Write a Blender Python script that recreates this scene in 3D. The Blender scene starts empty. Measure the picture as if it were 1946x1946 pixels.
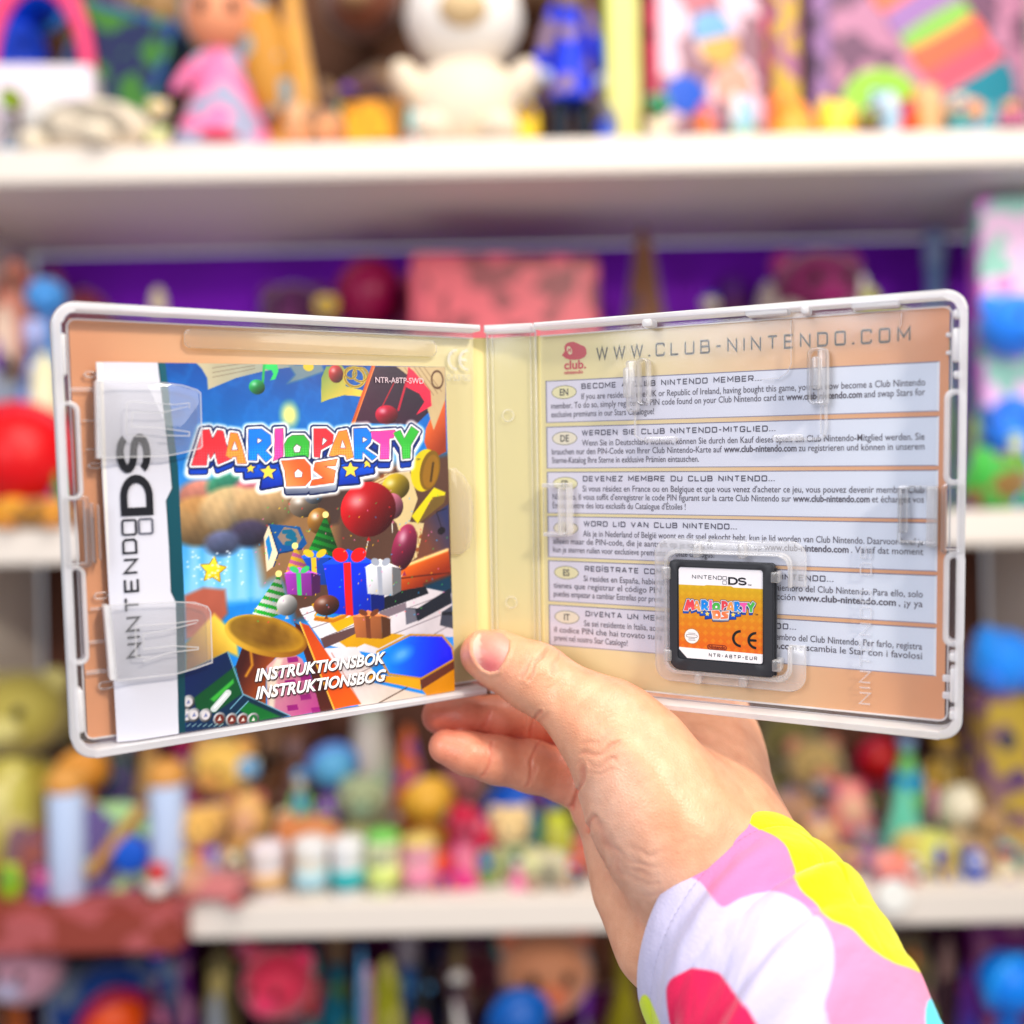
import bpy, bmesh, math, random
import numpy as np
from mathutils import Matrix, Vector
from mathutils.bvhtree import BVHTree

random.seed(7)
rng = np.random.default_rng(7)
scene = bpy.context.scene
COL = scene.collection
R = math.radians

# ------------------------------------------------------------------ camera
FPX, CEN = 1827.5, 973.0          # focal length and centre of the photograph, in its own pixels
ROLL = R(1.15)
CR = Matrix((( math.cos(ROLL), math.sin(ROLL), 0.0),
             ( 0.0, 0.0, -1.0),
             (-math.sin(ROLL), math.cos(ROLL), 0.0)))      # camera axes (right, up, back) in the room
cam_data = bpy.data.cameras.new('camera')
cam = bpy.data.objects.new('camera', cam_data)
COL.objects.link(cam)
cam.matrix_world = CR.to_4x4()
cam_data.sensor_width = 36.0
cam_data.lens = FPX / 1946.0 * 36.0
cam_data.clip_start = 0.02
cam_data.clip_end = 60.0
cam_data.dof.use_dof = True
cam_data.dof.focus_distance = 0.322
cam_data.dof.aperture_fstop = 3.75
scene.camera = cam

# ------------------------------------------------------------------ world + lamps + exposure
world = bpy.data.worlds.new('World')
scene.world = world
world.use_nodes = True
wb = world.node_tree.nodes['Background']
wb.inputs[0].default_value = (0.90, 0.92, 1.0, 1)
wb.inputs[1].default_value = 0.36

def area(name, loc, target, sx, sy, power, colr):
    d = bpy.data.lights.new(name, 'AREA')
    d.shape = 'RECTANGLE'; d.size = sx; d.size_y = sy
    d.energy = power; d.color = colr
    o = bpy.data.objects.new(name, d)
    COL.objects.link(o)
    o.location = loc
    o.rotation_euler = (Vector(target) - Vector(loc)).to_track_quat('-Z', 'Y').to_euler()
    return o
area('window_light', (0.86, -0.72, 0.86), (0.06, 0.34, -0.05), 0.16, 0.16, 20.0, (1.0, 0.89, 0.74))
area('ceiling_light', (0.30, 0.0, 1.85), (0.0, 1.3, -0.40), 2.0, 0.7, 46.0, (1.0, 0.95, 0.89))
area('shop_light', (-0.95, -1.0, 0.58), (0.02, 0.6, -0.05), 0.6, 0.9, 16.0, (0.95, 0.95, 1.0))
area('side_window', (1.0, -0.42, 0.50), (-0.03, 0.6, 0.0), 0.5, 0.8, 4.0, (1.0, 0.95, 0.88))

scene.view_settings.view_transform = 'Standard'
scene.view_settings.look = 'None'
scene.view_settings.exposure = 0.06
scene.view_settings.gamma = 1.0
scene.view_settings.use_curve_mapping = False
scene.cycles.use_denoising = True
scene.cycles.max_bounces = 10
scene.cycles.transparent_max_bounces = 24
scene.cycles.sample_clamp_indirect = 6.0
scene.cycles.caustics_reflective = False
scene.cycles.caustics_refractive = False
scene.cycles.blur_glossy = 0.5

# ------------------------------------------------------------------ helpers
MM = 0.001
def lin(c):
    return tuple(((v / 255) / 12.92 if v / 255 <= 0.04045 else ((v / 255 + 0.055) / 1.055) ** 2.4) for v in c)
def linarr(a):
    a = np.asarray(a, float) / 255.0
    return np.where(a <= 0.04045, a / 12.92, ((a + 0.055) / 1.055) ** 2.4)

def px_world(sx, sy, depth):
    return CR @ Vector(((sx - CEN) / FPX * depth, (CEN - sy) / FPX * depth, -depth))

def tag(o, label=None, cat=None, group=None, kind=None):
    if label: o['label'] = label
    if cat: o['category'] = cat
    if group: o['group'] = group
    if kind: o['kind'] = kind
    return o
def empty(name, loc=(0, 0, 0), parent=None):
    o = bpy.data.objects.new(name, None)
    o.empty_display_size = 0.02
    COL.objects.link(o); o.location = loc
    if parent: o.parent = parent
    return o
def link(name, me, mats, parent=None, smooth=False):
    if not isinstance(mats, (list, tuple)): mats = [mats]
    for m in mats: me.materials.append(m)
    if smooth:
        me.polygons.foreach_set('use_smooth', np.ones(len(me.polygons), bool))
    o = bpy.data.objects.new(name, me)
    COL.objects.link(o)
    if parent: o.parent = parent
    return o
def bm_obj(name, bm, mats, parent=None, smooth=False):
    me = bpy.data.meshes.new(name)
    bm.normal_update()
    bm.to_mesh(me); bm.free()
    return link(name, me, mats, parent, smooth)
def auto_smooth(o, ang=35):
    me = o.data
    me.polygons.foreach_set('use_smooth', np.ones(len(me.polygons), bool))
    bm = bmesh.new(); bm.from_mesh(me)
    for e in bm.edges:
        if len(e.link_faces) == 2:
            e.smooth = e.calc_face_angle(0) < R(ang)
        else:
            e.smooth = False
    bm.to_mesh(me); bm.free()
    return o

# ---- materials
def nodes_of(name):
    m = bpy.data.materials.new(name); m.use_nodes = True
    nt = m.node_tree
    return m, nt, nt.nodes, nt.links
_mats = {}
def paint_mat(rgb, rough=0.6, var=0.10, scale=14.0, spec=0.35, name=None, fuzz=0.0, patch=None):
    """plain coloured stuff with a little procedural unevenness"""
    key = (tuple(rgb), rough, var, scale, spec, fuzz, patch)
    if key in _mats: return _mats[key]
    m, nt, N, L = nodes_of(name or 'toy_colour')
    b = N['Principled BSDF']
    c = lin(rgb)
    tc = N.new('ShaderNodeTexCoord'); no = N.new('ShaderNodeTexNoise')
    no.inputs['Scale'].default_value = scale; no.inputs['Detail'].default_value = 4
    mx = N.new('ShaderNodeMix'); mx.data_type = 'RGBA'
    mx.inputs[6].default_value = (*[v * (1 - var) for v in c], 1)
    mx.inputs[7].default_value = (*[min(1, v * (1 + var)) for v in c], 1)
    L.new(tc.outputs['Object'], no.inputs['Vector'])
    L.new(no.outputs['Fac'], mx.inputs[0])
    last = mx.outputs[2]
    if patch:                      # printed or sewn patches of a second colour
        vo = N.new('ShaderNodeTexVoronoi'); vo.inputs['Scale'].default_value = 34.0; vo.inputs['Randomness'].default_value = 1.0
        sep = N.new('ShaderNodeSeparateColor'); L.new(vo.outputs['Color'], sep.inputs[0])
        gt = N.new('ShaderNodeMath'); gt.operation = 'GREATER_THAN'; gt.inputs[1].default_value = 0.62
        L.new(sep.outputs[0], gt.inputs[0])
        oi = N.new('ShaderNodeObjectInfo'); va = N.new('ShaderNodeVectorMath'); va.operation = 'ADD'
        gm = N.new('ShaderNodeNewGeometry'); L.new(gm.outputs['Position'], va.inputs[0]); L.new(oi.outputs['Random'], va.inputs[1])
        L.new(va.outputs[0], vo.inputs['Vector'])
        m2 = N.new('ShaderNodeMix'); m2.data_type = 'RGBA'; m2.inputs[7].default_value = (*lin(patch), 1)
        mu = N.new('ShaderNodeMath'); mu.operation = 'MULTIPLY'; mu.inputs[1].default_value = .75
        L.new(gt.outputs[0], mu.inputs[0]); L.new(mu.outputs[0], m2.inputs[0]); L.new(last, m2.inputs[6]); last = m2.outputs[2]
    L.new(last, b.inputs['Base Color'])
    b.inputs['Roughness'].default_value = rough
    b.inputs['Specular IOR Level'].default_value = spec
    if fuzz:
        b.inputs['Sheen Weight'].default_value = fuzz
    _mats[key] = m
    return m

def print_mat(name, rough=0.35, spec=0.4, coat=0.0):
    m, nt, N, L = nodes_of(name)
    b = N['Principled BSDF']
    at = N.new('ShaderNodeAttribute'); at.attribute_name = 'Col'
    L.new(at.outputs['Color'], b.inputs['Base Color'])
    no = N.new('ShaderNodeTexNoise'); no.inputs['Scale'].default_value = 900
    tc = N.new('ShaderNodeTexCoord'); L.new(tc.outputs['Object'], no.inputs['Vector'])
    bp = N.new('ShaderNodeBump'); bp.inputs['Strength'].default_value = 0.03; bp.inputs['Distance'].default_value = 0.0005
    L.new(no.outputs['Fac'], bp.inputs['Height']); L.new(bp.outputs['Normal'], b.inputs['Normal'])
    b.inputs['Roughness'].default_value = rough
    b.inputs['Specular IOR Level'].default_value = spec
    b.inputs['Coat Weight'].default_value = coat
    b.inputs['Coat Roughness'].default_value = 0.12
    return m
M_PRINT = print_mat('printed_paper', 0.42, 0.3)
M_GLOSSPRINT = print_mat('glossy_printed_cover', 0.25, 0.5, 0.25)

def clear_mat(name, haze=0.05, tint=(0.97, 0.98, 1.0), rough=0.06, edge=0.0, gloss=1.0):
    """thin clear plastic: straight-through view, fresnel gloss, a trace of milky haze"""
    m, nt, N, L = nodes_of(name)
    N.remove(N['Principled BSDF'])
    out = N['Material Output']
    tr = N.new('ShaderNodeBsdfTransparent'); tr.inputs[0].default_value = (*tint, 1)
    df = N.new('ShaderNodeBsdfDiffuse'); df.inputs[0].default_value = (0.96, 0.96, 0.98, 1)
    tl = N.new('ShaderNodeBsdfTranslucent'); tl.inputs[0].default_value = (0.96, 0.96, 0.98, 1)
    ad = N.new('ShaderNodeMixShader'); ad.inputs[0].default_value = 0.4
    L.new(df.outputs[0], ad.inputs[1]); L.new(tl.outputs[0], ad.inputs[2])
    lw = N.new('ShaderNodeLayerWeight'); lw.inputs[0].default_value = 0.45
    tc = N.new('ShaderNodeTexCoord'); no = N.new('ShaderNodeTexNoise')
    no.inputs['Scale'].default_value = 60; no.inputs['Detail'].default_value = 5
    L.new(tc.outputs['Object'], no.inputs['Vector'])
    mr = N.new('ShaderNodeMapRange'); mr.inputs[3].default_value = haze * 0.7; mr.inputs[4].default_value = haze * 1.3
    L.new(no.outputs['Fac'], mr.inputs[0])
    mad = N.new('ShaderNodeMath'); mad.operation = 'MULTIPLY_ADD'
    mad.inputs[1].default_value = edge
    L.new(lw.outputs['Facing'], mad.inputs[0]); L.new(mr.outputs[0], mad.inputs[2])
    m1 = N.new('ShaderNodeMixShader')
    L.new(mad.outputs[0], m1.inputs[0]); L.new(tr.outputs[0], m1.inputs[1]); L.new(ad.outputs[0], m1.inputs[2])
    gl = N.new('ShaderNodeBsdfGlossy'); gl.inputs['Roughness'].default_value = rough
    lw2 = N.new('ShaderNodeLayerWeight'); lw2.inputs[0].default_value = 0.5
    pw = N.new('ShaderNodeMath'); pw.operation = 'POWER'; pw.inputs[1].default_value = 5.0
    L.new(lw2.outputs['Facing'], pw.inputs[0])
    fr = N.new('ShaderNodeMath'); fr.operation = 'MULTIPLY_ADD'; fr.inputs[1].default_value = 0.8; fr.inputs[2].default_value = 0.04
    L.new(pw.outputs[0], fr.inputs[0])
    bp = N.new('ShaderNodeBump'); bp.inputs['Strength'].default_value = 0.12; bp.inputs['Distance'].default_value = 0.001
    no2 = N.new('ShaderNodeTexNoise'); no2.inputs['Scale'].default_value = 45
    L.new(tc.outputs['Object'], no2.inputs['Vector']); L.new(no2.outputs['Fac'], bp.inputs['Height'])
    L.new(bp.outputs['Normal'], gl.inputs['Normal'])
    fm = N.new('ShaderNodeMath'); fm.operation = 'MULTIPLY'; fm.inputs[1].default_value = gloss
    L.new(fr.outputs[0], fm.inputs[0])
    m2 = N.new('ShaderNodeMixShader')
    L.new(fm.outputs[0], m2.inputs[0]); L.new(m1.outputs[0], m2.inputs[1]); L.new(gl.outputs[0], m2.inputs[2])
    L.new(m2.outputs[0], out.inputs[0])
    return m
M_CLEAR = clear_mat('clear_case_plastic', 0.04, edge=0.10, rough=0.12, gloss=.7)
M_CLIP = clear_mat('clear_clip_plastic', 0.065, tint=(1, 1, 1), edge=0.5, rough=0.05, gloss=1.6)
M_TRAYP = clear_mat('milky_tray_plastic', 0.24, tint=(1, 1, 1), edge=0.35, rough=0.15)
M_FROST = clear_mat('frosted_rim_plastic', 0.60, tint=(0.95, 0.95, 0.98), edge=0.25, rough=0.22)
M_RELIEF = clear_mat('raised_clear_lettering', 0.30, edge=0.3, rough=0.08)

# ---- mesh buffer with a colour per vertex
class Buf:
    def __init__(s): s.v = []; s.f = []; s.c = []
    def poly(s, pts, col):
        n = len(s.v)
        s.v += [tuple(p) for p in pts]; s.c += [col] * len(pts)
        s.f.append(tuple(range(n, n + len(pts))))
    def mesh(s, V, F, col):
        n = len(s.v)
        s.v += [tuple(p) for p in V]; s.c += [col] * len(V)
        s.f += [tuple(i + n for i in f) for f in F]
    def build(s, name, mat, parent=None, scale=MM):
        me = bpy.data.meshes.new(name)
        me.from_pydata([(x * scale, y * scale, z * scale) for x, y, z in s.v], [], s.f)
        a = me.color_attributes.new('Col', 'FLOAT_COLOR', 'POINT')
        cc = np.ones((len(s.v), 4), np.float32); cc[:, :3] = np.array([lin(c) for c in s.c])
        a.data.foreach_set('color', cc.ravel())
        return link(name, me, mat, parent)

# ---- outlines in the plane (mm)
def rrect(x0, y0, x1, y1, r, n=6, corners=(1, 1, 1, 1)):
    """rounded rectangle, counter-clockwise from lower left; corners = ll, lr, ur, ul"""
    pts = []
    for k, (cx, cy, a0) in enumerate(((x0, y0, 180), (x1, y0, 270), (x1, y1, 0), (x0, y1, 90))):
        if not corners[k] or r <= 0:
            pts.append((cx, cy)); continue
        ox = cx + (r if cx == x0 else -r); oy = cy + (r if cy == y0 else -r)
        for i in range(n + 1):
            a = R(a0 + 90 * i / n)
            pts.append((ox + r * math.cos(a), oy + r * math.sin(a)))
    return pts
def prism_bm(bm, pts, z0, z1, bevel=0.0, seg=2):
    """solid with the given outline (mm) from z0 to z1"""
    vb = [bm.verts.new((x * MM, y * MM, z0 * MM)) for x, y in pts]
    vt = [bm.verts.new((x * MM, y * MM, z1 * MM)) for x, y in pts]
    ft = bm.faces.new(vt); bm.faces.new(vb[::-1])
    n = len(pts)
    for i in range(n):
        bm.faces.new((vb[i], vb[(i + 1) % n], vt[(i + 1) % n], vt[i]))
    if bevel > 0:
        bmesh.ops.bevel(bm, geom=[e for e in ft.edges], offset=bevel * MM, segments=seg, affect='EDGES', profile=0.5, clamp_overlap=True)
def ring_bm(bm, outer, inner, z0, z1, bevel=0.0):
    n = len(outer)
    L = []
    for pts, z in ((outer, z0), (outer, z1), (inner, z1), (inner, z0)):
        L.append([bm.verts.new((x * MM, y * MM, z * MM)) for x, y in pts])
    top = []
    for a in range(4):
        A, B = L[a], L[(a + 1) % 4]
        for i in range(n):
            bm.faces.new((A[i], A[(i + 1) % n], B[(i + 1) % n], B[i]))
    if bevel > 0:
        bm.edges.ensure_lookup_table()
        es = []
        for lp in (L[1], L[2]):
            for i in range(n):
                e = bm.edges.get((lp[i], lp[(i + 1) % n]))
                if e: es.append(e)
        bmesh.ops.bevel(bm, geom=es, offset=bevel * MM, segments=2, affect='EDGES', profile=0.5, clamp_overlap=True)
def box_pts(x0, y0, x1, y1):
    return [(min(x0, x1), min(y0, y1)), (max(x0, x1), min(y0, y1)), (max(x0, x1), max(y0, y1)), (min(x0, x1), max(y0, y1))]
def ccw(pts):
    a = sum(pts[i][0] * pts[(i + 1) % len(pts)][1] - pts[(i + 1) % len(pts)][0] * pts[i][1] for i in range(len(pts)))
    return list(pts) if a > 0 else list(pts)[::-1]

# ---- lettering: square stroke letters
_C = [(.85, .74), (.85, .9), (.75, 1), (.1, 1), (0, .9), (0, .1), (.1, 0), (.75, 0), (.85, .1), (.85, .26)]
GL = {
 'A': (.92, [[(0, 0), (.40, 1), (.52, 1), (.92, 0)], [(.16, .33), (.76, .33)]]),
 'B': (.85, [[(0, .52), (0, 1), (.7, 1), (.8, .9), (.8, .6), (.72, .52)], [(0, .52), (.74, .52), (.85, .42), (.85, .1), (.75, 0), (0, 0), (0, .52)]]),
 'C': (.85, [_C]),
 'D': (.87, [[(0, .5), (0, 1), (.72, 1), (.87, .85), (.87, .15), (.72, 0), (0, 0), (0, .5)]]),
 'E': (.78, [[(.78, 1), (0, 1), (0, 0), (.78, 0)], [(0, .5), (.70, .5)]]),
 'G': (.86, [_C[:-1] + [(.85, .45), (.48, .45)]]),
 'I': (.0, [[(0, 0), (0, 1)]]),
 'Í': (.0, [[(0, 0), (0, 1)], [(-.08, 1.16), (.14, 1.32)]]),
 'K': (.85, [[(0, 0), (0, 1)], [(.82, 1), (.1, .5), (.85, 0)]]),
 'L': (.75, [[(0, 1), (0, 0), (.75, 0)]]),
 'M': (1.0, [[(0, 0), (0, 1), (.5, .3), (1, 1), (1, 0)]]),
 'N': (.86, [[(0, 0), (0, 1), (.86, 0), (.86, 1)]]),
 'O': (.88, [[(.1, 0), (0, .1), (0, .9), (.1, 1), (.78, 1), (.88, .9), (.88, .1), (.78, 0), (.1, 0)]]),
 'P': (.85, [[(0, 0), (0, 1), (.75, 1), (.85, .9), (.85, .52), (.75, .42), (0, .42)]]),
 'R': (.86, [[(0, 0), (0, 1), (.75, 1), (.85, .9), (.85, .52), (.75, .42), (0, .42)], [(.42, .42), (.86, 0)]]),
 'S': (.84, [[(.82, .76), (.82, .92), (.74, 1), (.08, 1), (0, .92), (0, .6), (.08, .52), (.76, .52), (.84, .44), (.84, .08), (.76, 0), (.08, 0), (0, .08), (0, .24)]]),
 'T': (.86, [[(0, 1), (.86, 1)], [(.43, 1), (.43, 0)]]),
 'U': (.88, [[(0, 1), (0, .1), (.1, 0), (.78, 0), (.88, .1), (.88, 1)]]),
 'V': (.9, [[(0, 1), (.45, 0), (.9, 1)]]),
 'W': (1.2, [[(0, 1), (.3, 0), (.6, 1), (.9, 0), (1.2, 1)]]),
 '.': (.0, [[(0, -.05), (0, .10)]]),
 '-': (.42, [[(0, .47), (.42, .47)]]),
 '8': (.8, [[(.1, .5), (0, .6), (0, .92), (.1, 1), (.7, 1), (.8, .92), (.8, .6), (.7, .5), (.1, .5), (0, .4), (0, .08), (.1, 0), (.7, 0), (.8, .08), (.8, .4), (.7, .5)]]),
 '3': (.8, [[(0, .82), (.1, 1), (.7, 1), (.8, .9), (.8, .6), (.65, .52), (.25, .52)], [(.65, .52), (.8, .42), (.8, .1), (.7, 0), (.1, 0), (0, .18)]]),
 '6': (.8, [[(.78, .9), (.7, 1), (.1, 1), (0, .9), (0, .1), (.1, 0), (.7, 0), (.8, .1), (.8, .45), (.7, .53), (0, .53)]]),
 '7': (.8, [[(0, 1), (.8, 1), (.3, 0)]]),
 '0': (.8, [[(.1, 0), (0, .1), (0, .9), (.1, 1), (.7, 1), (.8, .9), (.8, .1), (.7, 0), (.1, 0)]]),
 ' ': (.42, []),
}
def thick(pl, w):
    """polyline -> mitred strip as quads"""
    pl = [np.array(p, float) for p in pl]
    closed = np.allclose(pl[0], pl[-1])
    if closed: pl = pl[:-1]
    n = len(pl); A = []; B = []
    for i in range(n):
        p = pl[i]
        d0 = pl[i] - pl[i - 1] if (i > 0 or closed) else None
        d1 = pl[(i + 1) % n] - pl[i] if (i < n - 1 or closed) else None
        if d0 is None: d0 = d1
        if d1 is None: d1 = d0
        d0 = d0 / (np.linalg.norm(d0) + 1e-9); d1 = d1 / (np.linalg.norm(d1) + 1e-9)
        n0 = np.array((-d0[1], d0[0])); n1 = np.array((-d1[1], d1[0]))
        m = n0 + n1; m /= (np.linalg.norm(m) + 1e-9)
        k = w / 2 / max(0.45, float(m @ n0))
        A.append(p + m * k); B.append(p - m * k)
    V = A + B; F = []
    for i in range(n if closed else n - 1):
        j = (i + 1) % n
        F.append((n + i, n + j, j, i))
    return V, F
def stroke_text(s, weight=0.15, gap=0.26):
    """returns verts, faces with cap height 1 starting at x = 0, and the width"""
    V = []; F = []; x = weight / 2
    for ch in s:
        wd, strokes = GL[ch]
        for st in strokes:
            w = weight * (1.35 if ch == '.' else 1.0)
            v, f = thick([(px * (1 - weight) / 1.0 + x if False else px + x, weight / 2 + py * (1 - weight)) for px, py in st], w)
            n = len(V); V += v; F += [tuple(i + n for i in q) for q in f]
        x += wd + weight + gap
    return V, F, x - gap - weight / 2
_ft = {}
def font_text(s, bold=0.0, shear=0.0):
    """text of the built-in font as flat verts, faces, width (size 1)"""
    key = (s, bold, shear)
    if key in _ft: return _ft[key]
    cu = bpy.data.curves.new('text', 'FONT')
    cu.body = s; cu.size = 1.0; cu.resolution_u = 3; cu.offset = bold; cu.shear = shear
    o = bpy.data.objects.new('text', cu); COL.objects.link(o)
    dg = bpy.context.evaluated_depsgraph_get()
    me = o.evaluated_get(dg).to_mesh()
    V = [(v.co.x, v.co.y) for v in me.vertices]; F = [tuple(p.vertices) for p in me.polygons]
    o.evaluated_get(dg).to_mesh_clear()
    bpy.data.objects.remove(o); bpy.data.curves.remove(cu)
    _ft[key] = (V, F, max([v[0] for v in V] or [0.3]))
    return _ft[key]
_capV = font_text('H')[0]
CAPH = max(v[1] for v in _capV)
def put_text(buf, parts, x0, x1, y, cap, z, col, gap=0.27, width=None):
    """parts = [(string, bold?)] laid out left to right and fitted between x0 and x1 (or given a width factor)"""
    xs = 0; items = []
    for s, b in parts:
        V, F, w = font_text(s, 0.026 if b else 0.006)
        lead = min([v[0] for v in V] or [0])
        items.append((V, F, xs - lead)); xs += w - lead + gap
    xs -= gap
    k = cap / CAPH
    kx = (x1 - x0) / xs if width is None else k * width
    for V, F, dx in items:
        buf.mesh([(x0 + (vx + dx) * kx, y + vy * k, z) for vx, vy in V], F, col)
    return x0 + xs * kx
def put_stroke(buf, s, x0, x1, y, cap, z, col, weight=0.15, gap=0.26):
    V, F, w = stroke_text(s, weight, gap)
    kx = (x1 - x0) / w
    buf.mesh([(x0 + vx * kx, y + vy * cap, z) for vx, vy in V], F, col)

# ================================================================== shelving with toys, out of focus behind
SH_FRONT, SH_BACK = 1.25, 1.585
SHELF_Z = (0.484, -0.010, -0.500, -0.992)
_sh = {}
def uv_sphere():
    if 'sph' not in _sh:
        me = bpy.data.meshes.new('ball'); bm = bmesh.new()
        bmesh.ops.create_uvsphere(bm, u_segments=20, v_segments=12, radius=1.0)
        for f in bm.faces: f.smooth = True
        bm.to_mesh(me); bm.free(); me.materials.append(None); _sh['sph'] = me
    return _sh['sph']
def lathe(key, prof, n=20):
    """solid of revolution, profile (r, z)"""
    if key not in _sh:
        bm = bmesh.new(); rings = []
        for r, z in prof:
            rings.append([bm.verts.new((r * math.cos(2 * math.pi * i / n), r * math.sin(2 * math.pi * i / n), z)) for i in range(n)])
        for a, b in zip(rings, rings[1:]):
            for i in range(n): bm.faces.new((a[i], a[(i + 1) % n], b[(i + 1) % n], b[i])).smooth = True
        bm.faces.new(rings[0][::-1]); bm.faces.new(rings[-1])
        me = bpy.data.meshes.new(key); bm.to_mesh(me); bm.free(); me.materials.append(None); _sh[key] = me
    return _sh[key]
def soft_box():
    if 'box' not in _sh:
        me = bpy.data.meshes.new('block'); bm = bmesh.new()
        bmesh.ops.create_cube(bm, size=1.0)
        bmesh.ops.bevel(bm, geom=list(bm.edges), offset=0.035, segments=2, affect='EDGES', profile=0.5)
        bm.to_mesh(me); bm.free(); me.materials.append(None); _sh['box'] = me
    return _sh['box']
def ring_mesh(arc=360.0, thick_=0.22):
    key = 'ring%d_%d' % (arc, thick_ * 100)
    if key not in _sh:
        bm = bmesh.new(); n, k = 24, 8; rings = []
        for i in range(n + 1):
            a = R(arc) * i / n
            rings.append([bm.verts.new(((1 + thick_ * math.cos(t)) * math.cos(a), thick_ * math.sin(t), (1 + thick_ * math.cos(t)) * math.sin(a)))
                          for t in [2 * math.pi * j / k for j in range(k)]])
        for a, b in zip(rings, rings[1:]):
            for j in range(k): bm.faces.new((a[j], b[j], b[(j + 1) % k], a[(j + 1) % k])).smooth = True
        if arc < 359:
            bm.faces.new(rings[0]); bm.faces.new(rings[-1][::-1])
        me = bpy.data.meshes.new('hoop'); bm.to_mesh(me); bm.free(); me.materials.append(None); _sh[key] = me
    return _sh[key]
DRESS = [(.30, 1.0), (.36, .86), (.55, .55), (.82, .2), (1.0, .03), (.96, 0)][::-1]
CUP = [(.72, 0), (.76, .02), (.97, .94), (1.0, 1.0)]
BOTTLE = [(.9, 0), (1.0, .05), (1.0, .6), (.85, .74), (.42, .86), (.40, 1.0)]
EGG = [(.45, 0), (.78, .08), (1.0, .36), (.93, .62), (.66, .86), (.28, .98), (.05, 1.0)]
TUBE = [(1.0, 0), (1.0, 1.0)]
CONE = [(1.0, 0), (.97, .05), (.6, .5), (.2, .93), (.06, 1.0)]
PATCH = [None]
def part(name, me, parent, rgb, loc, sc, rot=(0, 0, 0), rough=0.6, fuzz=0.0):
    o = bpy.data.objects.new(name, me); COL.objects.link(o)
    o.parent = parent; o.location = loc; o.scale = sc; o.rotation_euler = rot
    o.material_slots[0].link = 'OBJECT'
    o.material_slots[0].material = paint_mat(rgb, rough, fuzz=fuzz, patch=PATCH[0] if name in ('body', 'dress', 'coat', 'carton', 'front_panel', 'hair', 'arm', 'cup', 'wrapper', 'gate') else None)
    return o

# ---- the shelving unit
M_WHITE = paint_mat((232, 222, 212), 0.45, 0.03, 3.0, name='white_shelf_paint')
M_PURPLE = paint_mat((84, 0, 146), 0.8, 0.12, 2.0, name='purple_backing')
M_RUST = paint_mat((148, 62, 50), 0.7, 0.2, 5.0, name='rust_red_paint', patch=(190, 96, 100))
unit = empty('shelving_unit', (0, SH_FRONT, -1.1))
tag(unit, 'white shelving unit with purple and brown backing, crowded with toys', 'shelving unit')
def ubox(name, x0, x1, y0, y1, z0, z1, m, bev=3):
    bm = bmesh.new()
    prism_bm(bm, box_pts(x0 * 1000, y0 * 1000, x1 * 1000, y1 * 1000), z0 * 1000, z1 * 1000)
    bmesh.ops.bevel(bm, geom=list(bm.edges), offset=bev * MM, segments=2, affect='EDGES')
    o = bm_obj(name, bm, m, unit); o.matrix_parent_inverse = unit.matrix_world.inverted() if False else Matrix.Translation(-Vector(unit.location))
    return o
ubox('side_panel', -0.810, -0.780, SH_FRONT + .004, SH_BACK, -1.1, 1.0, M_WHITE)
ubox('side_panel', 0.780, 0.810, SH_FRONT + .004, SH_BACK, -1.1, 1.0, M_WHITE)
for (za, zb, c_) in ((.484, 1.0, (96, 60, 40)), (-.010, .438, (118, 0, 186)), (-.500, -.056, (98, 60, 46)), (-1.1, -.546, (84, 6, 70))):
    ubox('back_panel', -0.778, 0.778, SH_BACK + .002, SH_BACK + .014, za + .002, zb - .002, paint_mat(c_, .8, .3, 5.0, name='backing_board'))
for z in SHELF_Z:
    x0 = -0.43 if abs(z + .5) < .01 else -0.7795
    ubox('shelf_board', x0, 0.7795, SH_FRONT - .004, SH_BACK - .004, z - .046, z, M_WHITE, 4)
o = ubox('shelf_board', -0.7795, -0.4305, SH_FRONT - .03, SH_BACK - .004, -.552, -.496, M_RUST, 6)
tag(o, 'rust red end of the lower shelf')
for sx, sy in ((1695, 1700),):
    p = px_world(sx, sy, SH_FRONT - .012)
    k = part('price_disc', lathe('disc', [(.9, 0), (1, .1), (1, .9), (.9, 1)]), unit, (250, 248, 240), p - unit.location, (.021, .021, .008), (R(90), 0, 0))

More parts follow.
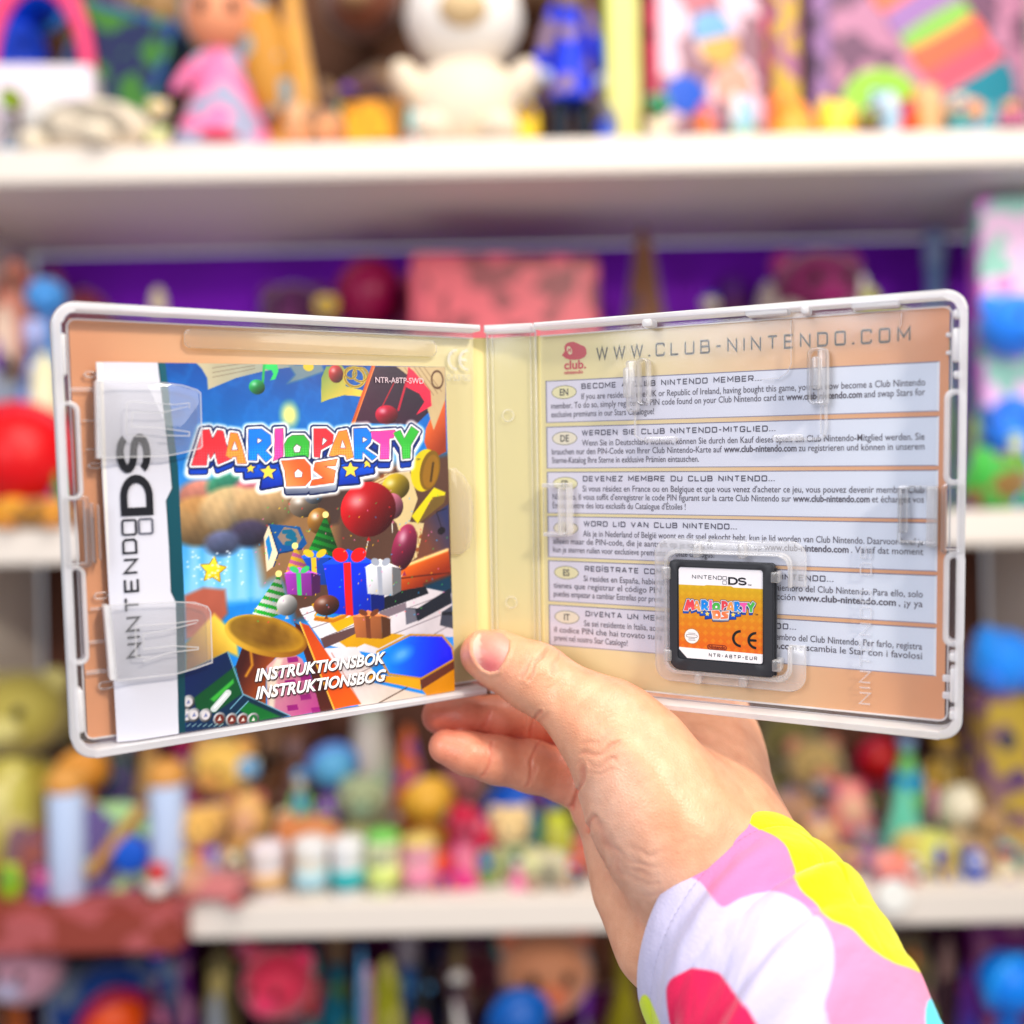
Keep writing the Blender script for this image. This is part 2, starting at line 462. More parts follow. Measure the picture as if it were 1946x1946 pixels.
# ---- toys: (kind, name, label, category, centre px, top px, width px, shelf, depth, colours, option)
def toy(kind, name, label, cat, cx, top, w, shelf, depth, cols, base=None, group=None, tilt=0.0):
    pt = px_world(cx, top, depth)
    z0 = SHELF_Z[shelf] + .0005
    if base is not None: z0 = px_world(cx, base, depth).z
    W = w / FPX * depth / 2
    H = pt.z - z0
    t = empty(name, (pt.x, depth, z0)); t.rotation_euler = (0, 0, rng.uniform(-.25, .25))
    tag(t, label, cat, group)
    c = list(cols) + [cols[-1]] * 6
    k_ = rng.integers(0, 4)
    PATCH[0] = tuple(int(max(0, min(255, v))) for v in ((c[0][1] * .9, c[0][2], c[0][0] * .8), (c[0][0] * .5, c[0][1] * .5, c[0][2] * .5), (c[0][0] * .5 + 120, c[0][1] * .5 + 110, c[0][2] * .5 + 90), c[1])[k_])
    S = uv_sphere()
    if kind == 'plush':         # body, head, ears, muzzle
        hb = H * .52; hr = min(W * .85, H * .27)
        part('body', S, t, c[0], (0, 0, hb * .5), (W * .95, W * .8, hb * .52), fuzz=.5)
        hd = part('head', S, t, c[1], (0, -W * .1, H - hr * 1.02), (hr * 1.1, hr, hr), fuzz=.5)
        for s in (-1, 1):
            part('ear', S, t, c[2], (s * hr * .75, 0, H - hr * .35), (hr * .36, hr * .2, hr * .36), fuzz=.5)
            part('arm', S, t, c[0], (s * W * .82, -W * .35, hb * .68), (W * .24, W * .3, hb * .26), (0, s * .5, 0), fuzz=.5)
            part('foot', S, t, c[3], (s * W * .5, -W * .62, W * .26), (W * .3, W * .42, W * .26), fuzz=.5)
        for s in (-1, 1): part('eye', S, t, (20, 14, 14), (s * hr * .38, -W * .1 - hr * .9, H - hr * .86), (hr * .13, hr * .1, hr * .15), rough=.3)
        part('muzzle', S, t, c[2], (0, -W * .1 - hr * .86, H - hr * 1.25), (hr * .45, hr * .3, hr * .34), fuzz=.5)
    elif kind == 'doll':        # dress, head, hair
        hd = H * .62; hr = min(W * .62, H * .24)
        part('dress', lathe('dress', DRESS), t, c[0], (0, 0, 0), (W, W * .8, hd))
        part('underskirt', S, t, c[3], (0, -W * .5, H * .06), (W * .4, W * .34, H * .06))
        part('head', S, t, c[1], (0, -hr * .1, H - hr * 1.15), (hr, hr * .95, hr))
        for s in (-1, 1): part('eye', S, t, (40, 24, 20), (s * hr * .4, -hr * .98, H - hr * 1.2), (hr * .16, hr * .1, hr * .2), rough=.3)
        part('fringe', S, t, c[2], (0, -hr * .5, H - hr * .42), (hr * .9, hr * .6, hr * .36))
        part('hair', S, t, c[2], (0, hr * .3, H - hr * .95), (hr * 1.18, hr * .9, hr * 1.1))
        part('hair', S, t, c[2], (W * .74, -hr * .1, H * .56), (W * .44, W * .40, H * .34), (0, -.16, 0))
        for s in (-1, 1): part('arm', S, t, c[0], (s * W * .5, -W * .1, hd * .78), (W * .14, W * .14, H * .16), (0, s * -.7, 0))
    elif kind == 'box':         # carton with printed front and patches
        b = soft_box(); D = min(.09, max(.03, W * .8))
        part('carton', b, t, c[0], (0, 0, H / 2), (2 * W, D, H), (0, tilt, 0), .4)
        if len(cols) > 1:
            f = part('front_panel', b, t, c[1], (0, -D / 2 - .0012, H / 2), (2 * W * .86, .002, H * .9), (0, tilt, 0), .4)
            for i in range(max(0, len(cols) - 2)):
                part('printed_patch', S, t, c[2 + i], (W * (-.45 + .9 * ((i * .63) % 1)), -D / 2 - .003, H * (.2 + .62 * ((i * .37 + .1) % 1))),
                     (W * .34, .0016, W * .30), (0, rng.uniform(-.5, .5), 0), .4)
    elif kind == 'cup':
        part('cup', lathe('cup', CUP), t, c[0], (0, 0, 0), (W, W, H * .9), rough=.35)
        part('band', lathe('tube', TUBE), t, c[1], (0, 0, H * .16), (W * .93, W * .93, H * .3), rough=.35)
        part('lid', S, t, c[2], (0, 0, H * .89), (W * 1.02, W * 1.02, H * .12), rough=.35)
    elif kind == 'ball':        # toy ball on its little base, with a band
        r = min(W, H / 2)
        part('ball', S, t, c[0], (0, 0, H - r), (W, W, r), rough=.4)
        part('band', ring_mesh(), t, c[1], (0, 0, H - r), (W * .97, W * .97, r * .97), (R(20), 0, .4), .4)
        part('stand', lathe('egg', EGG), t, c[2], (0, 0, 0), (W * .85, W * .75, max(.004, H - 1.7 * r)))
    elif kind == 'figure':      # legs, coat, head, hat
        for s in (-1, 1):
            part('leg', lathe('tube', TUBE), t, c[2], (s * W * .36, 0, 0), (W * .26, W * .28, H * .36))
            part('arm', S, t, c[0], (s * W * .78, -W * .1, H * .55), (W * .22, W * .24, H * .2), (0, s * -.25, 0))
            part('hand', S, t, c[3], (s * W * .86, -W * .25, H * .38), (W * .2, W * .2, W * .22))
        part('coat', lathe('dress', DRESS), t, c[0], (0, 0, H * .28), (W * .8, W * .6, H * .5))
        part('head', S, t, c[1], (0, 0, H * .84), (W * .5, W * .48, H * .13))
        part('hat', S, t, c[0], (0, W * .05, H * .92), (W * .56, W * .52, H * .08))
    elif kind == 'bottle':
        part('body', lathe('bottle', BOTTLE), t, c[0], (0, 0, 0), (W, W, H * .9), rough=.3)
        part('cap', lathe('tube', TUBE), t, c[1], (0, 0, H * .88), (W * .5, W * .5, H * .12), rough=.3)
        part('wrapper', lathe('tube', TUBE), t, c[2], (0, 0, H * .18), (W * 1.01, W * 1.01, H * .3), rough=.4)
    elif kind == 'egg':         # roly-poly
        part('body', lathe('egg', EGG), t, c[0], (0, 0, 0), (W, W * .9, H), rough=.45)
        part('face_patch', S, t, c[1], (0, -W * .62, H * .62), (W * .5, W * .3, H * .2), rough=.45)
        for s in (-1, 1): part('ear', S, t, c[2], (s * W * .5, 0, H * .9), (W * .24, W * .16, W * .3))
    elif kind == 'mound':       # lying plush
        part('body', S, t, c[0], (0, 0, H * .42), (W, W * .7, H * .5), fuzz=.5)
        part('head', S, t, c[1], (-W * .55, -W * .25, H * .62), (W * .42, W * .4, H * .38), fuzz=.5)
        for s in (-1, 1): part('paw', S, t, c[2], (s * W * .55, -W * .55, H * .16), (W * .2, W * .28, H * .16), fuzz=.5)
    elif kind == 'cone':        # pointed soft toy
        part('body', lathe('cone', CONE), t, c[0], (0, 0, 0), (W, W * .8, H), fuzz=.5)
        part('face_patch', S, t, c[1], (0, -W * .5, H * .3), (W * .5, W * .25, H * .16), fuzz=.5)
        for s in (-1, 1): part('foot', S, t, c[2], (s * W * .5, -W * .6, W * .14), (W * .26, W * .36, W * .14), fuzz=.5)
    elif kind == 'bag':         # small handbag with big arched handle
        part('body', soft_box(), t, c[0], (0, 0, H * .24), (2 * W, W * .7, H * .48))
        part('flap', soft_box(), t, c[1], (0, -W * .36, H * .38), (2 * W * .96, W * .06, H * .2))
        part('handle', ring_mesh(180, .16), t, c[2], (0, 0, H * .46), (W * .8, W * .8, H * .48))
    elif kind == 'castle':      # toy gate: two towers and a middle block
        for s in (-1, 1):
            tw = part('tower', lathe('tube', TUBE), t, c[0], (s * W * .72, 0, 0), (W * .27, W * .27, H * .8), rough=.4)
            part('tower_roof', S, t, c[1], (s * W * .72, 0, H * .84), (W * .3, W * .3, H * .13), rough=.4)
        part('gate', soft_box(), t, c[2], (0, .01, H * .32), (W * .95, W * .3, H * .64))
        part('gate_bar', soft_box(), t, c[3], (0, -W * .18, H * .42), (W * .16, W * .1, H * .6), (0, .7, 0))
        part('gate_door', S, t, c[4], (W * .2, -W * .2, H * .3), (W * .26, W * .08, H * .14))
    return t

T = [
 # ---- top shelf
 ('bag','toy_handbag','lilac toy handbag with a coral pink arched handle, left end of the top shelf','handbag',70,-70,230,0,1.36,[(205,190,215),(235,225,235),(236,70,120)]),
 ('ball','toy_ball','bright blue toy ball above the pink handle, top left corner','ball',30,-120,170,0,1.45,[(0,80,245),(60,150,250),(0,60,200)]),
 ('box','toy_carton','navy blue carton with a pale stripe, leaning left of the golden haired doll','box',215,30,200,0,1.40,[(44,84,140),(40,48,86),(112,104,140)],None,None,.35),
 ('mound','plush_toy','cream plush toy lying in front of the navy carton','soft toy',175,188,250,0,1.30,[(226,210,186),(220,216,212),(240,226,200)]),
 ('doll','doll','pink dressed doll with long golden hair on the top shelf','doll',420,-40,220,0,1.32,[(238,120,168),(232,150,110),(196,134,44),(190,10,34)]),
 ('cone','plush_toy','golden tan pointed soft toy beside the pink doll','soft toy',555,-30,130,0,1.36,[(214,152,54),(200,140,60),(226,150,60)]),
 ('plush','plush_toy','dark brown bear between the doll and the white dog','soft toy',690,-60,160,0,1.46,[(74,20,4),(110,50,16),(150,110,70),(60,16,6)]),
 ('box','toy_carton','small orange carton in front of the dark brown bear','box',710,200,110,0,1.30,[(232,150,10),(240,160,20)]),
 ('mound','plush_toy','small peach soft toy on the shelf edge next to the pink doll','soft toy',600,198,110,0,1.29,[(222,150,96),(230,170,120),(240,140,90)]),
 ('plush','plush_toy','large white plush dog with a tan muzzle on the top shelf','soft toy',880,-60,250,0,1.34,[(226,208,186),(240,234,228),(206,176,130),(232,214,190)]),
 ('figure','toy_figure','toy figure in a royal blue coat and dark trousers','figure',1080,-90,130,0,1.34,[(10,50,215),(150,120,90),(4,24,44),(180,190,225)]),
 ('box','toy_carton','narrow pale yellow carton with a lime green side','box',1176,-120,62,0,1.33,[(160,196,40),(222,216,130)]),
 ('box','toy_carton','pale pink picture carton with a crimson edge on the top shelf','box',1325,-100,240,0,1.36,[(200,60,90),(232,200,214),(40,90,200),(222,170,90),(196,120,130),(240,160,140),(120,170,220),(236,130,150)]),
 ('box','toy_carton','tall golden yellow carton standing behind two orange ducks','box',1478,-140,62,0,1.44,[(206,170,66),(214,178,70)]),
 ('box','toy_carton','large mauve picture carton with green and coral patches, top right','box',1740,-140,450,0,1.47,[(150,110,160),(188,130,160),(150,205,70),(244,110,80),(240,120,90),(30,130,150),(140,195,90),(240,128,70),(226,90,110),(160,120,180)]),
 ('mound','toy_duck','orange toy duck in front of the golden carton','duck',1500,180,90,0,1.30,[(250,150,0),(250,130,0),(255,170,0)]),
 ('mound','toy_duck','yellow toy duck right of the orange duck','duck',1590,186,80,0,1.30,[(255,196,0),(255,205,20),(255,180,0)]),
 ('egg','toy_figure','small pale blue roly poly toy on the top shelf','roly poly',1678,172,70,0,1.29,[(170,205,226),(210,226,236),(160,200,226)]),
 ('egg','toy_figure','small sandy roly poly toy right of the pale blue one','roly poly',1760,160,70,0,1.31,[(222,166,110),(232,180,130),(220,150,90)]),
 ('mound','plush_toy','little teal and orange soft toy at the right end of the top shelf','soft toy',1870,195,120,0,1.31,[(60,150,160),(224,140,90),(70,140,200)]),
 # ---- second shelf, mostly behind the open case
 ('box','toy_carton','rose pink carton with an olive oval, behind the spine of the case','box',955,498,350,1,1.42,[(196,80,96),(206,88,100),(130,130,60)]),
 ('cone','plush_toy','dark brown pointed soft toy behind the top of the case','soft toy',1222,430,180,1,1.40,[(94,48,4),(110,60,10),(90,40,6)]),
 ('ball','toy_ball','dark magenta ball left of the rose pink carton','ball',700,500,120,1,1.48,[(140,0,66),(120,0,60),(80,0,60)]),
 ('plush','plush_toy','dim magenta plush toy on the purple backing, right of the brown pointed toy','soft toy',1550,478,190,1,1.49,[(150,0,100),(120,0,80),(150,0,100)]),
 ('mound','plush_toy','grey brown soft toy peeking over the right half of the case','soft toy',1500,535,150,1,1.38,[(126,110,104),(116,100,96),(140,110,100)]),
 ('mound','plush_toy','olive yellow soft toy peeking over the right half of the case','soft toy',1690,545,150,1,1.35,[(150,150,20),(140,140,30),(160,160,30)]),
 ('egg','toy_figure','salmon roly poly toy at the left edge above the blue ball','roly poly',28,492,110,1,1.40,[(206,130,110),(220,190,170),(190,60,70)]),
 ('ball','toy_ball','sky blue ball beside the top left corner of the case','ball',88,534,62,1,1.36,[(70,150,226),(90,160,230),(60,140,210)]),
 ('bottle','toy_bottle','lavender blue bottle left of the case','bottle',66,610,80,1,1.32,[(120,150,220),(160,170,220),(110,140,215)]),
 ('egg','toy_figure','cream roly poly toy left of the case above the red ball','roly poly',84,668,70,1,1.30,[(226,220,180),(232,226,190),(226,216,170)]),
 ('mound','plush_toy','slate grey soft toy behind the red ball','soft toy',30,700,130,1,1.33,[(120,132,150),(130,140,160),(110,120,140)]),
 ('ball','toy_ball','large red ball left of the case','ball',40,776,190,1,1.29,[(220,6,16),(206,10,40),(226,150,10)]),
 ('mound','plush_toy','amber soft toy under the red ball on the shelf edge','soft toy',78,942,150,1,1.27,[(226,150,10),(230,160,20),(220,140,10)]),
 ('box','toy_carton','pink and purple carton with a yellow disc, right of the case','box',1905,382,110,1,1.35,[(214,110,210),(240,200,232),(222,176,100),(240,214,232),(226,140,200)]),
 ('bottle','toy_bottle','pale blue bottle above the top right corner of the case','bottle',1775,440,80,1,1.50,[(120,150,200),(140,160,200),(130,160,210)]),
 ('plush','plush_toy','bright blue plush toy right of the case','soft toy',1920,560,140,1,1.32,[(0,120,250),(0,126,252),(20,140,255)]),
 ('egg','toy_figure','pale green roly poly toy under the pink and purple carton','roly poly',1888,525,90,1,1.40,[(130,180,160),(150,190,180),(130,180,150)]),
 ('mound','plush_toy','mossy green soft toy low beside the right edge of the case','soft toy',1890,850,130,1,1.29,[(40,170,50),(60,180,60),(40,160,40)]),
 ('cone','plush_toy','dull brown pointed soft toy beside the right edge of the case','soft toy',1885,720,90,1,1.36,[(130,100,66),(120,120,80),(120,90,60)]),
 # ---- third shelf, around the lower half of the case and the hand
 ('plush','plush_toy','tall olive yellow plush toy at the left edge under the case','soft toy',40,1270,190,2,1.44,[(170,152,40),(178,164,70),(206,196,120),(150,120,20)]),
 ('egg','toy_figure','pale lime roly poly toy at the far left','roly poly',20,1440,120,2,1.36,[(190,180,80),(216,206,130),(180,170,70)]),
 ('plush','plush_toy','dark olive plush toy under the lower left corner of the case','soft toy',112,1330,100,2,1.50,[(110,110,50),(120,110,40),(100,96,40)]),
 ('mound','plush_toy','plum and rust soft toy at the left on the red shelf end','soft toy',70,1560,110,2,1.30,[(140,70,60),(120,80,90),(160,90,60)]),
 ('castle','toy_castle','toy gate with two pale blue towers and a blue door','toy castle',222,1440,250,2,1.29,[(190,208,240),(214,150,70),(100,84,140),(190,136,60),(10,84,200)]),
 ('ball','toy_ball','orange ball above the pale blue towers','ball',155,1425,85,2,1.42,[(226,150,54),(230,160,70),(200,130,50)]),
 ('cone','plush_toy','dark gold pointed soft toy behind the right tower','soft toy',282,1380,90,2,1.46,[(170,116,30),(160,110,40),(160,100,30)]),
 ('bottle','toy_bottle','magenta bottle left of the yellow ball','bottle',345,1390,70,2,1.44,[(165,0,84),(150,0,70),(190,40,110)]),
 ('plush','plush_toy','honey yellow plush toy under the booklet side of the case','soft toy',425,1398,150,2,1.45,[(226,170,96),(238,190,88),(226,160,80),(200,120,100)]),
 ('plush','plush_toy','small gold plush toy in front of the honey yellow one','soft toy',382,1530,90,2,1.32,[(200,140,100),(224,170,80),(230,180,90),(180,90,70)]),
 ('egg','toy_figure','tan roly poly toy beside the small gold plush','roly poly',470,1500,90,2,1.36,[(222,170,100),(214,160,120),(190,100,90)]),
 ('mound','plush_toy','dusty pink soft toy on the shelf end near the white cups','soft toy',420,1650,160,2,1.27,[(196,110,110),(200,140,110),(170,60,60)]),
 ('figure','toy_figure','brown coated toy figure behind the white cups','figure',560,1380,80,2,1.48,[(120,76,50),(140,110,110),(96,30,50),(130,100,90)]),
 ('ball','toy_ball','light blue ball under the booklet','ball',632,1412,86,2,1.42,[(84,160,206),(90,130,210),(90,40,130)]),
 ('egg','toy_figure','greyish white roly poly toy left of the fingertips','roly poly',702,1338,90,2,1.47,[(190,180,172),(200,190,184),(180,170,160)]),
 ('cone','plush_toy','burnt orange pointed soft toy left of the fingertips','soft toy',775,1378,100,2,1.46,[(206,90,20),(214,110,30),(200,80,10)]),
 ('ball','toy_ball','mustard ball in front of the burnt orange toy','ball',812,1478,86,2,1.38,[(218,164,50),(224,170,60),(190,130,40)]),
 ('plush','plush_toy','dim wine red plush toy under the two fingers','soft toy',880,1450,90,2,1.48,[(130,60,60),(150,80,80),(120,50,50)]),
 ('mound','plush_toy','brown orange soft toy behind the white cups','soft toy',590,1540,140,2,1.34,[(206,130,70),(200,120,64),(190,110,60)]),
 ('plush','plush_toy','sage green plush toy behind the green lidded cup','soft toy',690,1470,130,2,1.40,[(160,160,104),(150,160,120),(120,150,120),(130,120,60)]),
 ('cup','toy_cup','small white cup with an amber base, leftmost of the cup row','cup',508,1598,68,2,1.27,[(236,224,226),(230,180,120),(240,226,232)],None,'small cups in a row on the lower shelf'),
 ('cup','toy_cup','small white cup with a pale blue band','cup',590,1590,70,2,1.27,[(238,236,234),(176,216,226),(240,236,234)],None,'small cups in a row on the lower shelf'),
 ('cup','toy_cup','small white cup with a turquoise band','cup',660,1590,66,2,1.27,[(236,236,236),(20,180,184),(240,238,238)],None,'small cups in a row on the lower shelf'),
 ('cup','toy_cup','small pale lime cup with a green lid','cup',728,1575,66,2,1.27,[(236,240,190),(222,236,130),(120,200,90)],None,'small cups in a row on the lower shelf'),
 ('cup','toy_cup','small peach and pink cup with a yellow lid, rightmost of the cup row','cup',796,1585,66,2,1.27,[(238,216,206),(240,140,170),(226,196,110)],None,'small cups in a row on the lower shelf'),
 ('doll','doll','small doll in a hot pink dress below the fingers','doll',882,1535,92,2,1.30,[(206,40,120),(190,60,90),(196,20,60),(214,60,130)]),
 ('ball','toy_ball','cobalt blue ball below the fingers, left of the palm','ball',990,1478,130,2,1.46,[(0,84,190),(0,70,170),(10,40,120)]),
 ('plush','plush_toy','cream plush toy in front of the cobalt ball','soft toy',968,1530,96,2,1.32,[(160,180,130),(224,190,130),(226,196,140),(190,170,110)]),
 ('egg','toy_figure','lime yellow roly poly toy left of the palm','roly poly',1058,1540,60,2,1.36,[(184,190,30),(190,190,90),(180,180,30)]),
 ('mound','plush_toy','pale grey soft toy at the shelf edge left of the wrist','soft toy',1040,1610,110,2,1.29,[(206,196,160),(210,206,150),(200,160,130)]),
 ('bottle','toy_bottle','orange bottle left of the wrist','bottle',1108,1580,50,2,1.34,[(220,140,10),(190,60,90),(226,150,30)]),
 ('plush','plush_toy','big tan and brown plush toy right of the hand','soft toy',1545,1400,170,2,1.47,[(176,130,90),(170,140,80),(190,120,90),(130,90,50)]),
 ('ball','toy_ball','deep red ball under the right bottom corner of the case','ball',1668,1398,84,2,1.48,[(176,6,10),(160,0,50),(120,0,40)]),
 ('egg','toy_figure','rose roly poly toy right of the wrist','roly poly',1612,1480,90,2,1.38,[(214,130,120),(220,170,140),(200,60,90)]),
 ('bottle','toy_bottle','sky blue bottle under the right bottom corner of the case','bottle',1722,1400,62,2,1.44,[(0,140,200),(120,150,190),(20,150,210)]),
 ('cone','plush_toy','teal pointed soft toy right of the sleeve','soft toy',1715,1490,100,2,1.37,[(90,190,160),(100,190,170),(110,190,140)]),
 ('figure','toy_figure','toy figure in a gold coat under the right bottom corner','figure',1800,1390,90,2,1.45,[(206,160,44),(190,150,90),(150,120,60),(200,170,120)]),
 ('ball','toy_ball','white ball in front of the gold coated figure','ball',1826,1492,84,2,1.37,[(226,216,190),(214,206,180),(210,180,130)]),
 ('plush','plush_toy','sandy plush toy at the shelf edge right of the sleeve','soft toy',1560,1560,130,2,1.32,[(206,160,104),(214,170,120),(226,160,60),(190,140,90)]),
 ('mound','plush_toy','little pink soft toy at the shelf edge right of the sleeve','soft toy',1690,1612,84,2,1.28,[(236,130,110),(240,150,140),(226,120,100)]),
 ('mound','plush_toy','yellow green soft toy behind the little pink one','soft toy',1755,1570,130,2,1.31,[(206,206,90),(200,180,90),(214,206,120)]),
 ('plush','plush_toy','brown beige plush toy near the right end of the lower shelf','soft toy',1880,1540,120,2,1.33,[(190,150,100),(170,130,80),(160,120,90),(200,160,110)]),
 ('box','toy_carton','black carton at the right end of the lower shelf','box',1920,1380,110,2,1.50,[(8,10,24),(4,4,8)]),
 ('bottle','toy_bottle','deep blue bottle beside the black carton','bottle',1855,1370,80,2,1.52,[(0,50,140),(120,0,110),(0,80,190)]),
 ('mound','plush_toy','azure soft toy lying on the tall mustard carton, right of the lower case corner','soft toy',1905,1185,130,2,1.36,[(0,130,245),(0,140,250),(0,110,220)],1311),
 ('box','toy_carton','tall mustard carton under the azure soft toy','box',1905,1312,120,2,1.36,[(150,120,60),(186,158,60),(110,90,60),(90,60,110),(60,60,80)]),
 # ---- bottom shelf, cut by the lower edge of the picture
 ('plush','plush_toy','pink plush toy in the bottom left corner','soft toy',55,1770,150,3,1.32,[(222,80,130),(206,150,170),(190,180,210),(210,70,110)]),
 ('box','toy_carton','dark blue carton with a teal disc, bottom left','box',225,1812,240,3,1.42,[(0,54,130),(0,60,140),(50,140,140),(20,110,140)]),
 ('ball','toy_ball','orange red ball in front of the dark blue carton','ball',215,1880,120,3,1.30,[(214,70,0),(150,0,70),(190,40,10)]),
 ('bottle','toy_bottle','purple bottle right of the dark blue carton','bottle',350,1760,60,3,1.40,[(84,0,100),(90,0,110),(80,0,90)]),
 ('egg','toy_figure','pale olive roly poly toy under the white shelf','roly poly',418,1790,80,3,1.42,[(176,160,96),(150,160,170),(160,150,90)]),
 ('plush','plush_toy','crimson and pink plush toy below the cup row','soft toy',530,1800,150,3,1.33,[(160,10,30),(190,10,60),(200,20,80),(150,60,60)]),
 ('bottle','toy_bottle','teal bottle under the white shelf below the cups','bottle',640,1768,90,3,1.46,[(0,110,140),(140,110,80),(0,120,150)]),
 ('egg','toy_figure','olive green roly poly toy below the cups','roly poly',735,1820,76,3,1.34,[(140,140,10),(130,130,40),(130,140,20)]),
 ('bottle','toy_bottle','grey blue bottle behind the olive green toy','bottle',775,1775,90,3,1.47,[(40,90,160),(170,160,170),(30,80,150)]),
 ('cone','plush_toy','dark khaki pointed soft toy under the shelf left of the wrist','soft toy',870,1780,100,3,1.42,[(120,100,50),(90,60,50),(110,90,40)]),
 ('plush','plush_toy','big brown orange plush toy left of the sleeve','soft toy',1035,1755,190,3,1.40,[(190,100,70),(200,130,90),(214,110,70),(170,80,60)]),
 ('ball','toy_ball','strong blue ball at the bottom edge left of the sleeve','ball',985,1880,110,3,1.30,[(0,84,170),(0,90,180),(0,60,140)]),
 ('bottle','toy_bottle','mustard green bottle left of the sleeve cuff','bottle',1185,1780,80,3,1.42,[(150,140,10),(120,110,20),(150,140,20)]),
 ('plush','plush_toy','dark olive brown plush toy right of the sleeve','soft toy',1690,1770,160,3,1.44,[(86,64,20),(110,90,20),(90,70,30),(50,30,20)]),
 ('cone','plush_toy','dark plum pointed soft toy in the bottom right area','soft toy',1800,1780,120,3,1.40,[(60,6,30),(80,0,60),(50,0,40)]),
 ('box','toy_carton','purple magenta carton at the bottom right','box',1900,1745,120,3,1.47,[(110,0,110),(120,0,116)]),
 ('ball','toy_ball','glossy azure ball in the bottom right corner','ball',1915,1810,110,3,1.30,[(0,130,245),(20,150,255),(0,100,200)]),
 # ---- back rows, seen through the gaps
 ('plush','plush_toy','brown teddy in the back row above the yellow ball','soft toy',520,1345,110,2,1.53,[(112,70,44),(120,80,50),(140,100,70),(90,60,40)]),
 ('figure','toy_figure','wine coloured toy figure in the back row behind the light blue ball','figure',585,1350,90,2,1.55,[(84,20,44),(120,80,70),(60,16,36),(110,70,60)]),
 ('plush','plush_toy','khaki plush toy in the back row above the sage green one','soft toy',660,1425,110,2,1.53,[(120,104,60),(130,110,66),(100,90,50),(90,80,40)]),
 ('mound','plush_toy','slate blue soft toy in the back row left of the orange toy','soft toy',735,1440,120,2,1.54,[(70,80,90),(80,90,100),(90,70,60)]),
 ('figure','toy_figure','olive toy figure in the back row under the two fingers','figure',925,1440,90,2,1.54,[(90,90,30),(110,96,60),(70,60,30),(110,90,60)]),
 ('plush','plush_toy','grey plush toy in the back row left of the cobalt ball','soft toy',935,1500,90,2,1.50,[(110,104,100),(120,110,104),(96,90,90),(100,80,80)]),
 ('plush','plush_toy','dark brown plush toy in the back row behind the palm','soft toy',1080,1440,150,2,1.54,[(92,60,34),(100,70,40),(120,90,50),(80,50,30)]),
 ('bottle','toy_bottle','indigo bottle in the back row between the two pale blue towers','bottle',232,1400,110,2,1.53,[(70,60,120),(110,90,140),(90,80,130)]),
 ('plush','plush_toy','lavender grey plush toy in the back row above the toy gate','soft toy',235,1340,120,2,1.55,[(120,110,140),(130,120,150),(140,120,130),(110,100,120)]),
 ('plush','plush_toy','rust brown plush toy in the back row left of the toy gate','soft toy',120,1420,120,2,1.54,[(120,70,50),(110,80,60),(130,90,50),(110,60,50)]),
 ('plush','plush_toy','maroon plush toy in the back row right of the magenta bottle','soft toy',330,1370,110,2,1.55,[(110,10,60),(120,20,60),(130,30,70),(100,10,50)]),
 ('plush','plush_toy','olive green plush toy in the back row right of the hand','soft toy',1500,1350,130,2,1.54,[(104,96,40),(116,106,50),(90,84,40),(80,70,30)]),
 ('mound','plush_toy','cocoa brown soft toy in the back row above the rose roly poly','soft toy',1620,1440,160,2,1.53,[(126,84,60),(140,96,70),(110,70,50)]),
 ('plush','plush_toy','beige plush toy in the back row behind the teal pointed toy','soft toy',1745,1440,130,2,1.54,[(150,126,96),(160,130,96),(130,110,80),(120,100,70)]),
 ('figure','toy_figure','dark violet toy figure in the back row under the azure ball','figure',1850,1300,110,2,1.55,[(60,0,100),(90,60,90),(40,0,70),(90,70,90)]),
 ('plush','plush_toy','ochre plush toy in the back row left of the black carton','soft toy',1870,1440,110,2,1.54,[(140,120,30),(150,130,50),(120,100,30),(110,90,30)]),
 ('plush','plush_toy','wine red plush toy in the back row of the bottom shelf left of the sleeve','soft toy',900,1800,130,3,1.53,[(110,30,50),(120,40,60),(100,60,50),(90,20,40)]),
 ('mound','plush_toy','taupe soft toy in the back row of the bottom shelf under the cups','soft toy',690,1840,200,3,1.52,[(130,110,100),(140,120,110),(120,100,80)]),
 ('plush','plush_toy','mauve plush toy in the back row of the bottom shelf right of the crimson one','soft toy',610,1850,130,3,1.50,[(140,90,110),(150,100,120),(120,80,100),(120,70,90)]),
 ('figure','toy_figure','navy toy figure in the back row of the bottom shelf under the cups','figure',830,1790,100,3,1.54,[(20,30,80),(90,70,70),(20,20,50),(90,80,80)]),
 ('plush','plush_toy','sienna plush toy in the back row of the bottom shelf behind the cuff','soft toy',1140,1760,130,3,1.53,[(140,80,50),(150,90,60),(120,70,40),(110,60,40)]),
 ('mound','plush_toy','dark purple soft toy in the back row of the bottom shelf in the left corner','soft toy',130,1770,180,3,1.53,[(90,20,70),(100,30,80),(80,20,60)]),
 ('plush','plush_toy','dark red plush toy in the back row of the bottom shelf right of the sleeve','soft toy',1620,1790,130,3,1.54,[(96,20,20),(100,30,20),(80,20,20),(70,20,20)]),
 ('mound','plush_toy','raspberry soft toy in the back row on the second shelf above the case spine','soft toy',820,520,150,1,1.53,[(150,0,80),(140,10,80),(120,0,60)]),
 ('plush','plush_toy','plum plush toy in the back row over the left half of the case','soft toy',560,540,140,1,1.54,[(90,0,80),(84,0,80),(100,10,90),(70,0,60)]),
 ('mound','plush_toy','maroon soft toy in the back row over the left half of the case','soft toy',160,510,180,1,1.53,[(130,10,50),(140,40,70),(150,60,60)]),
 ('figure','toy_figure','indigo toy figure in the back row over the right half of the case','figure',1390,520,110,1,1.55,[(70,0,110),(80,20,80),(60,0,90),(90,40,90)]),
 ('plush','plush_toy','tan plush toy in the back row of the top shelf beside the white dog','soft toy',720,-120,180,0,1.53,[(150,110,70),(160,120,80),(130,90,60),(120,80,50)]),
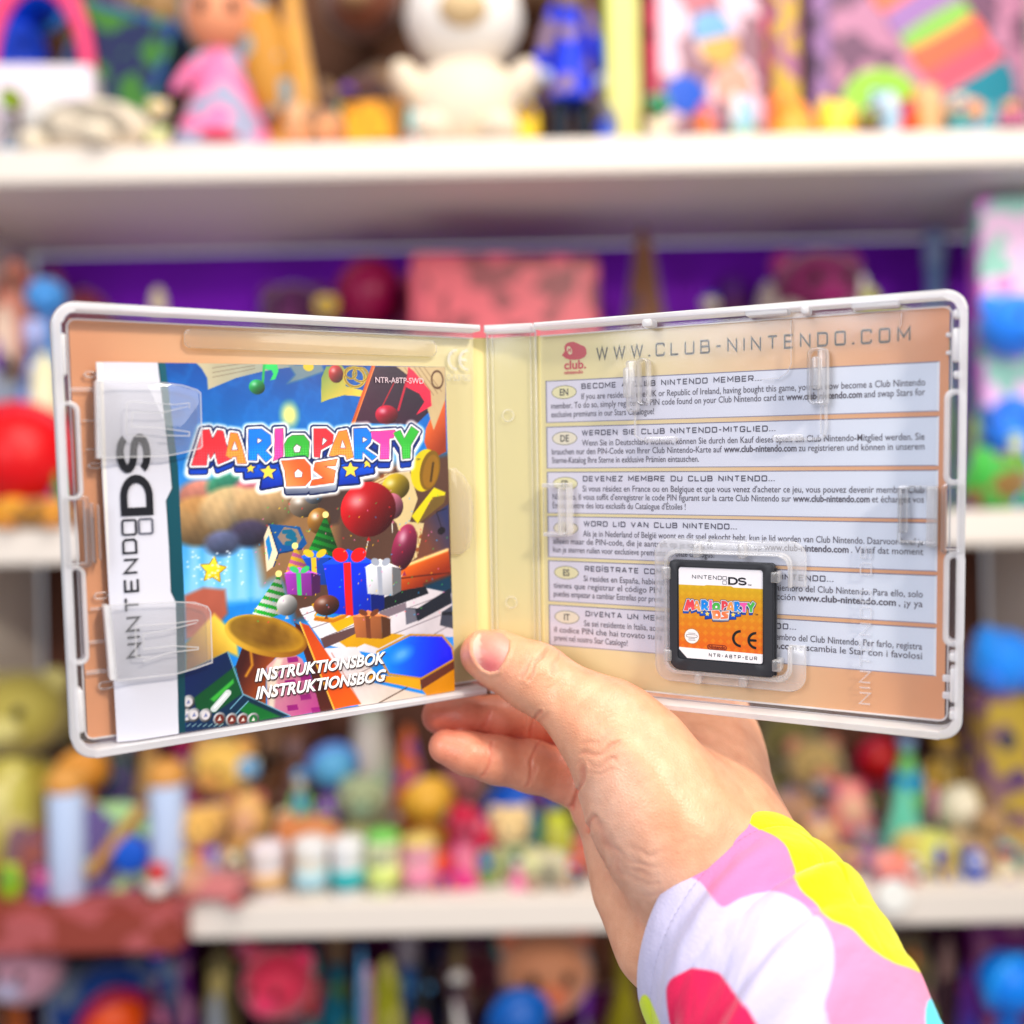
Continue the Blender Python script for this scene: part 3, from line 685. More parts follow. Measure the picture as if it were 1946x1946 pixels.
 ('plush','plush_toy','chestnut plush toy in the back row of the top shelf right of the white dog','soft toy',1010,-60,130,0,1.50,[(100,60,30),(110,70,40),(120,90,60),(80,50,30)]),
 ('plush','plush_toy','ochre plush toy in the back row of the top shelf left of the pink doll','soft toy',290,-30,130,0,1.50,[(150,120,60),(160,120,70),(130,100,50),(120,90,50)]),
]
for row in T: toy(*row)
HUES = {'red': (206, 20, 24), 'orange': (230, 110, 20), 'yellow': (236, 196, 40), 'lime': (150, 190, 40), 'green': (40, 140, 60), 'teal': (30, 150, 150), 'sky blue': (80, 170, 230), 'blue': (20, 70, 190),
        'violet': (110, 40, 160), 'magenta': (190, 20, 120), 'pink': (236, 130, 170), 'brown': (110, 64, 36), 'cream': (228, 212, 176), 'white': (236, 232, 228), 'grey': (130, 126, 130), 'black': (24, 22, 30)}
PLACES = {0: 'on the edge of the top shelf', 1: 'on the second shelf', 2: 'on the lower shelf', 3: 'on the bottom shelf'}
hn = list(HUES); k_f = 0
SPOTS = [(2, x, y, w, d) for x, y, w, d in ((20, 1640, 44, 1.275), (75, 1652, 40, 1.27), (300, 1640, 44, 1.27), (352, 1622, 46, 1.30), (400, 1600, 44, 1.31), (446, 1618, 40, 1.30), (540, 1540, 46, 1.36), (620, 1520, 44, 1.37), (752, 1530, 44, 1.36), (842, 1610, 42, 1.28),
          (925, 1610, 44, 1.29), (985, 1622, 40, 1.28), (1090, 1630, 40, 1.28), (1150, 1600, 44, 1.29), (1500, 1600, 44, 1.29), (1545, 1628, 38, 1.27), (1602, 1616, 42, 1.28), (1642, 1570, 44, 1.31), (1736, 1628, 40, 1.27), (1795, 1602, 46, 1.28), (1850, 1612, 44, 1.28), (1912, 1600, 50, 1.28),
          (470, 1440, 48, 1.42), (570, 1460, 44, 1.43), (705, 1490, 46, 1.42), (850, 1500, 44, 1.43), (1020, 1500, 46, 1.41), (1560, 1480, 46, 1.42), (1660, 1500, 44, 1.40), (1780, 1490, 46, 1.42), (1880, 1470, 46, 1.43))]
SPOTS += [(0, x, y, w, d) for x, y, w, d in ((20, 170, 60, 1.28), (300, 190, 44, 1.28), (660, 160, 54, 1.30), (790, 205, 44, 1.27), (1000, 190, 50, 1.28), (1150, 195, 44, 1.28), (1250, 180, 50, 1.28), (1340, 196, 48, 1.28), (1410, 176, 50, 1.28), (1650, 205, 40, 1.27), (1720, 190, 46, 1.28), (1820, 180, 50, 1.28), (1920, 190, 50, 1.28))]
SPOTS += [(1, x, y, w, d) for x, y, w, d in ((10, 640, 50, 1.36), (50, 580, 46, 1.42), (100, 880, 40, 1.27), (1880, 640, 50, 1.40), (1930, 820, 50, 1.28), (1860, 790, 44, 1.34), (1640, 520, 50, 1.44), (1350, 560, 50, 1.42), (620, 560, 50, 1.44), (300, 545, 54, 1.42))]
SPOTS += [(3, x, y, w, d) for x, y, w, d in ((20, 1800, 60, 1.40), (120, 1790, 50, 1.45), (300, 1800, 50, 1.36), (460, 1780, 46, 1.46), (590, 1800, 54, 1.40), (700, 1790, 46, 1.38), (800, 1830, 54, 1.36), (870, 1850, 50, 1.36), (960, 1780, 50, 1.47), (1110, 1800, 50, 1.38), (1750, 1800, 54, 1.40), (1840, 1830, 54, 1.38))]
for sh, x, y, w, d in SPOTS:
    a = hn[(k_f * 5 + 3) % 16]; b = hn[(k_f * 5 + 3 + 1 + (k_f // 16) * 3 + k_f % 3) % 16]
    if a == b: b = hn[(hn.index(b) + 7) % 16]
    c3 = hn[(k_f * 7 + 2) % 16]
    toy(('egg', 'doll', 'plush', 'figure', 'mound')[k_f % 5], 'toy_figurine', 'tiny %s and %s figurine %s' % (a, b, PLACES[sh]), 'figurine', x, y, w, sh, d,
        [HUES[a], HUES[b], HUES[c3], HUES[hn[(k_f * 3 + 9) % 16]]], None, 'tiny figurines along the shelves')
    k_f += 1

# ================================================================== the open game case
HINGE_R = (0.06656, -0.22445, 0.00915)
HINGE_T = (-0.80392, 0.03684, -348.25179)
A_LID, A_TRAY, PW, PH, SPW = 0.75033, 0.22961, 140.3, 67.5, 9.12   # opening angles, panel width, half height, half spine
def rot_vec(a):
    a = Vector(a); return Matrix.Rotation(a.length, 3, a.normalized())
CASE_R = rot_vec(HINGE_R); CASE_T = Vector(HINGE_T)                 # in camera axes, mm
case = empty('game_case')
case.matrix_world = (CR @ CASE_R).to_4x4()
case.location = CR @ (CASE_T * MM)
tag(case, 'open clear plastic game case with an orange printed inlay, held up by a hand', 'game case')
class Panel:
    def __init__(s, o, ang):
        s.o = Vector(o)
        s.M = Matrix.Rotation(-ang, 3, 'Y')
        s.Rm = CASE_R @ s.M; s.T = CASE_R @ s.o + CASE_T
        s.local = Matrix.Translation(s.o * MM) @ s.M.to_4x4()
        s.N = s.Rm @ Vector((0, 0, 1))
    def loc(s, sx, sy, d=0.0):
        """the point of this panel (mm) seen at a pixel of the photograph, at height d over the rim plane"""
        ray = Vector(((sx - CEN) / FPX, (CEN - sy) / FPX, -1))
        t = s.N.dot(s.T + s.N * d) / s.N.dot(ray)
        q = s.Rm.transposed() @ (ray * t - s.T)
        return (q.x, q.y)
    def locs(s, pts, d=0.0): return [s.loc(x, y, d) for x, y in pts]
    def cam(s, x, y, z): return s.Rm @ Vector((x, y, z)) + s.T          # mm, camera axes
LID = Panel((-SPW, 0, 0), -A_LID)
TRAY = Panel((SPW, 0, 0), A_TRAY)
SPINE = Panel((0, 0, 0), 0)
def z0(ox, oy, k):                      # a pixel read off an enlargement of the photograph
    return lambda x, y: (ox + x * k, oy + y * k)
Z1 = z0(60, 540, .2588); Z2 = z0(60, 1000, .2588); Z3 = z0(480, 560, .31056); Z4 = z0(480, 1000, .31056)
Z5 = z0(980, 520, .2588); Z6 = z0(1400, 520, .2588); Z7 = z0(980, 940, .2588); Z8 = z0(1400, 940, .2588)
def case_part(name, bm, mats, panel=None, parent=None, smooth=True):
    o = bm_obj(name, bm, mats)
    if parent is None:
        o.parent = case; o.matrix_local = panel.local
    else:
        o.parent = parent
    if smooth: auto_smooth(o, 40)
    return o
FLOOR = -6.5
def u_rim(bm, sgn):
    W = PW; H = PH; t = 2.2
    def m(p): return [(x * sgn, y) for x, y in p]
    out = [(0.4, -H)] + [(x, y) for x, y in rrect(0, -H, W, H, 6.5, 8, (0, 1, 1, 0))][1:-1] + [(0.4, H)]
    inn = [(0.4, -H + t)] + [(x, y) for x, y in rrect(0, -H + t, W - t, H - t, 4.3, 8, (0, 1, 1, 0))][1:-1] + [(0.4, H - t)]
    prism_bm(bm, ccw(m(out + inn[::-1])), -8.6, 0, .7, 3)
    # a low inner ledge along the wall
    t2 = t + 1.9
    out = [(0.6, -H + t2)] + rrect(0, -H + t2, W - t2, H - t2, 2.6, 5, (0, 1, 1, 0))[1:-1] + [(0.6, H - t2)]
    t3 = t2 + .45
    inn = [(0.6, -H + t3)] + rrect(0, -H + t3, W - t3, H - t3, 2.2, 5, (0, 1, 1, 0))[1:-1] + [(0.6, H - t3)]
    prism_bm(bm, ccw(m(out + inn[::-1])), FLOOR, FLOOR + .8, .1, 1)
def plate(bm, sgn):
    prism_bm(bm, ccw([(x * sgn, y) for x, y in rrect(.3, -PH + 2.25, PW - 2.25, PH - 2.25, 4.2, 6, (0, 1, 1, 0))]), FLOOR - 1.0, FLOOR)
bm = bmesh.new(); u_rim(bm, -1); lid = case_part('lid', bm, M_FROST, LID)
tag(lid, 'left half of the case holding the booklet')
bm = bmesh.new(); plate(bm, -1); case_part('clear_panel', bm, M_CLEAR, parent=lid, smooth=False)
bm = bmesh.new(); u_rim(bm, 1); tray = case_part('tray_half', bm, M_FROST, TRAY)
tag(tray, 'right half of the case holding the cartridge')
bm = bmesh.new(); plate(bm, 1); case_part('clear_panel', bm, M_CLEAR, parent=tray, smooth=False)
# ---- spine: floor, two low end walls, thin hinge ribs
bm = bmesh.new()
S0 = SPW + 1.0
prism_bm(bm, box_pts(-SPW - .5, -PH + 1.0, SPW + .5, PH - 1.0), -7.95, -7.2)
spine = case_part('spine', bm, M_CLEAR, SPINE, smooth=False)
for s in (-1, 1):
    bm = bmesh.new()
    prism_bm(bm, box_pts(-SPW + .3, s * PH, SPW - .3, s * (PH - 2.6)), -8.4, -1.2, .5)
    case_part('end_wall', bm, M_FROST, parent=spine)
for s in (-1, 1):
    bm = bmesh.new()
    prism_bm(bm, box_pts(s * (SPW + .15), -PH + 1.2, s * (SPW - .35), PH - 1.2), -7.4, -6.4, .2)
    prism_bm(bm, box_pts(s * (SPW - 1.9), -PH + 1.2, s * (SPW - 2.15), PH - 1.2), -7.4, -6.9, .1)
    case_part('hinge_rib', bm, M_TRAYP, parent=spine)
def circle(cx, cy, r, n=24): return [(cx + r * math.cos(2 * math.pi * i / n), cy + r * math.sin(2 * math.pi * i / n)) for i in range(n)]
for q in (Z3(1565, 740), Z4(1585, 465)):
    c = SPINE.loc(*q, -7.4); bm = bmesh.new()
    ring_bm(bm, circle(*c, 2.3), circle(*c, 1.9), -7.2, -6.95, .08)
    case_part('pin_mark', bm, M_TRAYP, parent=spine)
# ---- rim fittings
def pxbox(panel, a, b, d):                 # axis-aligned box of the panel from two opposite pixels
    p = panel.loc(*a, d); q = panel.loc(*b, d)
    return box_pts(p[0], p[1], q[0], q[1])
def fitting(name, parent, panel, a, b, d0, d1, mat=None, r=.6, bev=.3, label=None):
    bm = bmesh.new(); p = pxbox(panel, a, b, d1)
    x0, y0, x1, y1 = p[0][0], p[0][1], p[2][0], p[2][1]
    rr = min(r, (x1 - x0) * .45, (y1 - y0) * .45)
    prism_bm(bm, rrect(x0, y0, x1, y1, rr, 4), d0, d1, min(bev, rr * .8, (d1 - d0) * .45), 2)
    return case_part(name, bm, mat or M_FROST, parent=parent)
def frame_fit(name, parent, panel, a, b, d0, d1, wall, mat=None, r=1.2, bev=.25):
    bm = bmesh.new(); p = pxbox(panel, a, b, d1)
    x0, y0, x1, y1 = p[0][0], p[0][1], p[2][0], p[2][1]
    ring_bm(bm, rrect(x0, y0, x1, y1, r, 5), rrect(x0 + wall, y0 + wall, x1 - wall, y1 - wall, max(.2, r - wall * .7), 5), d0, d1, bev)
    return case_part(name, bm, mat or M_FROST, parent=parent)
M_TAB = clear_mat('white_tab_plastic', 0.86, edge=0.1, rough=0.3)
fitting('rim_tab', lid, LID, Z1(212, 360), Z1(262, 668), FLOOR, -.2, M_TAB)
fitting('rim_tab', lid, LID, Z2(325, 1210), Z2(390, 1515), FLOOR, -.2, M_TAB)
frame_fit('finger_frame', lid, LID, Z1(190, 860), Z1(385, 1585), FLOOR, -.6, .95, r=2.6)
frame_fit('finger_frame', lid, LID, Z2(250, 300), Z2(428, 1015), FLOOR, -.6, .95, r=2.6)
frame_fit('latch', lid, LID, Z1(225, 1560), Z2(445, 300), FLOOR, .2, 1.3, M_CLIP, r=1.2)
fitting('latch_bar', lid, LID, Z1(440, 1610), Z2(475, 270), FLOOR, -.4, M_CLIP, .5)
fitting('latch_bar', lid, LID, Z1(490, 1620), Z2(515, 250), FLOOR, -.8, M_CLIP, .5)
for q, a, b in ((Z1, (380, 635), (480, 690)), (Z1, (412, 1310), (525, 1356)), (Z2, (455, 488), (570, 535)), (Z2, (488, 1146), (612, 1192))):
    frame_fit('slit', lid, LID, q(*a), q(*b), FLOOR, FLOOR + .7, .55, M_TRAYP, 1.2, .2)
for q, a, b in ((Z1, (280, 755), (470, 790)), (Z1, (370, 995), (480, 1008)), (Z1, (400, 1208), (490, 1218)), (Z2, (430, 600), (540, 612)), (Z2, (420, 842), (550, 856)), (Z2, (400, 1062), (560, 1076))):
    fitting('floor_rib', lid, LID, q(*a), q(*b), FLOOR, FLOOR + .35, M_TRAYP, .3, .1)
# moulded groove along the top, finger recess, embossed marks
M_GROOVE = clear_mat('moulded_groove', 0.16, (0.98, 0.93, 0.78), 0.08, 0.5, 1.3)
bm = bmesh.new()
a = LID.loc(*Z1(1120, 330), FLOOR + 1); b = LID.loc(*Z3(1128, 380), FLOOR + 1)
gy0 = .5 * (LID.loc(*Z1(1125, 465), FLOOR + 1)[1] + b[1]); gy1 = .5 * (a[1] + LID.loc(*Z3(1128, 278), FLOOR + 1)[1])
prism_bm(bm, rrect(a[0], gy0, b[0], gy1, 1.6, 6), FLOOR, FLOOR + 1.4, 1.2, 4)
case_part('moulded_groove', bm, M_GROOVE, parent=lid)
bm = bmesh.new()
D_ = [Z3(1205, 1065), Z3(1245, 1060), Z3(1300, 1110), Z3(1345, 1190), Z3(1350, 1300), Z3(1350, 1470), Z3(1330, 1550), Z3(1280, 1590), Z3(1210, 1590)]
prism_bm(bm, ccw(LID.locs(D_, FLOOR + 1)), FLOOR, FLOOR + 1.1, .8, 3)
case_part('finger_recess', bm, M_GROOVE, parent=lid)
def relief(name, parent, panel, V, F, x0, y0, kx, ky, d0, h, mat, rot=0):
    bm = bmesh.new()
    for f in F:
        pts = []
        for i in f:
            x, y = V[i][0] * kx, V[i][1] * ky
            if rot: x, y = -y, x
            pts.append((x0 + x, y0 + y))
        try: prism_bm(bm, ccw(pts), d0, d0 + h)
        except ValueError: pass
    return case_part(name, bm, mat, parent=parent, smooth=False)
c = LID.loc(*Z3(1200, 455), FLOOR); e = LID.loc(*Z3(1322, 440), FLOOR)
arcs = []
for dx in (0, .55):
    arcs.append([(dx + .42 + .42 * math.cos(R(t)), .5 + .5 * math.sin(R(t))) for t in range(90, 271, 15)])
arcs.append([(.55 + .02, .5), (.55 + .34, .5)])
V = []; F = []
for pl in arcs:
    v, f = thick(pl, .13); n = len(V); V += v; F += [tuple(i + n for i in q) for q in f]
kk = e[0] - c[0]
relief('embossed_mark', lid, LID, V, F, c[0], c[1], kk, kk * .85, FLOOR + .02, .18, M_RELIEF)
c = LID.loc(*Z3(1192, 525), FLOOR); e = LID.loc(*Z3(1330, 495), FLOOR)
V, F, w = stroke_text('D-63760', .13)
relief('embossed_mark', lid, LID, V, F, c[0], c[1], (e[0] - c[0]) / w, 2.2, FLOOR + .02, .18, M_RELIEF)
# ---- booklet clips: bent clear tongues over the left edge of the booklet
M_CLIPEDGE = clear_mat('highlight_and_groove_plastic', 0.42, tint=(1, 1, 1), edge=0.5, rough=0.05, gloss=2.0)  # whitened to put the edge highlight into the colour; also for slot lines
def clip(pts, slot, wall):
    bm = bmesh.new()
    P = ccw(LID.locs(pts, .5))
    prism_bm(bm, P, -.3, .5, .3, 2)
    o = case_part('booklet_clip', bm, M_CLIP, parent=lid)
    def strip(name, pl, w_, d0, d1, mat):
        v, f = thick(pl, w_); bm = bmesh.new(); n = len(v)
        vb = [bm.verts.new((x * MM, y * MM, d0 * MM)) for x, y in v]; vt = [bm.verts.new((x * MM, y * MM, d1 * MM)) for x, y in v]
        for q in f:
            bm.faces.new([vt[i] for i in q]); bm.faces.new([vb[i] for i in q][::-1])
        h = n // 2; closed = len(f) == h
        for i in range(h if closed else h - 1):
            j = (i + 1) % h
            bm.faces.new((vb[j], vb[i], vt[i], vt[j])); bm.faces.new((vb[h + i], vb[h + j], vt[h + j], vt[h + i]))
        if not closed:
            bm.faces.new((vb[0], vb[h], vt[h], vt[0])); bm.faces.new((vb[n - 1], vb[h - 1], vt[h - 1], vt[n - 1]))
        bmesh.ops.recalc_face_normals(bm, faces=bm.faces)
        e = bm_obj(name, bm, mat); e.parent = lid
        return e
    strip('clip_edge_highlight', P + [P[0]], .38, .48, .72, M_CLIPEDGE)  # milky outline strip added as a highlight along the tongue's edge
    for pl in slot: strip('clip_groove', LID.locs(pl, .9), .34, .46, .8, M_CLIPEDGE)
    strip('clip_foot', LID.locs(wall, .3), 1.5, FLOOR, .3, M_TAB)
    return o
clip([Z1(490, 712), Z1(700, 722), Z1(985, 728), Z1(1110, 745), Z1(1215, 778), Z1(1240, 800), Z1(1252, 1190), Z1(1238, 1206), Z1(1100, 1240), Z1(985, 1262), Z1(500, 1275)],
     [[Z1(1160, 915), Z1(1158, 872), Z1(1060, 885), Z1(860, 872), Z1(715, 862), Z1(700, 880), Z1(698, 1095), Z1(712, 1112), Z1(860, 1120)], [Z1(1150, 895), Z1(960, 945), Z1(740, 938), Z1(735, 1045), Z1(940, 1055), Z1(1160, 1085), Z1(1160, 1115), Z1(960, 1110)]],
     [Z1(495, 705), Z1(505, 1280)])
clip([Z2(575, 580), Z2(720, 568), Z2(1060, 556), Z2(1200, 560), Z2(1290, 590), Z2(1314, 630), Z2(1326, 1000), Z2(1200, 1045), Z2(1060, 1085), Z2(625, 1135)],
     [[Z2(1225, 700), Z2(1220, 690), Z2(1065, 712), Z2(765, 735), Z2(765, 960), Z2(870, 965)], [Z2(1215, 710), Z2(1000, 765), Z2(822, 790), Z2(825, 905), Z2(1040, 880), Z2(1225, 890), Z2(1225, 905), Z2(1010, 930), Z2(820, 995)]],
     [Z2(555, 590), Z2(600, 1130)])
# ---- tray half: guides, brackets, cartridge holder
for a, b in ((Z5(925, 335), Z5(995, 385)), (Z6(470, 240), Z6(528, 292))):
    fitting('rim_tab', tray, TRAY, a, b, FLOOR, .2, M_TAB, .8)
for a, b in ((Z6(840, 205), Z6(1190, 232)), (Z6(60, 258), Z6(370, 290)), (Z6(1590, 262), Z6(1655, 318)), (Z6(1585, 400), Z6(1650, 640)), (Z6(1590, 715), Z6(1655, 765)),
             (Z8(1560, 1165), Z8(1625, 1230)), (Z8(1565, 1280), Z8(1622, 1530)), (Z8(1560, 1590), Z8(1625, 1660))):
    fitting('rim_tab', tray, TRAY, a, b, FLOOR, -.3, M_TAB, .7)
for a, b in ((Z6(1535, 432), Z6(1580, 464)), (Z6(1535, 566), Z6(1580, 594)), (Z8(1510, 1325), Z8(1570, 1380)), (Z8(1510, 1450), Z8(1570, 1505))):
    fitting('floor_rib', tray, TRAY, a, b, FLOOR, FLOOR + 1.2, M_TAB, .5)
frame_fit('finger_frame', tray, TRAY, Z6(1525, 850), Z6(1680, 1555), FLOOR, -.4, 1.5, r=2.6)
frame_fit('finger_frame', tray, TRAY, Z8(1520, 425), Z8(1668, 1125), FLOOR, -.4, 1.5, r=2.6)
frame_fit('latch', tray, TRAY, Z6(1505, 1545), Z8(1672, 440), FLOOR, .2, 1.3, M_CLIP, r=1.2)
frame_fit('bracket', tray, TRAY, Z6(1180, 1560), Z8(1470, 372), FLOOR, -1.0, .9, M_CLIP, r=.8)
fitting('bracket_wall', tray, TRAY, Z6(1395, 1570), Z8(1470, 385), FLOOR, -.8, M_TRAYP, .5)
fitting('bracket_wall', tray, TRAY, Z6(1190, 1572), Z6(1250, 1905), FLOOR, -1.6, M_CLIP, .4)
fitting('bracket', tray, TRAY, Z5(305, 1570), Z7(328, 300), FLOOR, -.8, M_TRAYP, .3)
fitting('bracket', tray, TRAY, Z5(365, 1570), Z7(380, 285), FLOOR, -.8, M_TRAYP, .3)
fitting('bracket_wall', tray, TRAY, Z5(190, 1540), Z5(378, 1572), FLOOR, -1.2, M_TRAYP, .3)
fitting('bracket_wall', tray, TRAY, Z7(200, 278), Z7(378, 312), FLOOR, -1.2, M_TRAYP, .3)
frame_fit('bracket', tray, TRAY, Z5(195, 1545), Z7(375, 310), FLOOR, FLOOR + .8, .3, M_CLIP, r=.5)
frame_fit('slot_guide', tray, TRAY, Z5(880, 620), Z5(968, 960), FLOOR, -2.0, .7, M_CLIP, r=1.6)
fitting('slot_guide', tray, TRAY, Z5(806, 640), Z5(884, 1015), FLOOR, -2.2, M_TRAYP, 1.0)
fitting('slot_guide', tray, TRAY, Z5(786, 690), Z5(838, 910), FLOOR, -.8, M_TRAYP, .9)
frame_fit('slot_guide', tray, TRAY, Z6(515, 545), Z6(668, 955), FLOOR, -2.2, .8, M_CLIP, r=2.0)
fitting('slot_guide', tray, TRAY, Z6(592, 550), Z6(664, 960), FLOOR, -2.4, M_TRAYP, .9)
fitting('slot_guide', tray, TRAY, Z6(546, 610), Z6(605, 845), FLOOR, -.8, M_TRAYP, .9)
bm = bmesh.new()
for pl, w_ in (([Z5(876, 1015), Z5(876, 1190), Z5(930, 1222)], .45), ([Z6(655, 960), Z6(658, 1130), Z6(640, 1195), Z6(590, 1212), Z6(400, 1218)], .9), ([Z6(618, 965), Z6(618, 1180)], .35),
               ([Z6(400, 340), Z6(400, 660), Z6(370, 730), Z6(310, 768), Z6(180, 776)], .22), ([Z6(1213, 285), Z6(1200, 395)], .35)):
    v, f = thick(TRAY.locs(pl, FLOOR + .5), w_); bm = bmesh.new()
    for q in f: prism_bm(bm, ccw([tuple(v[i]) for i in q]), FLOOR, FLOOR + .9)
    case_part('floor_line', bm, M_TRAYP, parent=tray, smooth=False)
fitting('floor_rib', tray, TRAY, Z5(940, 1198), Z5(1178, 1238), FLOOR, FLOOR + 2.2, M_TRAYP, 1.2)
fitting('floor_rib', tray, TRAY, Z6(258, 1182), Z6(480, 1228), FLOOR, FLOOR + 2.2, M_TRAYP, 1.2)
# cartridge holder: milky walls round the cartridge, open at the right
HX0, HY1 = TRAY.loc(*Z7(1000, 325), -1.5); HX1, HY0 = TRAY.loc(*Z8(492, 1475), -1.5)
CX0, CY1 = TRAY.loc(*Z7(1122, 482), -1.6); CX1, CY0 = TRAY.loc(*Z7(1895, 1355), -1.6)
bm = bmesh.new()
gy_hi = TRAY.loc(*Z8(490, 690), -1.5)[1]; gy_lo = TRAY.loc(*Z8(490, 1130), -1.5)[1]
wl = 1.0
outer = [(HX1, gy_hi)] + rrect(HX0, HY0, HX1, HY1, 5.0, 8)[18:36][:0]
rr_ = rrect(HX0, HY0, HX1, HY1, 5.0, 8)
ll, lr, ur, ul = rr_[0:9], rr_[9:18], rr_[18:27], rr_[27:36]
ri = rrect(HX0 + 5.2, HY0 + 4.6, HX1 - 5.2, HY1 - 4.6, 3.6, 8)
ill, ilr, iur, iul = ri[0:9], ri[9:18], ri[18:27], ri[27:36]
C_out = [(HX1, gy_hi)] + ur + ul + ll + lr + [(HX1, gy_lo)]
C_in = [(HX1 - 5.2, gy_lo)] + ilr[::-1] + ill[::-1] + iul[::-1] + iur[::-1] + [(HX1 - 5.2, gy_hi)]
prism_bm(bm, ccw(C_out + C_in), FLOOR, -4.4, .5, 2)
holder = case_part('cartridge_holder', bm, M_TRAYP, parent=tray)
bm = bmesh.new()
def band(o_, i_, z0_, z1_): prism_bm(bm, ccw(o_ + i_[::-1]), z0_, z1_, .3, 2)
i2 = rrect(HX0 + 4.1, HY0 + 3.6, HX1 - 4.1, HY1 - 3.6, 3.9, 8)
i3 = rrect(HX0 + 5.1, HY0 + 4.6, HX1 - 5.1, HY1 - 4.6, 3.2, 8)
band([(HX1 - 4.1, gy_hi)] + i2[18:27] + i2[27:36], [(HX1 - 5.1, gy_hi)] + i3[18:27] + i3[27:36], -4.4, -1.2)
band(i2[27:36] + i2[0:9], i3[27:36] + i3[0:9], -4.4, -2.0)
band(i2[0:9] + i2[9:18] + [(HX1 - 4.1, gy_lo)], i3[0:9] + i3[9:18] + [(HX1 - 5.1, gy_lo)], -4.4, -1.2)
case_part('holder_wall', bm, M_TRAYP, parent=tray)
for a, b in ((Z7(1068, 530), Z7(1132, 625)), (Z7(1082, 1140), Z7(1140, 1225)), (Z7(1872, 572), Z7(1932, 650)), (Z8(258, 1218), Z8(322, 1305))):
    fitting('clip_tab', tray, TRAY, a, b, FLOOR, -.9, M_TRAYP, .4)
for a, b in ((Z7(1300, 365), Z7(1345, 465)), (Z7(1630, 360), Z7(1680, 475)), (Z7(1310, 1320), Z7(1355, 1395)), (Z7(1635, 1345), Z7(1690, 1420))):
    fitting('holder_rib', tray, TRAY, a, b, FLOOR, -1.4, M_TRAYP, .6)
# raised upright lettering moulded into the right half
V, F, w = stroke_text('NINTENDO DS', .12, .3)
a = TRAY.loc(*Z8(985, 1545), FLOOR); b = TRAY.loc(*Z8(985, 380), FLOOR)
relief('embossed_lettering', tray, TRAY, V, F, a[0], a[1], (b[1] - a[1]) / w, 3.6, FLOOR + .02, .25, M_RELIEF, 1)

# ---- the printed inlay sheet behind the clear plastic
SHD = FLOOR - 1.6
def sheet_rgb(ax):
    st = [(0, (234, 218, 150)), (30, (240, 222, 158)), (70, (242, 206, 152)), (105, (240, 178, 122)), (136, (238, 160, 106))]
    for (a_, c_), (b_, e_) in zip(st, st[1:]):
        if ax <= b_:
            t_ = max(0, (ax - a_) / (b_ - a_)); return tuple(c_[i] * (1 - t_) + e_[i] * t_ for i in range(3))
    return st[-1][1]
buf = Buf(); cols_ = []
for pan, xs in ((LID, np.linspace(-135.2, -.8, 30)), (SPINE, np.linspace(-SPW - .6, SPW + .6, 6)), (TRAY, np.linspace(.8, 135.2, 30))):
    for x in xs:
        base_x = abs(x) + (SPW if pan is not SPINE else 0) - 4
        for y in (-63.6, 63.6):
            p = pan.M @ Vector((x, y, SHD)) + pan.o
            buf.v.append(tuple(p)); buf.c.append(sheet_rgb(max(0, base_x)))
    cols_.append(len(xs))
k = 0
n_all = sum(cols_)
for i in range(n_all - 1):
    a = 2 * i; buf.f.append((a, a + 2, a + 3, a + 1))
sheet = buf.build('cover_sheet', M_PRINT)
sheet.parent = case
sm = sheet.modifiers.new('paper', 'SOLIDIFY'); sm.thickness = .00025; sm.offset = -1
INK = (74, 64, 76); INKB = (58, 52, 74); EDGE = (120, 118, 140)
TOPS = (47.2, 30.6, 14.2, -2.0, -18.3, -34.7)
BOXH = 15.2
LANG = ('EN', 'DE', 'FR', 'NL', 'ES', 'IT')
tb = Buf()
for tp in TOPS:
    x0_, x1_, y0_, y1_ = 1.5, 132.6, tp - BOXH, tp
    n = 12; z = SHD + .05
    for i in range(n):
        xa = x0_ + (x1_ - x0_) * i / n; xb = x0_ + (x1_ - x0_) * (i + 1) / n
        ca = tuple(np.array((226, 219, 228)) * (1 - i / n) + np.array((234, 240, 248)) * i / n)
        cb = tuple(np.array((226, 219, 228)) * (1 - (i + 1) / n) + np.array((234, 240, 248)) * (i + 1) / n)
        n_ = len(tb.v)
        tb.v += [(xa, y0_, z), (xb, y0_, z), (xb, y1_, z), (xa, y1_, z)]; tb.c += [ca, cb, cb, ca]; tb.f.append((n_, n_ + 1, n_ + 2, n_ + 3))
    z = SHD + .07
    tb.poly([(x0_, y0_, z), (x0_ + .45, y0_ + .3, z), (x0_ + .45, y1_ - .35, z), (x0_, y1_, z)], EDGE)
    tb.poly([(x0_, y1_, z), (x0_ + .45, y1_ - .35, z), (x1_ - .4, y1_ - .35, z), (x1_, y1_, z)], EDGE)
    tb.poly([(x0_, y0_, z), (x1_, y0_, z), (x1_ - .6, y0_ + .3, z), (x0_ + .45, y0_ + .3, z)], (150, 146, 164))
    tb.poly([(x1_ - .7, y0_ + .3, z), (x1_, y0_, z), (x1_, y1_, z), (x1_ - .7, y1_ - .35, z)], (248, 250, 252))
boxes = tb.build('text_box', M_PRINT)
boxes.parent = sheet; boxes.matrix_local = TRAY.local
ov = Buf()
for tp, lg in zip(TOPS, LANG):
    cx, cy = 8.75, tp - 4.35
    ov.poly([(cx + 4.9 * math.cos(t), cy + 2.45 * math.sin(t), SHD + .09) for t in np.linspace(0, 2 * math.pi, 40, False)], (110, 104, 70))
    ov.poly([(cx + 4.65 * math.cos(t), cy + 2.22 * math.sin(t), SHD + .11) for t in np.linspace(0, 2 * math.pi, 40, False)], (238, 228, 170) if lg in ('EN', 'FR', 'ES') else (240, 228, 196))
    V, F, w = font_text(lg, .02)
    k = 2.1 / CAPH
    put_text(ov, [(lg, 1)], cx - w * k * .44, cx + w * k * .44, cy - 1.15, 2.3, SHD + .13, (66, 62, 52))
ovals = ov.build('language_oval', M_PRINT)
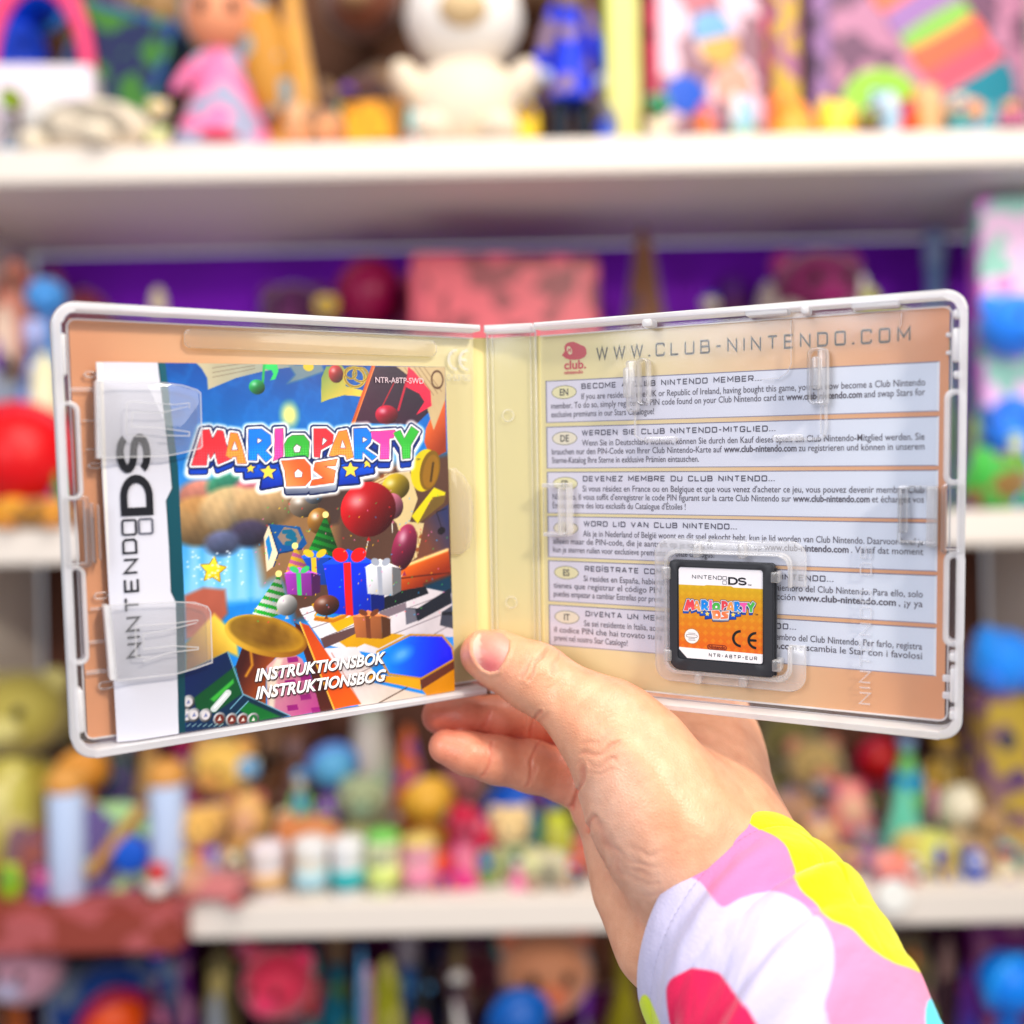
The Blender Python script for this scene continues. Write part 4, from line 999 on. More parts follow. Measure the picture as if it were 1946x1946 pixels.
ovals.parent = sheet; ovals.matrix_local = TRAY.local
tx = Buf(); ZT = SHD + .15
put_stroke(tx, 'WWW.CLUB-NINTENDO.COM', 21.3, 124.3, 53.6, 4.7, ZT, (84, 78, 58), .155, .60)
HEADS = ((15.5, 79.0, 'BECOME A CLUB NINTENDO MEMBER...'), (15.5, 83.6, 'WERDEN SIE CLUB NINTENDO-MITGLIED...'), (15.7, 83.4, 'DEVENEZ MEMBRE DU CLUB NINTENDO...'),
         (15.8, 70.9, 'WORD LID VAN CLUB NINTENDO...'), (16.0, 102.0, 'REGÍSTRATE COMO MIEMBRO DEL CLUB NINTENDO...'), (16.1, 90.3, 'DIVENTA UN MEMBRO DEL CLUB NINTENDO...'))
GL['Z'] = (.85, [[(0, 1), (.85, 1), (0, 0), (.85, 0)]])
for tp, (xa, xb, s) in zip(TOPS, HEADS):
    put_stroke(tx, s, xa, xb, tp - 3.55, 2.0, ZT, INKB, .20, .28)
W_ = ('www.club-nintendo.com', 1)
BODY = (
 ([('If you are resident in the UK or Republic of Ireland, having bought this game, you can now become a Club Nintendo', 0)],
  [('member. To do so, simply register the PIN code found on your Club Nintendo card at', 0), W_, ('and swap Stars for', 0)],
  'exclusive premiums in our Stars Catalogue!'),
 ([('Wenn Sie in Deutschland wohnen, können Sie durch den Kauf dieses Spiels ein Club Nintendo-Mitglied werden. Sie', 0)],
  [('brauchen nur den PIN-Code von Ihrer Club Nintendo-Karte auf', 0), W_, ('zu registrieren und können in unserem', 0)],
  'Sterne-Katalog Ihre Sterne in exklusive Prämien eintauschen.'),
 ([("Si vous résidez en France ou en Belgique et que vous venez d'acheter ce jeu, vous pouvez devenir membre Club", 0)],
  [("Nintendo. Il vous suffit d'enregistrer le code PIN figurant sur la carte Club Nintendo sur", 0), W_, ('et échangez vos', 0)],
  "Étoiles contre des lots exclusifs du Catalogue d'Étoiles !"),
 ([('Als je in Nederland of België woont en dit spel gekocht hebt, kun je lid worden van Club Nintendo. Daarvoor hoef je', 0)],
  [('alleen maar de PIN-code, die je aantreft op je kaart, te registreren op', 0), W_, ('. Vanaf dat moment', 0)],
  'kun je sterren ruilen voor exclusieve premiums uit onze catalogus!'),
 ([('Si resides en España, habiendo comprado este juego, puedes ser miembro del Club Nintendo. Para ello, solo', 0)],
  [('tienes que registrar el código PIN que está en tu tarjeta en la dirección', 0), W_, (', ¡y ya', 0)],
  'puedes empezar a cambiar Estrellas por premios!'),
 ([('Se sei residente in Italia, acquistando questo gioco puoi essere un membro del Club Nintendo. Per farlo, registra', 0)],
  [('il codice PIN che hai trovato sulla tua carta su', 0), W_, ('e scambia le Star con i favolosi', 0)],
  'premi nel nostro Star Catalogo!'))
for tp, (l1, l2, l3) in zip(TOPS, BODY):
    put_text(tx, l1, 15.5, 128.6, tp - 7.15, 2.1, ZT, INK)
    put_text(tx, l2, 3.65, 128.6, tp - 10.15, 2.1, ZT, INK)
    put_text(tx, [(l3, 0)], 3.65, 0, tp - 13.25, 2.1, ZT, INK, width=.72)
lettering = tx.build('lettering', M_PRINT)
lettering.parent = sheet; lettering.matrix_local = TRAY.local
# red cap emblem with its two lines
em = Buf(); RED = (208, 56, 66)
cap_pts = [Z5(340, 600), Z5(362, 568), Z5(357, 540), Z5(368, 518), Z5(392, 504), Z5(425, 501), Z5(452, 510), Z5(478, 524), Z5(505, 533), Z5(519, 556), Z5(522, 585), Z5(508, 612), Z5(478, 626), Z5(440, 632), Z5(400, 632), Z5(366, 622), Z5(348, 606)]
em.poly([(*p, ZT) for p in ccw(TRAY.locs(cap_pts, SHD))], RED)
c = TRAY.loc(*Z5(396, 564), SHD)
em.poly([(c[0] + .95 * math.cos(t) - .35 * math.sin(t), c[1] + 1.5 * math.sin(t), ZT + .02) for t in np.linspace(0, 2 * math.pi, 30, False)], (236, 222, 170))
V, F = thick([(-.55, -.7), (-.35, .6), (0, -.1), (.4, .55), (.5, -.75)], .36)
em.mesh([(c[0] + x, c[1] + y, ZT + .04) for x, y in V], F, RED)
put_text(em, [('club.', 1)], 8.95, 17.4, 51.0, 3.0, ZT, RED)
put_text(em, [('nintendo', 1)], 9.05, 16.2, 49.25, 1.25, ZT, RED)
emblem = em.build('emblem', M_PRINT)
emblem.parent = sheet; emblem.matrix_local = TRAY.local

# ================================================================== painter for printed pictures (colour per grid point)
class Painter:
    def __init__(s, X, Y, base=(255, 255, 255)):
        s.X, s.Y = X, Y
        s.C = np.empty(X.shape + (3,)); s.C[:] = base
        s.aa = .22
    def sd(s, pts, pad=1.0):
        """signed distance to a polygon (mm, negative inside), exact only within pad of its box"""
        P = np.array(pts, float)
        lo = P.min(0) - pad; hi = P.max(0) + pad
        m = (s.X > lo[0]) & (s.X < hi[0]) & (s.Y > lo[1]) & (s.Y < hi[1])
        out = np.full(s.X.shape, 1e3)
        x = s.X[m]; y = s.Y[m]
        if x.size == 0: return out
        d2 = np.full(x.shape, 1e9); ins = np.zeros(x.shape, bool)
        for i in range(len(P)):
            a = P[i]; b = P[(i + 1) % len(P)]
            ex, ey = b - a; L = ex * ex + ey * ey + 1e-12
            t = np.clip(((x - a[0]) * ex + (y - a[1]) * ey) / L, 0, 1)
            d2 = np.minimum(d2, (x - a[0] - t * ex) ** 2 + (y - a[1] - t * ey) ** 2)
            c = ((a[1] > y) != (b[1] > y))
            with np.errstate(divide='ignore', invalid='ignore'):
                ins ^= c & (x < (b[0] - a[0]) * (y - a[1]) / (b[1] - a[1] + 1e-15) + a[0])
        d = np.sqrt(d2); d[ins] *= -1
        out[m] = d
        return out
    def sd_line(s, pts, w):
        out = np.full(s.X.shape, 1e3)
        for a, b in zip(pts, pts[1:]):
            lo = np.minimum(a, b) - w - 1; hi = np.maximum(a, b) + w + 1
            m = (s.X > lo[0]) & (s.X < hi[0]) & (s.Y > lo[1]) & (s.Y < hi[1])
            x = s.X[m]; y = s.Y[m]; ex, ey = b[0] - a[0], b[1] - a[1]; L = ex * ex + ey * ey + 1e-12
            t = np.clip(((x - a[0]) * ex + (y - a[1]) * ey) / L, 0, 1)
            out[m] = np.minimum(out[m], np.hypot(x - a[0] - t * ex, y - a[1] - t * ey) - w / 2)
        return out
    def sd_ell(s, c, rx, ry, rot=0):
        ca, sa = math.cos(rot), math.sin(rot)
        u = (s.X - c[0]) * ca + (s.Y - c[1]) * sa; v = -(s.X - c[0]) * sa + (s.Y - c[1]) * ca
        k = np.sqrt((u / rx) ** 2 + (v / ry) ** 2)
        return (k - 1) * min(rx, ry), u / rx, v / ry
    def over(s, sd, col, soft=None, alpha=1.0):
        m = np.clip(.5 - sd / (soft or s.aa), 0, 1)[..., None] * alpha
        s.C = s.C * (1 - m) + np.asarray(col, float) * m
    def grad(s, a, ca, b, cb):
        a = np.array(a); b = np.array(b); e = b - a
        t = np.clip(((s.X - a[0]) * e[0] + (s.Y - a[1]) * e[1]) / (e @ e), 0, 1)[..., None]
        return np.array(ca, float) * (1 - t) + np.array(cb, float) * t
    def ball(s, c, rx, ry, col, rot=0, hi=(255, 255, 255), k=.55):
        d, u, v = s.sd_ell(c, rx, ry, rot)
        sh = np.clip(.62 + .45 * (v * .6 - u * .5), .25, 1.1)[..., None]
        cc = np.array(col, float) * sh
        g = np.exp(-(((u + .35) / .32) ** 2 + ((v - .4) / .28) ** 2))[..., None] * k
        s.over(d, np.clip(cc * (1 - g) + np.array(hi, float) * g, 0, 255))
def fbm(X, Y, sc, seed):
    """cheap smooth noise"""
    r = np.random.default_rng(seed); o = np.zeros(X.shape); a = 1.0
    for k in range(4):
        th = r.uniform(0, 6.28, 3)
        for t in th: o += a * np.sin((X * math.cos(t) + Y * math.sin(t)) / sc * 2 ** k + r.uniform(0, 6.28))
        a *= .55
    return o / 4.2
def grid_mesh(name, P3, C, mat, parent):
    """P3 (n, m, 3) in mm, C (n, m, 3) display colours"""
    n, m_ = P3.shape[:2]
    idx = np.arange(n * m_).reshape(n, m_)
    q = np.stack([idx[:-1, :-1], idx[:-1, 1:], idx[1:, 1:], idx[1:, :-1]], -1).reshape(-1, 4)
    me = bpy.data.meshes.new(name)
    me.vertices.add(n * m_); me.vertices.foreach_set('co', (P3.reshape(-1, 3) * MM).astype(np.float32).ravel())
    me.loops.add(q.size); me.loops.foreach_set('vertex_index', q.astype(np.int32).ravel())
    me.polygons.add(len(q)); me.polygons.foreach_set('loop_start', np.arange(0, q.size, 4, dtype=np.int32))
    me.update(calc_edges=True)
    a = me.color_attributes.new('Col', 'FLOAT_COLOR', 'POINT')
    cc = np.ones((n * m_, 4), np.float32); cc[:, :3] = linarr(np.clip(C.reshape(-1, 3), 0, 255))
    a.data.foreach_set('color', cc.ravel())
    return link(name, me, mat, parent, True)

# ---- the title lettering: outlines read in the pixels of one enlargement
TITLE = [
 ('r', [(85, 446), (108, 370), (160, 205), (205, 200), (228, 268), (262, 205), (300, 212), (322, 310), (345, 405), (265, 438), (243, 352), (214, 402), (196, 352), (186, 444)], None),
 ('o', [(318, 378), (350, 222), (398, 228), (425, 310), (458, 432), (396, 432), (390, 386), (362, 386), (356, 402)], [(378, 285), (397, 338), (358, 340)]),
 ('b', [(470, 410), (472, 200), (560, 195), (622, 240), (626, 298), (588, 345), (632, 388), (590, 425), (532, 362), (528, 412)], [(535, 262), (562, 276), (535, 294)]),
 ('p', [(652, 198), (708, 195), (706, 376), (698, 394), (640, 414), (648, 385)], None),
 ('g', [(738, 262), (770, 240), (850, 240), (886, 285), (880, 390), (722, 388), (715, 305)], [(800, 303), (826, 320), (818, 354), (785, 354), (779, 325)]),
 ('r', [(915, 195), (1000, 195), (1050, 238), (1042, 296), (962, 340), (956, 392), (918, 386)], [(978, 258), (1005, 275), (974, 308)]),
 ('o', [(1020, 380), (1052, 290), (1085, 215), (1140, 205), (1165, 300), (1185, 388), (1140, 405), (1130, 375), (1085, 372), (1072, 386)], [(1110, 275), (1131, 326), (1098, 326)]),
 ('b', [(1190, 402), (1187, 195), (1275, 190), (1312, 235), (1302, 290), (1262, 330), (1346, 385), (1312, 412), (1248, 352), (1245, 404)], [(1250, 254), (1278, 270), (1250, 287)]),
 ('p', [(1305, 215), (1470, 205), (1458, 258), (1430, 262), (1428, 402), (1366, 402), (1370, 300), (1312, 262)], None),
 ('g', [(1455, 225), (1505, 205), (1532, 262), (1580, 178), (1632, 215), (1576, 310), (1572, 396), (1520, 402), (1514, 320)], None),
]
TITLE2 = [
 ('d', [(695, 415), (850, 402), (892, 450), (896, 540), (856, 582), (730, 586), (718, 480)], [(808, 470), (838, 495), (832, 525), (790, 525), (784, 495)]),
 ('d', [(925, 428), (1075, 402), (1062, 448), (985, 452), (1062, 480), (1050, 562), (890, 584), (904, 546), (985, 532), (914, 478)], None)]
TCOL = {'r': (222, 62, 74), 'o': (240, 150, 70), 'b': (0, 130, 225), 'p': (232, 84, 168), 'g': (66, 178, 70), 'd': (238, 128, 72)}
BURST = [[(445, 430), (720, 390), (722, 570), (560, 600), (572, 520), (450, 530)], [(1070, 575), (1070, 450), (1312, 405), (1320, 492), (1208, 512), (1220, 562)]]
STARS = [(485, 465, 34), (605, 490, 58), (1165, 475, 58), (1280, 430, 36)]
def star_pts(cx, cy, r, rot=-90, k=.45):
    return [(cx + r * (1 if i % 2 == 0 else k) * math.cos(R(rot + 36 * i)), cy + r * (1 if i % 2 == 0 else k) * math.sin(R(rot + 36 * i))) for i in range(10)]
def paint_title(pt, tomm, unit, halo=1.0):
    """unit = mm per enlargement pixel"""
    def S(pl): return [tomm(x, y) for x, y in pl]
    u = unit
    top = np.full(pt.X.shape, 1e3); ext = top.copy(); low = top.copy(); lowx = top.copy(); bur = top.copy()
    for k_, pl, _ in TITLE:
        top = np.minimum(top, pt.sd(S(pl), 60 * u))
        for f in (12, 24, 36, 48): ext = np.minimum(ext, pt.sd(S([(x - f * .12, y + f) for x, y in pl]), 60 * u))
    for k_, pl, _ in TITLE2:
        low = np.minimum(low, pt.sd(S(pl), 60 * u))
        for f in (14, 28, 42): lowx = np.minimum(lowx, pt.sd(S([(x + 6, y + f) for x, y in pl]), 60 * u))
    for pl in BURST: bur = np.minimum(bur, pt.sd(S(pl), 60 * u))
    allsd = np.minimum.reduce([top, ext, low, lowx, bur])
    if halo:
        pt.over(allsd - 40 * u, (255, 255, 255), soft=26 * u, alpha=halo)
    pt.over(np.minimum(bur, ext) - 17 * u, (8, 36, 100))
    pt.over(bur - 3 * u, pt.grad(tomm(800, 420), (0, 110, 230), tomm(800, 600), (0, 50, 160)))
    pt.over(ext - 8 * u, pt.grad(tomm(800, 380), (6, 60, 150), tomm(800, 520), (0, 84, 205)))
    for cx, cy, r in STARS:
        sp = pt.sd(S(star_pts(cx, cy, r)), 20 * u)
        pt.over(sp - 7 * u, (10, 50, 130)); pt.over(sp, (250, 222, 100))
    pt.over(top - 27 * u, (10, 38, 96)); pt.over(top - 14 * u, (250, 250, 252)); pt.over(top - 3 * u, (84, 50, 70))
    for k_, pl, hole in TITLE:
        c = np.array(TCOL[k_], float)
        q = pt.sd(S(pl), 10 * u)
        chk = ((np.floor((pt.X + pt.Y) / (17 * u)) + np.floor((pt.X - pt.Y) / (17 * u))) % 2)[..., None]
        ylow = np.clip((tomm(0, 300)[1] - pt.Y) / (60 * u), 0, 1)[..., None]
        pt.over(q, np.clip(c * (1 + .0 * chk) + 26 * chk * ylow, 0, 255))
        if hole:
            h = pt.sd(S(hole), 10 * u); pt.over(h - 4 * u, (84, 50, 70)); pt.over(h, (252, 250, 250))
    pt.over(np.minimum(lowx, low) - 24 * u, (14, 30, 80)); pt.over(lowx - 12 * u, pt.grad(tomm(0, 570), (190, 196, 208), tomm(0, 630), (104, 112, 136)))
    pt.over(low - 15 * u, (252, 252, 252)); pt.over(low - 3 * u, (110, 60, 50))
    for k_, pl, hole in TITLE2:
        q = pt.sd(S(pl), 10 * u)
        sheen = (np.sin((pt.X * .8 + pt.Y * .6) / (60 * u)) * .5 + .5)[..., None]
        pt.over(q, np.array((232, 112, 62.)) + sheen * np.array((14, 46, 40)))
        if hole:
            h = pt.sd(S(hole), 10 * u); pt.over(h - 4 * u, (110, 60, 50)); pt.over(h, (252, 250, 250))

# ================================================================== booklet under the clips
BD = -3.0
NX, NY = 400, 410
tl, tr, br, bl = [np.array(LID.loc(*p, BD)) for p in ((183, 687.5), (846, 697), (864.6, 1313.7), (223, 1411.5))]
uu, vv = np.meshgrid(np.linspace(0, 1, NX), np.linspace(0, 1, NY))
P2 = (tl[None, None] * ((1 - uu) * (1 - vv))[..., None] + tr * (uu * (1 - vv))[..., None] + br * (uu * vv)[..., None] + bl * ((1 - uu) * vv)[..., None])
pt = Painter(P2[..., 0], P2[..., 1])
def B(*pts): return [LID.loc(*p, BD) for p in pts]
def Bz(z, *pts): return [LID.loc(*z(*p), BD) for p in pts]
ZA = z0(500, 900, .20704); ZB = z0(340, 1200, .28986); ZL = z0(340, 760, .2795)
nz = fbm(P2[..., 0], P2[..., 1], 9, 3); nz2 = fbm(P2[..., 0], P2[..., 1], 3.1, 5)
# sky and ground washes
pt.C = pt.grad(LID.loc(560, 690, BD), (0, 78, 152), LID.loc(560, 900, BD), (44, 146, 222))
sky = pt.sd(B((300, 690), (740, 690), (640, 830), (300, 800)), 20)
pt.over(np.abs(nz2 - .1) - .1, (40, 130, 205), soft=.5, alpha=.5)
pt.over(pt.sd(B((330, 900), (620, 900), (560, 1130), (330, 1160)), 20), pt.grad(LID.loc(400, 920, BD), (60, 150, 225), LID.loc(420, 1130, BD), (120, 196, 244)), soft=3)
for i, x in enumerate((362, 392, 424, 452, 486)):
    pt.over(pt.sd(B((x, 930), (x + 13, 930), (x + 18, 1140), (x - 4, 1140)), 5), (176, 220, 250), soft=2.2, alpha=.6)
pt.over(pt.sd(B((500, 925), (860, 860), (866, 1120), (560, 1180), (520, 1060)), 20), (96, 70, 58), soft=3)
pt.over(pt.sd(B((480, 1010), (640, 930), (640, 1060), (500, 1110)), 20), (150, 118, 84), soft=4)
# top: sheets of music, lid, brass, notes
pt.over(pt.sd(Bz(Z1, (1190, 560), (1250, 620), (1290, 690), (1295, 775), (1500, 690), (1700, 640), (1932, 605), (1932, 560)), 5), pt.grad(B((370, 690))[0], (198, 188, 160), B((540, 700))[0], (150, 158, 150)))
for k in range(3):
    pt.over(pt.sd_line(Bz(Z1, (1330, 615 + 34 * k), (1500, 590 + 30 * k), (1640, 575 + 22 * k)), .22), (120, 106, 90), alpha=.7)
pt.over(pt.sd(Bz(Z3, (220, 430), (420, 420), (440, 470), (300, 520), (210, 545), (260, 490)), 5), (120, 140, 150), soft=1)
pt.over(pt.sd_ell(Bz(Z3, (342, 440))[0], 1.8, 1.5)[0], (214, 190, 60))
pt.over(pt.sd(Bz(Z3, (420, 510), (450, 440), (540, 425), (575, 470), (570, 560), (690, 590), (690, 625), (560, 615), (470, 640), (418, 660)), 5), pt.grad(Bz(Z3, (430, 440))[0], (120, 150, 90), Bz(Z3, (600, 640))[0], (226, 196, 90)))
pt.ball(Bz(Z3, (510, 485))[0], 2.6, 3.0, (222, 70, 70))
for c, r, w_ in (((625, 505), 3.6, 1.0), ((660, 490), 2.6, .8), ((600, 480), 2.0, .7)):
    d, _, _ = pt.sd_ell(Bz(Z3, c)[0], r, r * .9); pt.over(np.abs(d) - w_ / 2, (206, 178, 70)); pt.over(np.abs(d) - .15, (120, 96, 30))
pt.over(pt.sd(Bz(Z3, (735, 440), (1180, 440), (1180, 620), (1000, 795), (620, 785)), 5), pt.grad(Bz(Z3, (700, 700))[0], (78, 44, 66), Bz(Z3, (1000, 460))[0], (46, 34, 52)))
pt.over(pt.sd(Bz(Z3, (1060, 820), (1178, 560), (1186, 960), (1090, 1010), (1050, 900)), 5), pt.grad(Bz(Z3, (1060, 800))[0], (216, 112, 60), Bz(Z3, (1180, 900))[0], (150, 66, 36)))
pt.over(pt.sd(Bz(Z3, (880, 440), (1180, 440), (1180, 640), (1108, 830), (1070, 700), (1040, 560)), 5), (196, 176, 140))
for k in range(5):
    pt.over(pt.sd_line(Bz(Z3, (930 + 30 * k, 445), (1060 + 24 * k, 640 - 12 * k)), .22), (120, 90, 60), alpha=.8)
d, _, _ = pt.sd_ell(Bz(Z3, (1130, 520))[0], 2.2, 3.0); pt.over(np.abs(d) - .28, (90, 60, 40))
pt.over(pt.sd_line(Bz(Z3, (615, 785), (738, 440)), 1.3), (196, 98, 52)); pt.over(pt.sd_line(Bz(Z3, (622, 785), (745, 440)), .3), (240, 150, 90))
for (hc, rx, ry, st, fl, c_) in ((Z1(1655, 755), 2.6, 2.4, (Z1(1695, 750), Z1(1708, 590)), [Z1(1702, 560), Z1(1800, 570), Z1(1812, 640), Z1(1790, 698), Z1(1752, 706), Z1(1775, 660), Z1(1762, 632), Z1(1705, 622)], (52, 200, 110)),
                                 (Z3(820, 735), 4.2, 3.3, (Z3(892, 705), Z3(962, 460)), [Z3(952, 442), Z3(985, 466), Z3(1088, 590), Z3(1096, 680), Z3(1000, 736), Z3(1052, 655), Z3(1020, 605), Z3(940, 565)], (226, 46, 84))):
    pt.over(pt.sd(B(*fl), 3), c_); pt.over(pt.sd_line(B(*st), .8), tuple(v * .85 for v in c_))
    pt.ball(B(hc)[0], rx, ry, c_)
pt.over(pt.sd_line(Bz(Z3, (790, 690), (865, 540)), .35), (190, 40, 60))
d, _, _ = pt.sd_ell(Bz(Z3, (225, 735))[0], 2.6, 3.6); pt.over(d, (250, 240, 150), soft=3)
# coins and pale sheet at the right
pt.over(pt.sd(Bz(Z3, (530, 1290), (780, 1100), (960, 1080), (1010, 1250), (960, 1390), (1070, 1400), (1075, 1560), (950, 1645), (880, 1400), (700, 1200)), 5), (214, 196, 152))
for k in range(4):
    pt.over(pt.sd_line(Bz(Z3, (720 + 6 * k, 1190 - 22 * k), (860 + 6 * k, 1120 - 22 * k)), .2), (150, 100, 60))
    pt.over(pt.sd_line(Bz(Z3, (960 + 22 * k, 1450), (990 + 22 * k, 1620)), .25), (140, 96, 60))
for p in ((790, 1110), (745, 1190), (815, 1150), (1030, 1480), (1010, 1560)):
    pt.over(pt.sd_ell(Bz(Z3, p)[0], .9, .7, .5)[0], (150, 92, 56))
pt.over(pt.sd(Bz(Z3, (1050, 1390), (1200, 1280), (1206, 1570), (1000, 1640)), 5), pt.grad(Bz(Z3, (1050, 1500))[0], (120, 76, 60), Bz(Z3, (1200, 1400))[0], (58, 62, 100)))
pt.over(pt.sd_ell(Bz(Z3, (1155, 1445))[0], 1.6, 1.3, .4)[0], (36, 28, 34)); pt.over(pt.sd_line(Bz(Z3, (1160, 1440), (1125, 1330), (1185, 1310)), .3), (36, 28, 34))
pt.over(pt.sd_ell(Bz(Z3, (1052, 1075))[0], 5.2, 7.6, -.25)[0], (214, 196, 40)); pt.over(pt.sd_ell(Bz(Z3, (1085, 1075))[0], 3.8, 7.2, -.25)[0], (128, 98, 26))
pt.over(pt.sd_ell(Bz(Z3, (1090, 1080))[0], 2.9, 6.0, -.25)[0], (150, 112, 36)); pt.over(pt.sd_line(Bz(Z3, (1105, 1030), (1090, 1140)), .9), (84, 62, 20))
pt.over(pt.sd(Bz(Z3, (972, 1355), (1110, 1180), (1180, 1210), (1170, 1270), (1010, 1402)), 5), (216, 204, 44)); pt.over(pt.sd(Bz(Z3, (1010, 1402), (1100, 1240), (1185, 1225), (1170, 1275)), 5), (120, 98, 50))
# middle: clouds, wooden board, piano
for p, rx, ry, c_ in ((Z1(1250, 1560), 7, 5, (222, 150, 130)), (Z1(1440, 1490), 6, 4.4, (70, 150, 120)), (Z1(1620, 1520), 5.5, 4.4, (206, 110, 130)), (Z1(1230, 1740), 9.5, 7.5, (190, 150, 100)), (Z1(1480, 1660), 10, 7.4, (206, 180, 140)), (Z1(1700, 1640), 9, 6.6, (200, 172, 132)), (Z1(1600, 1830), 6, 4, (84, 76, 104)), (Z1(1400, 1900), 5, 3.6, (110, 116, 150))):
    d, u_, v_ = pt.sd_ell(LID.loc(*p, BD), rx, ry); sh_ = np.clip(.80 + .3 * (v_ - .3 * u_) + .12 * nz2, .4, 1.1)[..., None]; pt.over(d - .4, np.array(c_, float) * sh_, soft=2.0, alpha=.95)
pt.over(pt.sd(Bz(Z3, (380, 1240), (520, 1180), (800, 1090), (560, 1290), (525, 1400), (420, 1430)), 5), (80, 62, 56), soft=1.5)
for p, rx, ry, c_ in ((Z3(310, 1290), 5, 4, (190, 170, 150)), (Z3(372, 1240), 3, 2.2, (170, 176, 190)), (Z3(405, 1385), 4, 4.4, (206, 150, 70))):
    pt.ball(LID.loc(*p, BD), rx, ry, c_, k=.8)
pt.over(pt.sd(Bz(ZA, (1180, 930), (1250, 860), (1700, 690), (1725, 940), (1500, 1030), (1200, 1090)), 5), pt.grad(Bz(ZA, (1300, 850))[0], (228, 120, 40), Bz(ZA, (1400, 1050))[0], (140, 54, 24)))
pt.over(pt.sd_line(Bz(ZA, (1250, 865), (1690, 700)), 1.0), (252, 220, 160), soft=.8); pt.over(pt.sd_line(Bz(ZA, (1260, 960), (1710, 910)), .5), (90, 36, 20))
pt.over(pt.sd(Bz(ZA, (1480, 1020), (1725, 930), (1740, 1160), (1500, 1110)), 5), (20, 60, 84), soft=2)
pt.over(pt.sd(Bz(ZA, (330, 1240), (860, 1120), (1500, 1050), (1730, 1100), (1750, 1500), (1300, 1490), (1050, 1660), (560, 1570), (360, 1300)), 5), pt.grad(Bz(ZA, (700, 1200))[0], (236, 234, 240), Bz(ZA, (1500, 1500))[0], (206, 200, 206)))
for a, b in (((880, 1400), (1750, 1080)), ((560, 1500), (860, 1380)), ((1180, 1480), (1745, 1250)), ((360, 1300), (620, 1200)), ((1560, 1480), (1700, 1400)), ((440, 1420), (640, 1350))):
    pt.over(pt.sd_line(Bz(ZA, a, b), .25), (110, 100, 110))
pt.over(pt.sd(Bz(ZA, (1060, 1270), (1310, 1180), (1316, 1250), (1085, 1340)), 5), (132, 120, 130))
for pl, c_ in (([(1020, 1180), (1230, 1080), (1490, 1035), (1520, 1100), (1075, 1262)], (30, 32, 42)), ([(1320, 1235), (1420, 1235), (1720, 1050), (1732, 1190), (1420, 1355)], (34, 38, 50)), ([(1302, 1232), (1395, 1246), (1412, 1352), (1312, 1388)], (112, 112, 124)),
               ([(1640, 1270), (1735, 1210), (1746, 1425), (1622, 1392)], (70, 74, 88)), ([(1636, 1270), (1740, 1265), (1742, 1300), (1640, 1300)], (34, 38, 48)), ([(525, 1512), (880, 1390), (892, 1462), (560, 1602)], (104, 78, 78)),
               ([(610, 1372), (858, 1290), (872, 1352), (680, 1452)], (222, 178, 14)), ([(440, 1200), (545, 1150), (610, 1190), (480, 1262)], (214, 170, 20)), ([(700, 1545), (900, 1440), (1300, 1480), (1060, 1604), (930, 1560), (800, 1622)], (206, 160, 10))):
    pt.over(pt.sd(Bz(ZA, *pl), 5), c_)
hexa = [(480, 1302), (520, 1250), (620, 1212), (792, 1205), (822, 1222), (742, 1282), (640, 1322)]
q = pt.sd(Bz(ZA, *hexa), 5); pt.over(pt.sd(Bz(ZA, *[(x - 4, y + 34) for x, y in hexa]), 5) - .5, (196, 130, 20)); pt.over(q - .55, (226, 170, 50)); pt.over(q, pt.grad(Bz(ZA, (500, 1240))[0], (70, 190, 240), Bz(ZA, (800, 1300))[0], (0, 90, 190)))
hexb = [(1055, 1640), (1350, 1490), (1640, 1495), (1728, 1600), (1745, 1700), (1450, 1872), (1160, 1832)]
pt.over(pt.sd(Bz(ZB, (950, 110), (1160, 100), (1290, 280), (1250, 330), (1640, 420), (1500, 450), (1340, 470), (1180, 490), (1000, 220)), 5), pt.grad(Bz(ZB, (1000, 120))[0], (232, 226, 234), Bz(ZB, (1500, 440))[0], (214, 200, 186)))
pt.over(pt.sd_line(Bz(ZB, (1310, 470), (1495, 368)), .4), (84, 60, 44)); pt.over(pt.sd_line(Bz(ZB, (1000, 140), (1190, 470)), .35), (200, 150, 140)); pt.over(pt.sd_line(Bz(ZB, (1170, 280), (1300, 215)), .3), (150, 130, 130))
for pl, c_ in (([(1575, 300), (1815, 180), (1815, 250), (1592, 385)], (104, 56, 40)), ([(1592, 380), (1815, 240), (1815, 390), (1630, 425)], (204, 142, 14)), ([(1245, 262), (1290, 285), (1580, 308), (1588, 385), (1450, 352), (1248, 312)], (228, 166, 22))):
    pt.over(pt.sd(Bz(ZB, *pl), 5), c_)
q = pt.sd(Bz(ZA, *hexb), 5); pt.over(q - .75, (206, 150, 30)); pt.over(q, pt.grad(Bz(ZA, (1100, 1650))[0], (20, 170, 255), Bz(ZA, (1640, 1700))[0], (0, 30, 214)))
d, _, _ = pt.sd_ell(Bz(ZA, (1270, 1660))[0], 3.6, 2.2, .3); pt.over(d, (150, 214, 255), soft=3, alpha=.9)
pt.over(q + .5 + .4 * nz, (0, 70, 240), soft=4, alpha=.25)
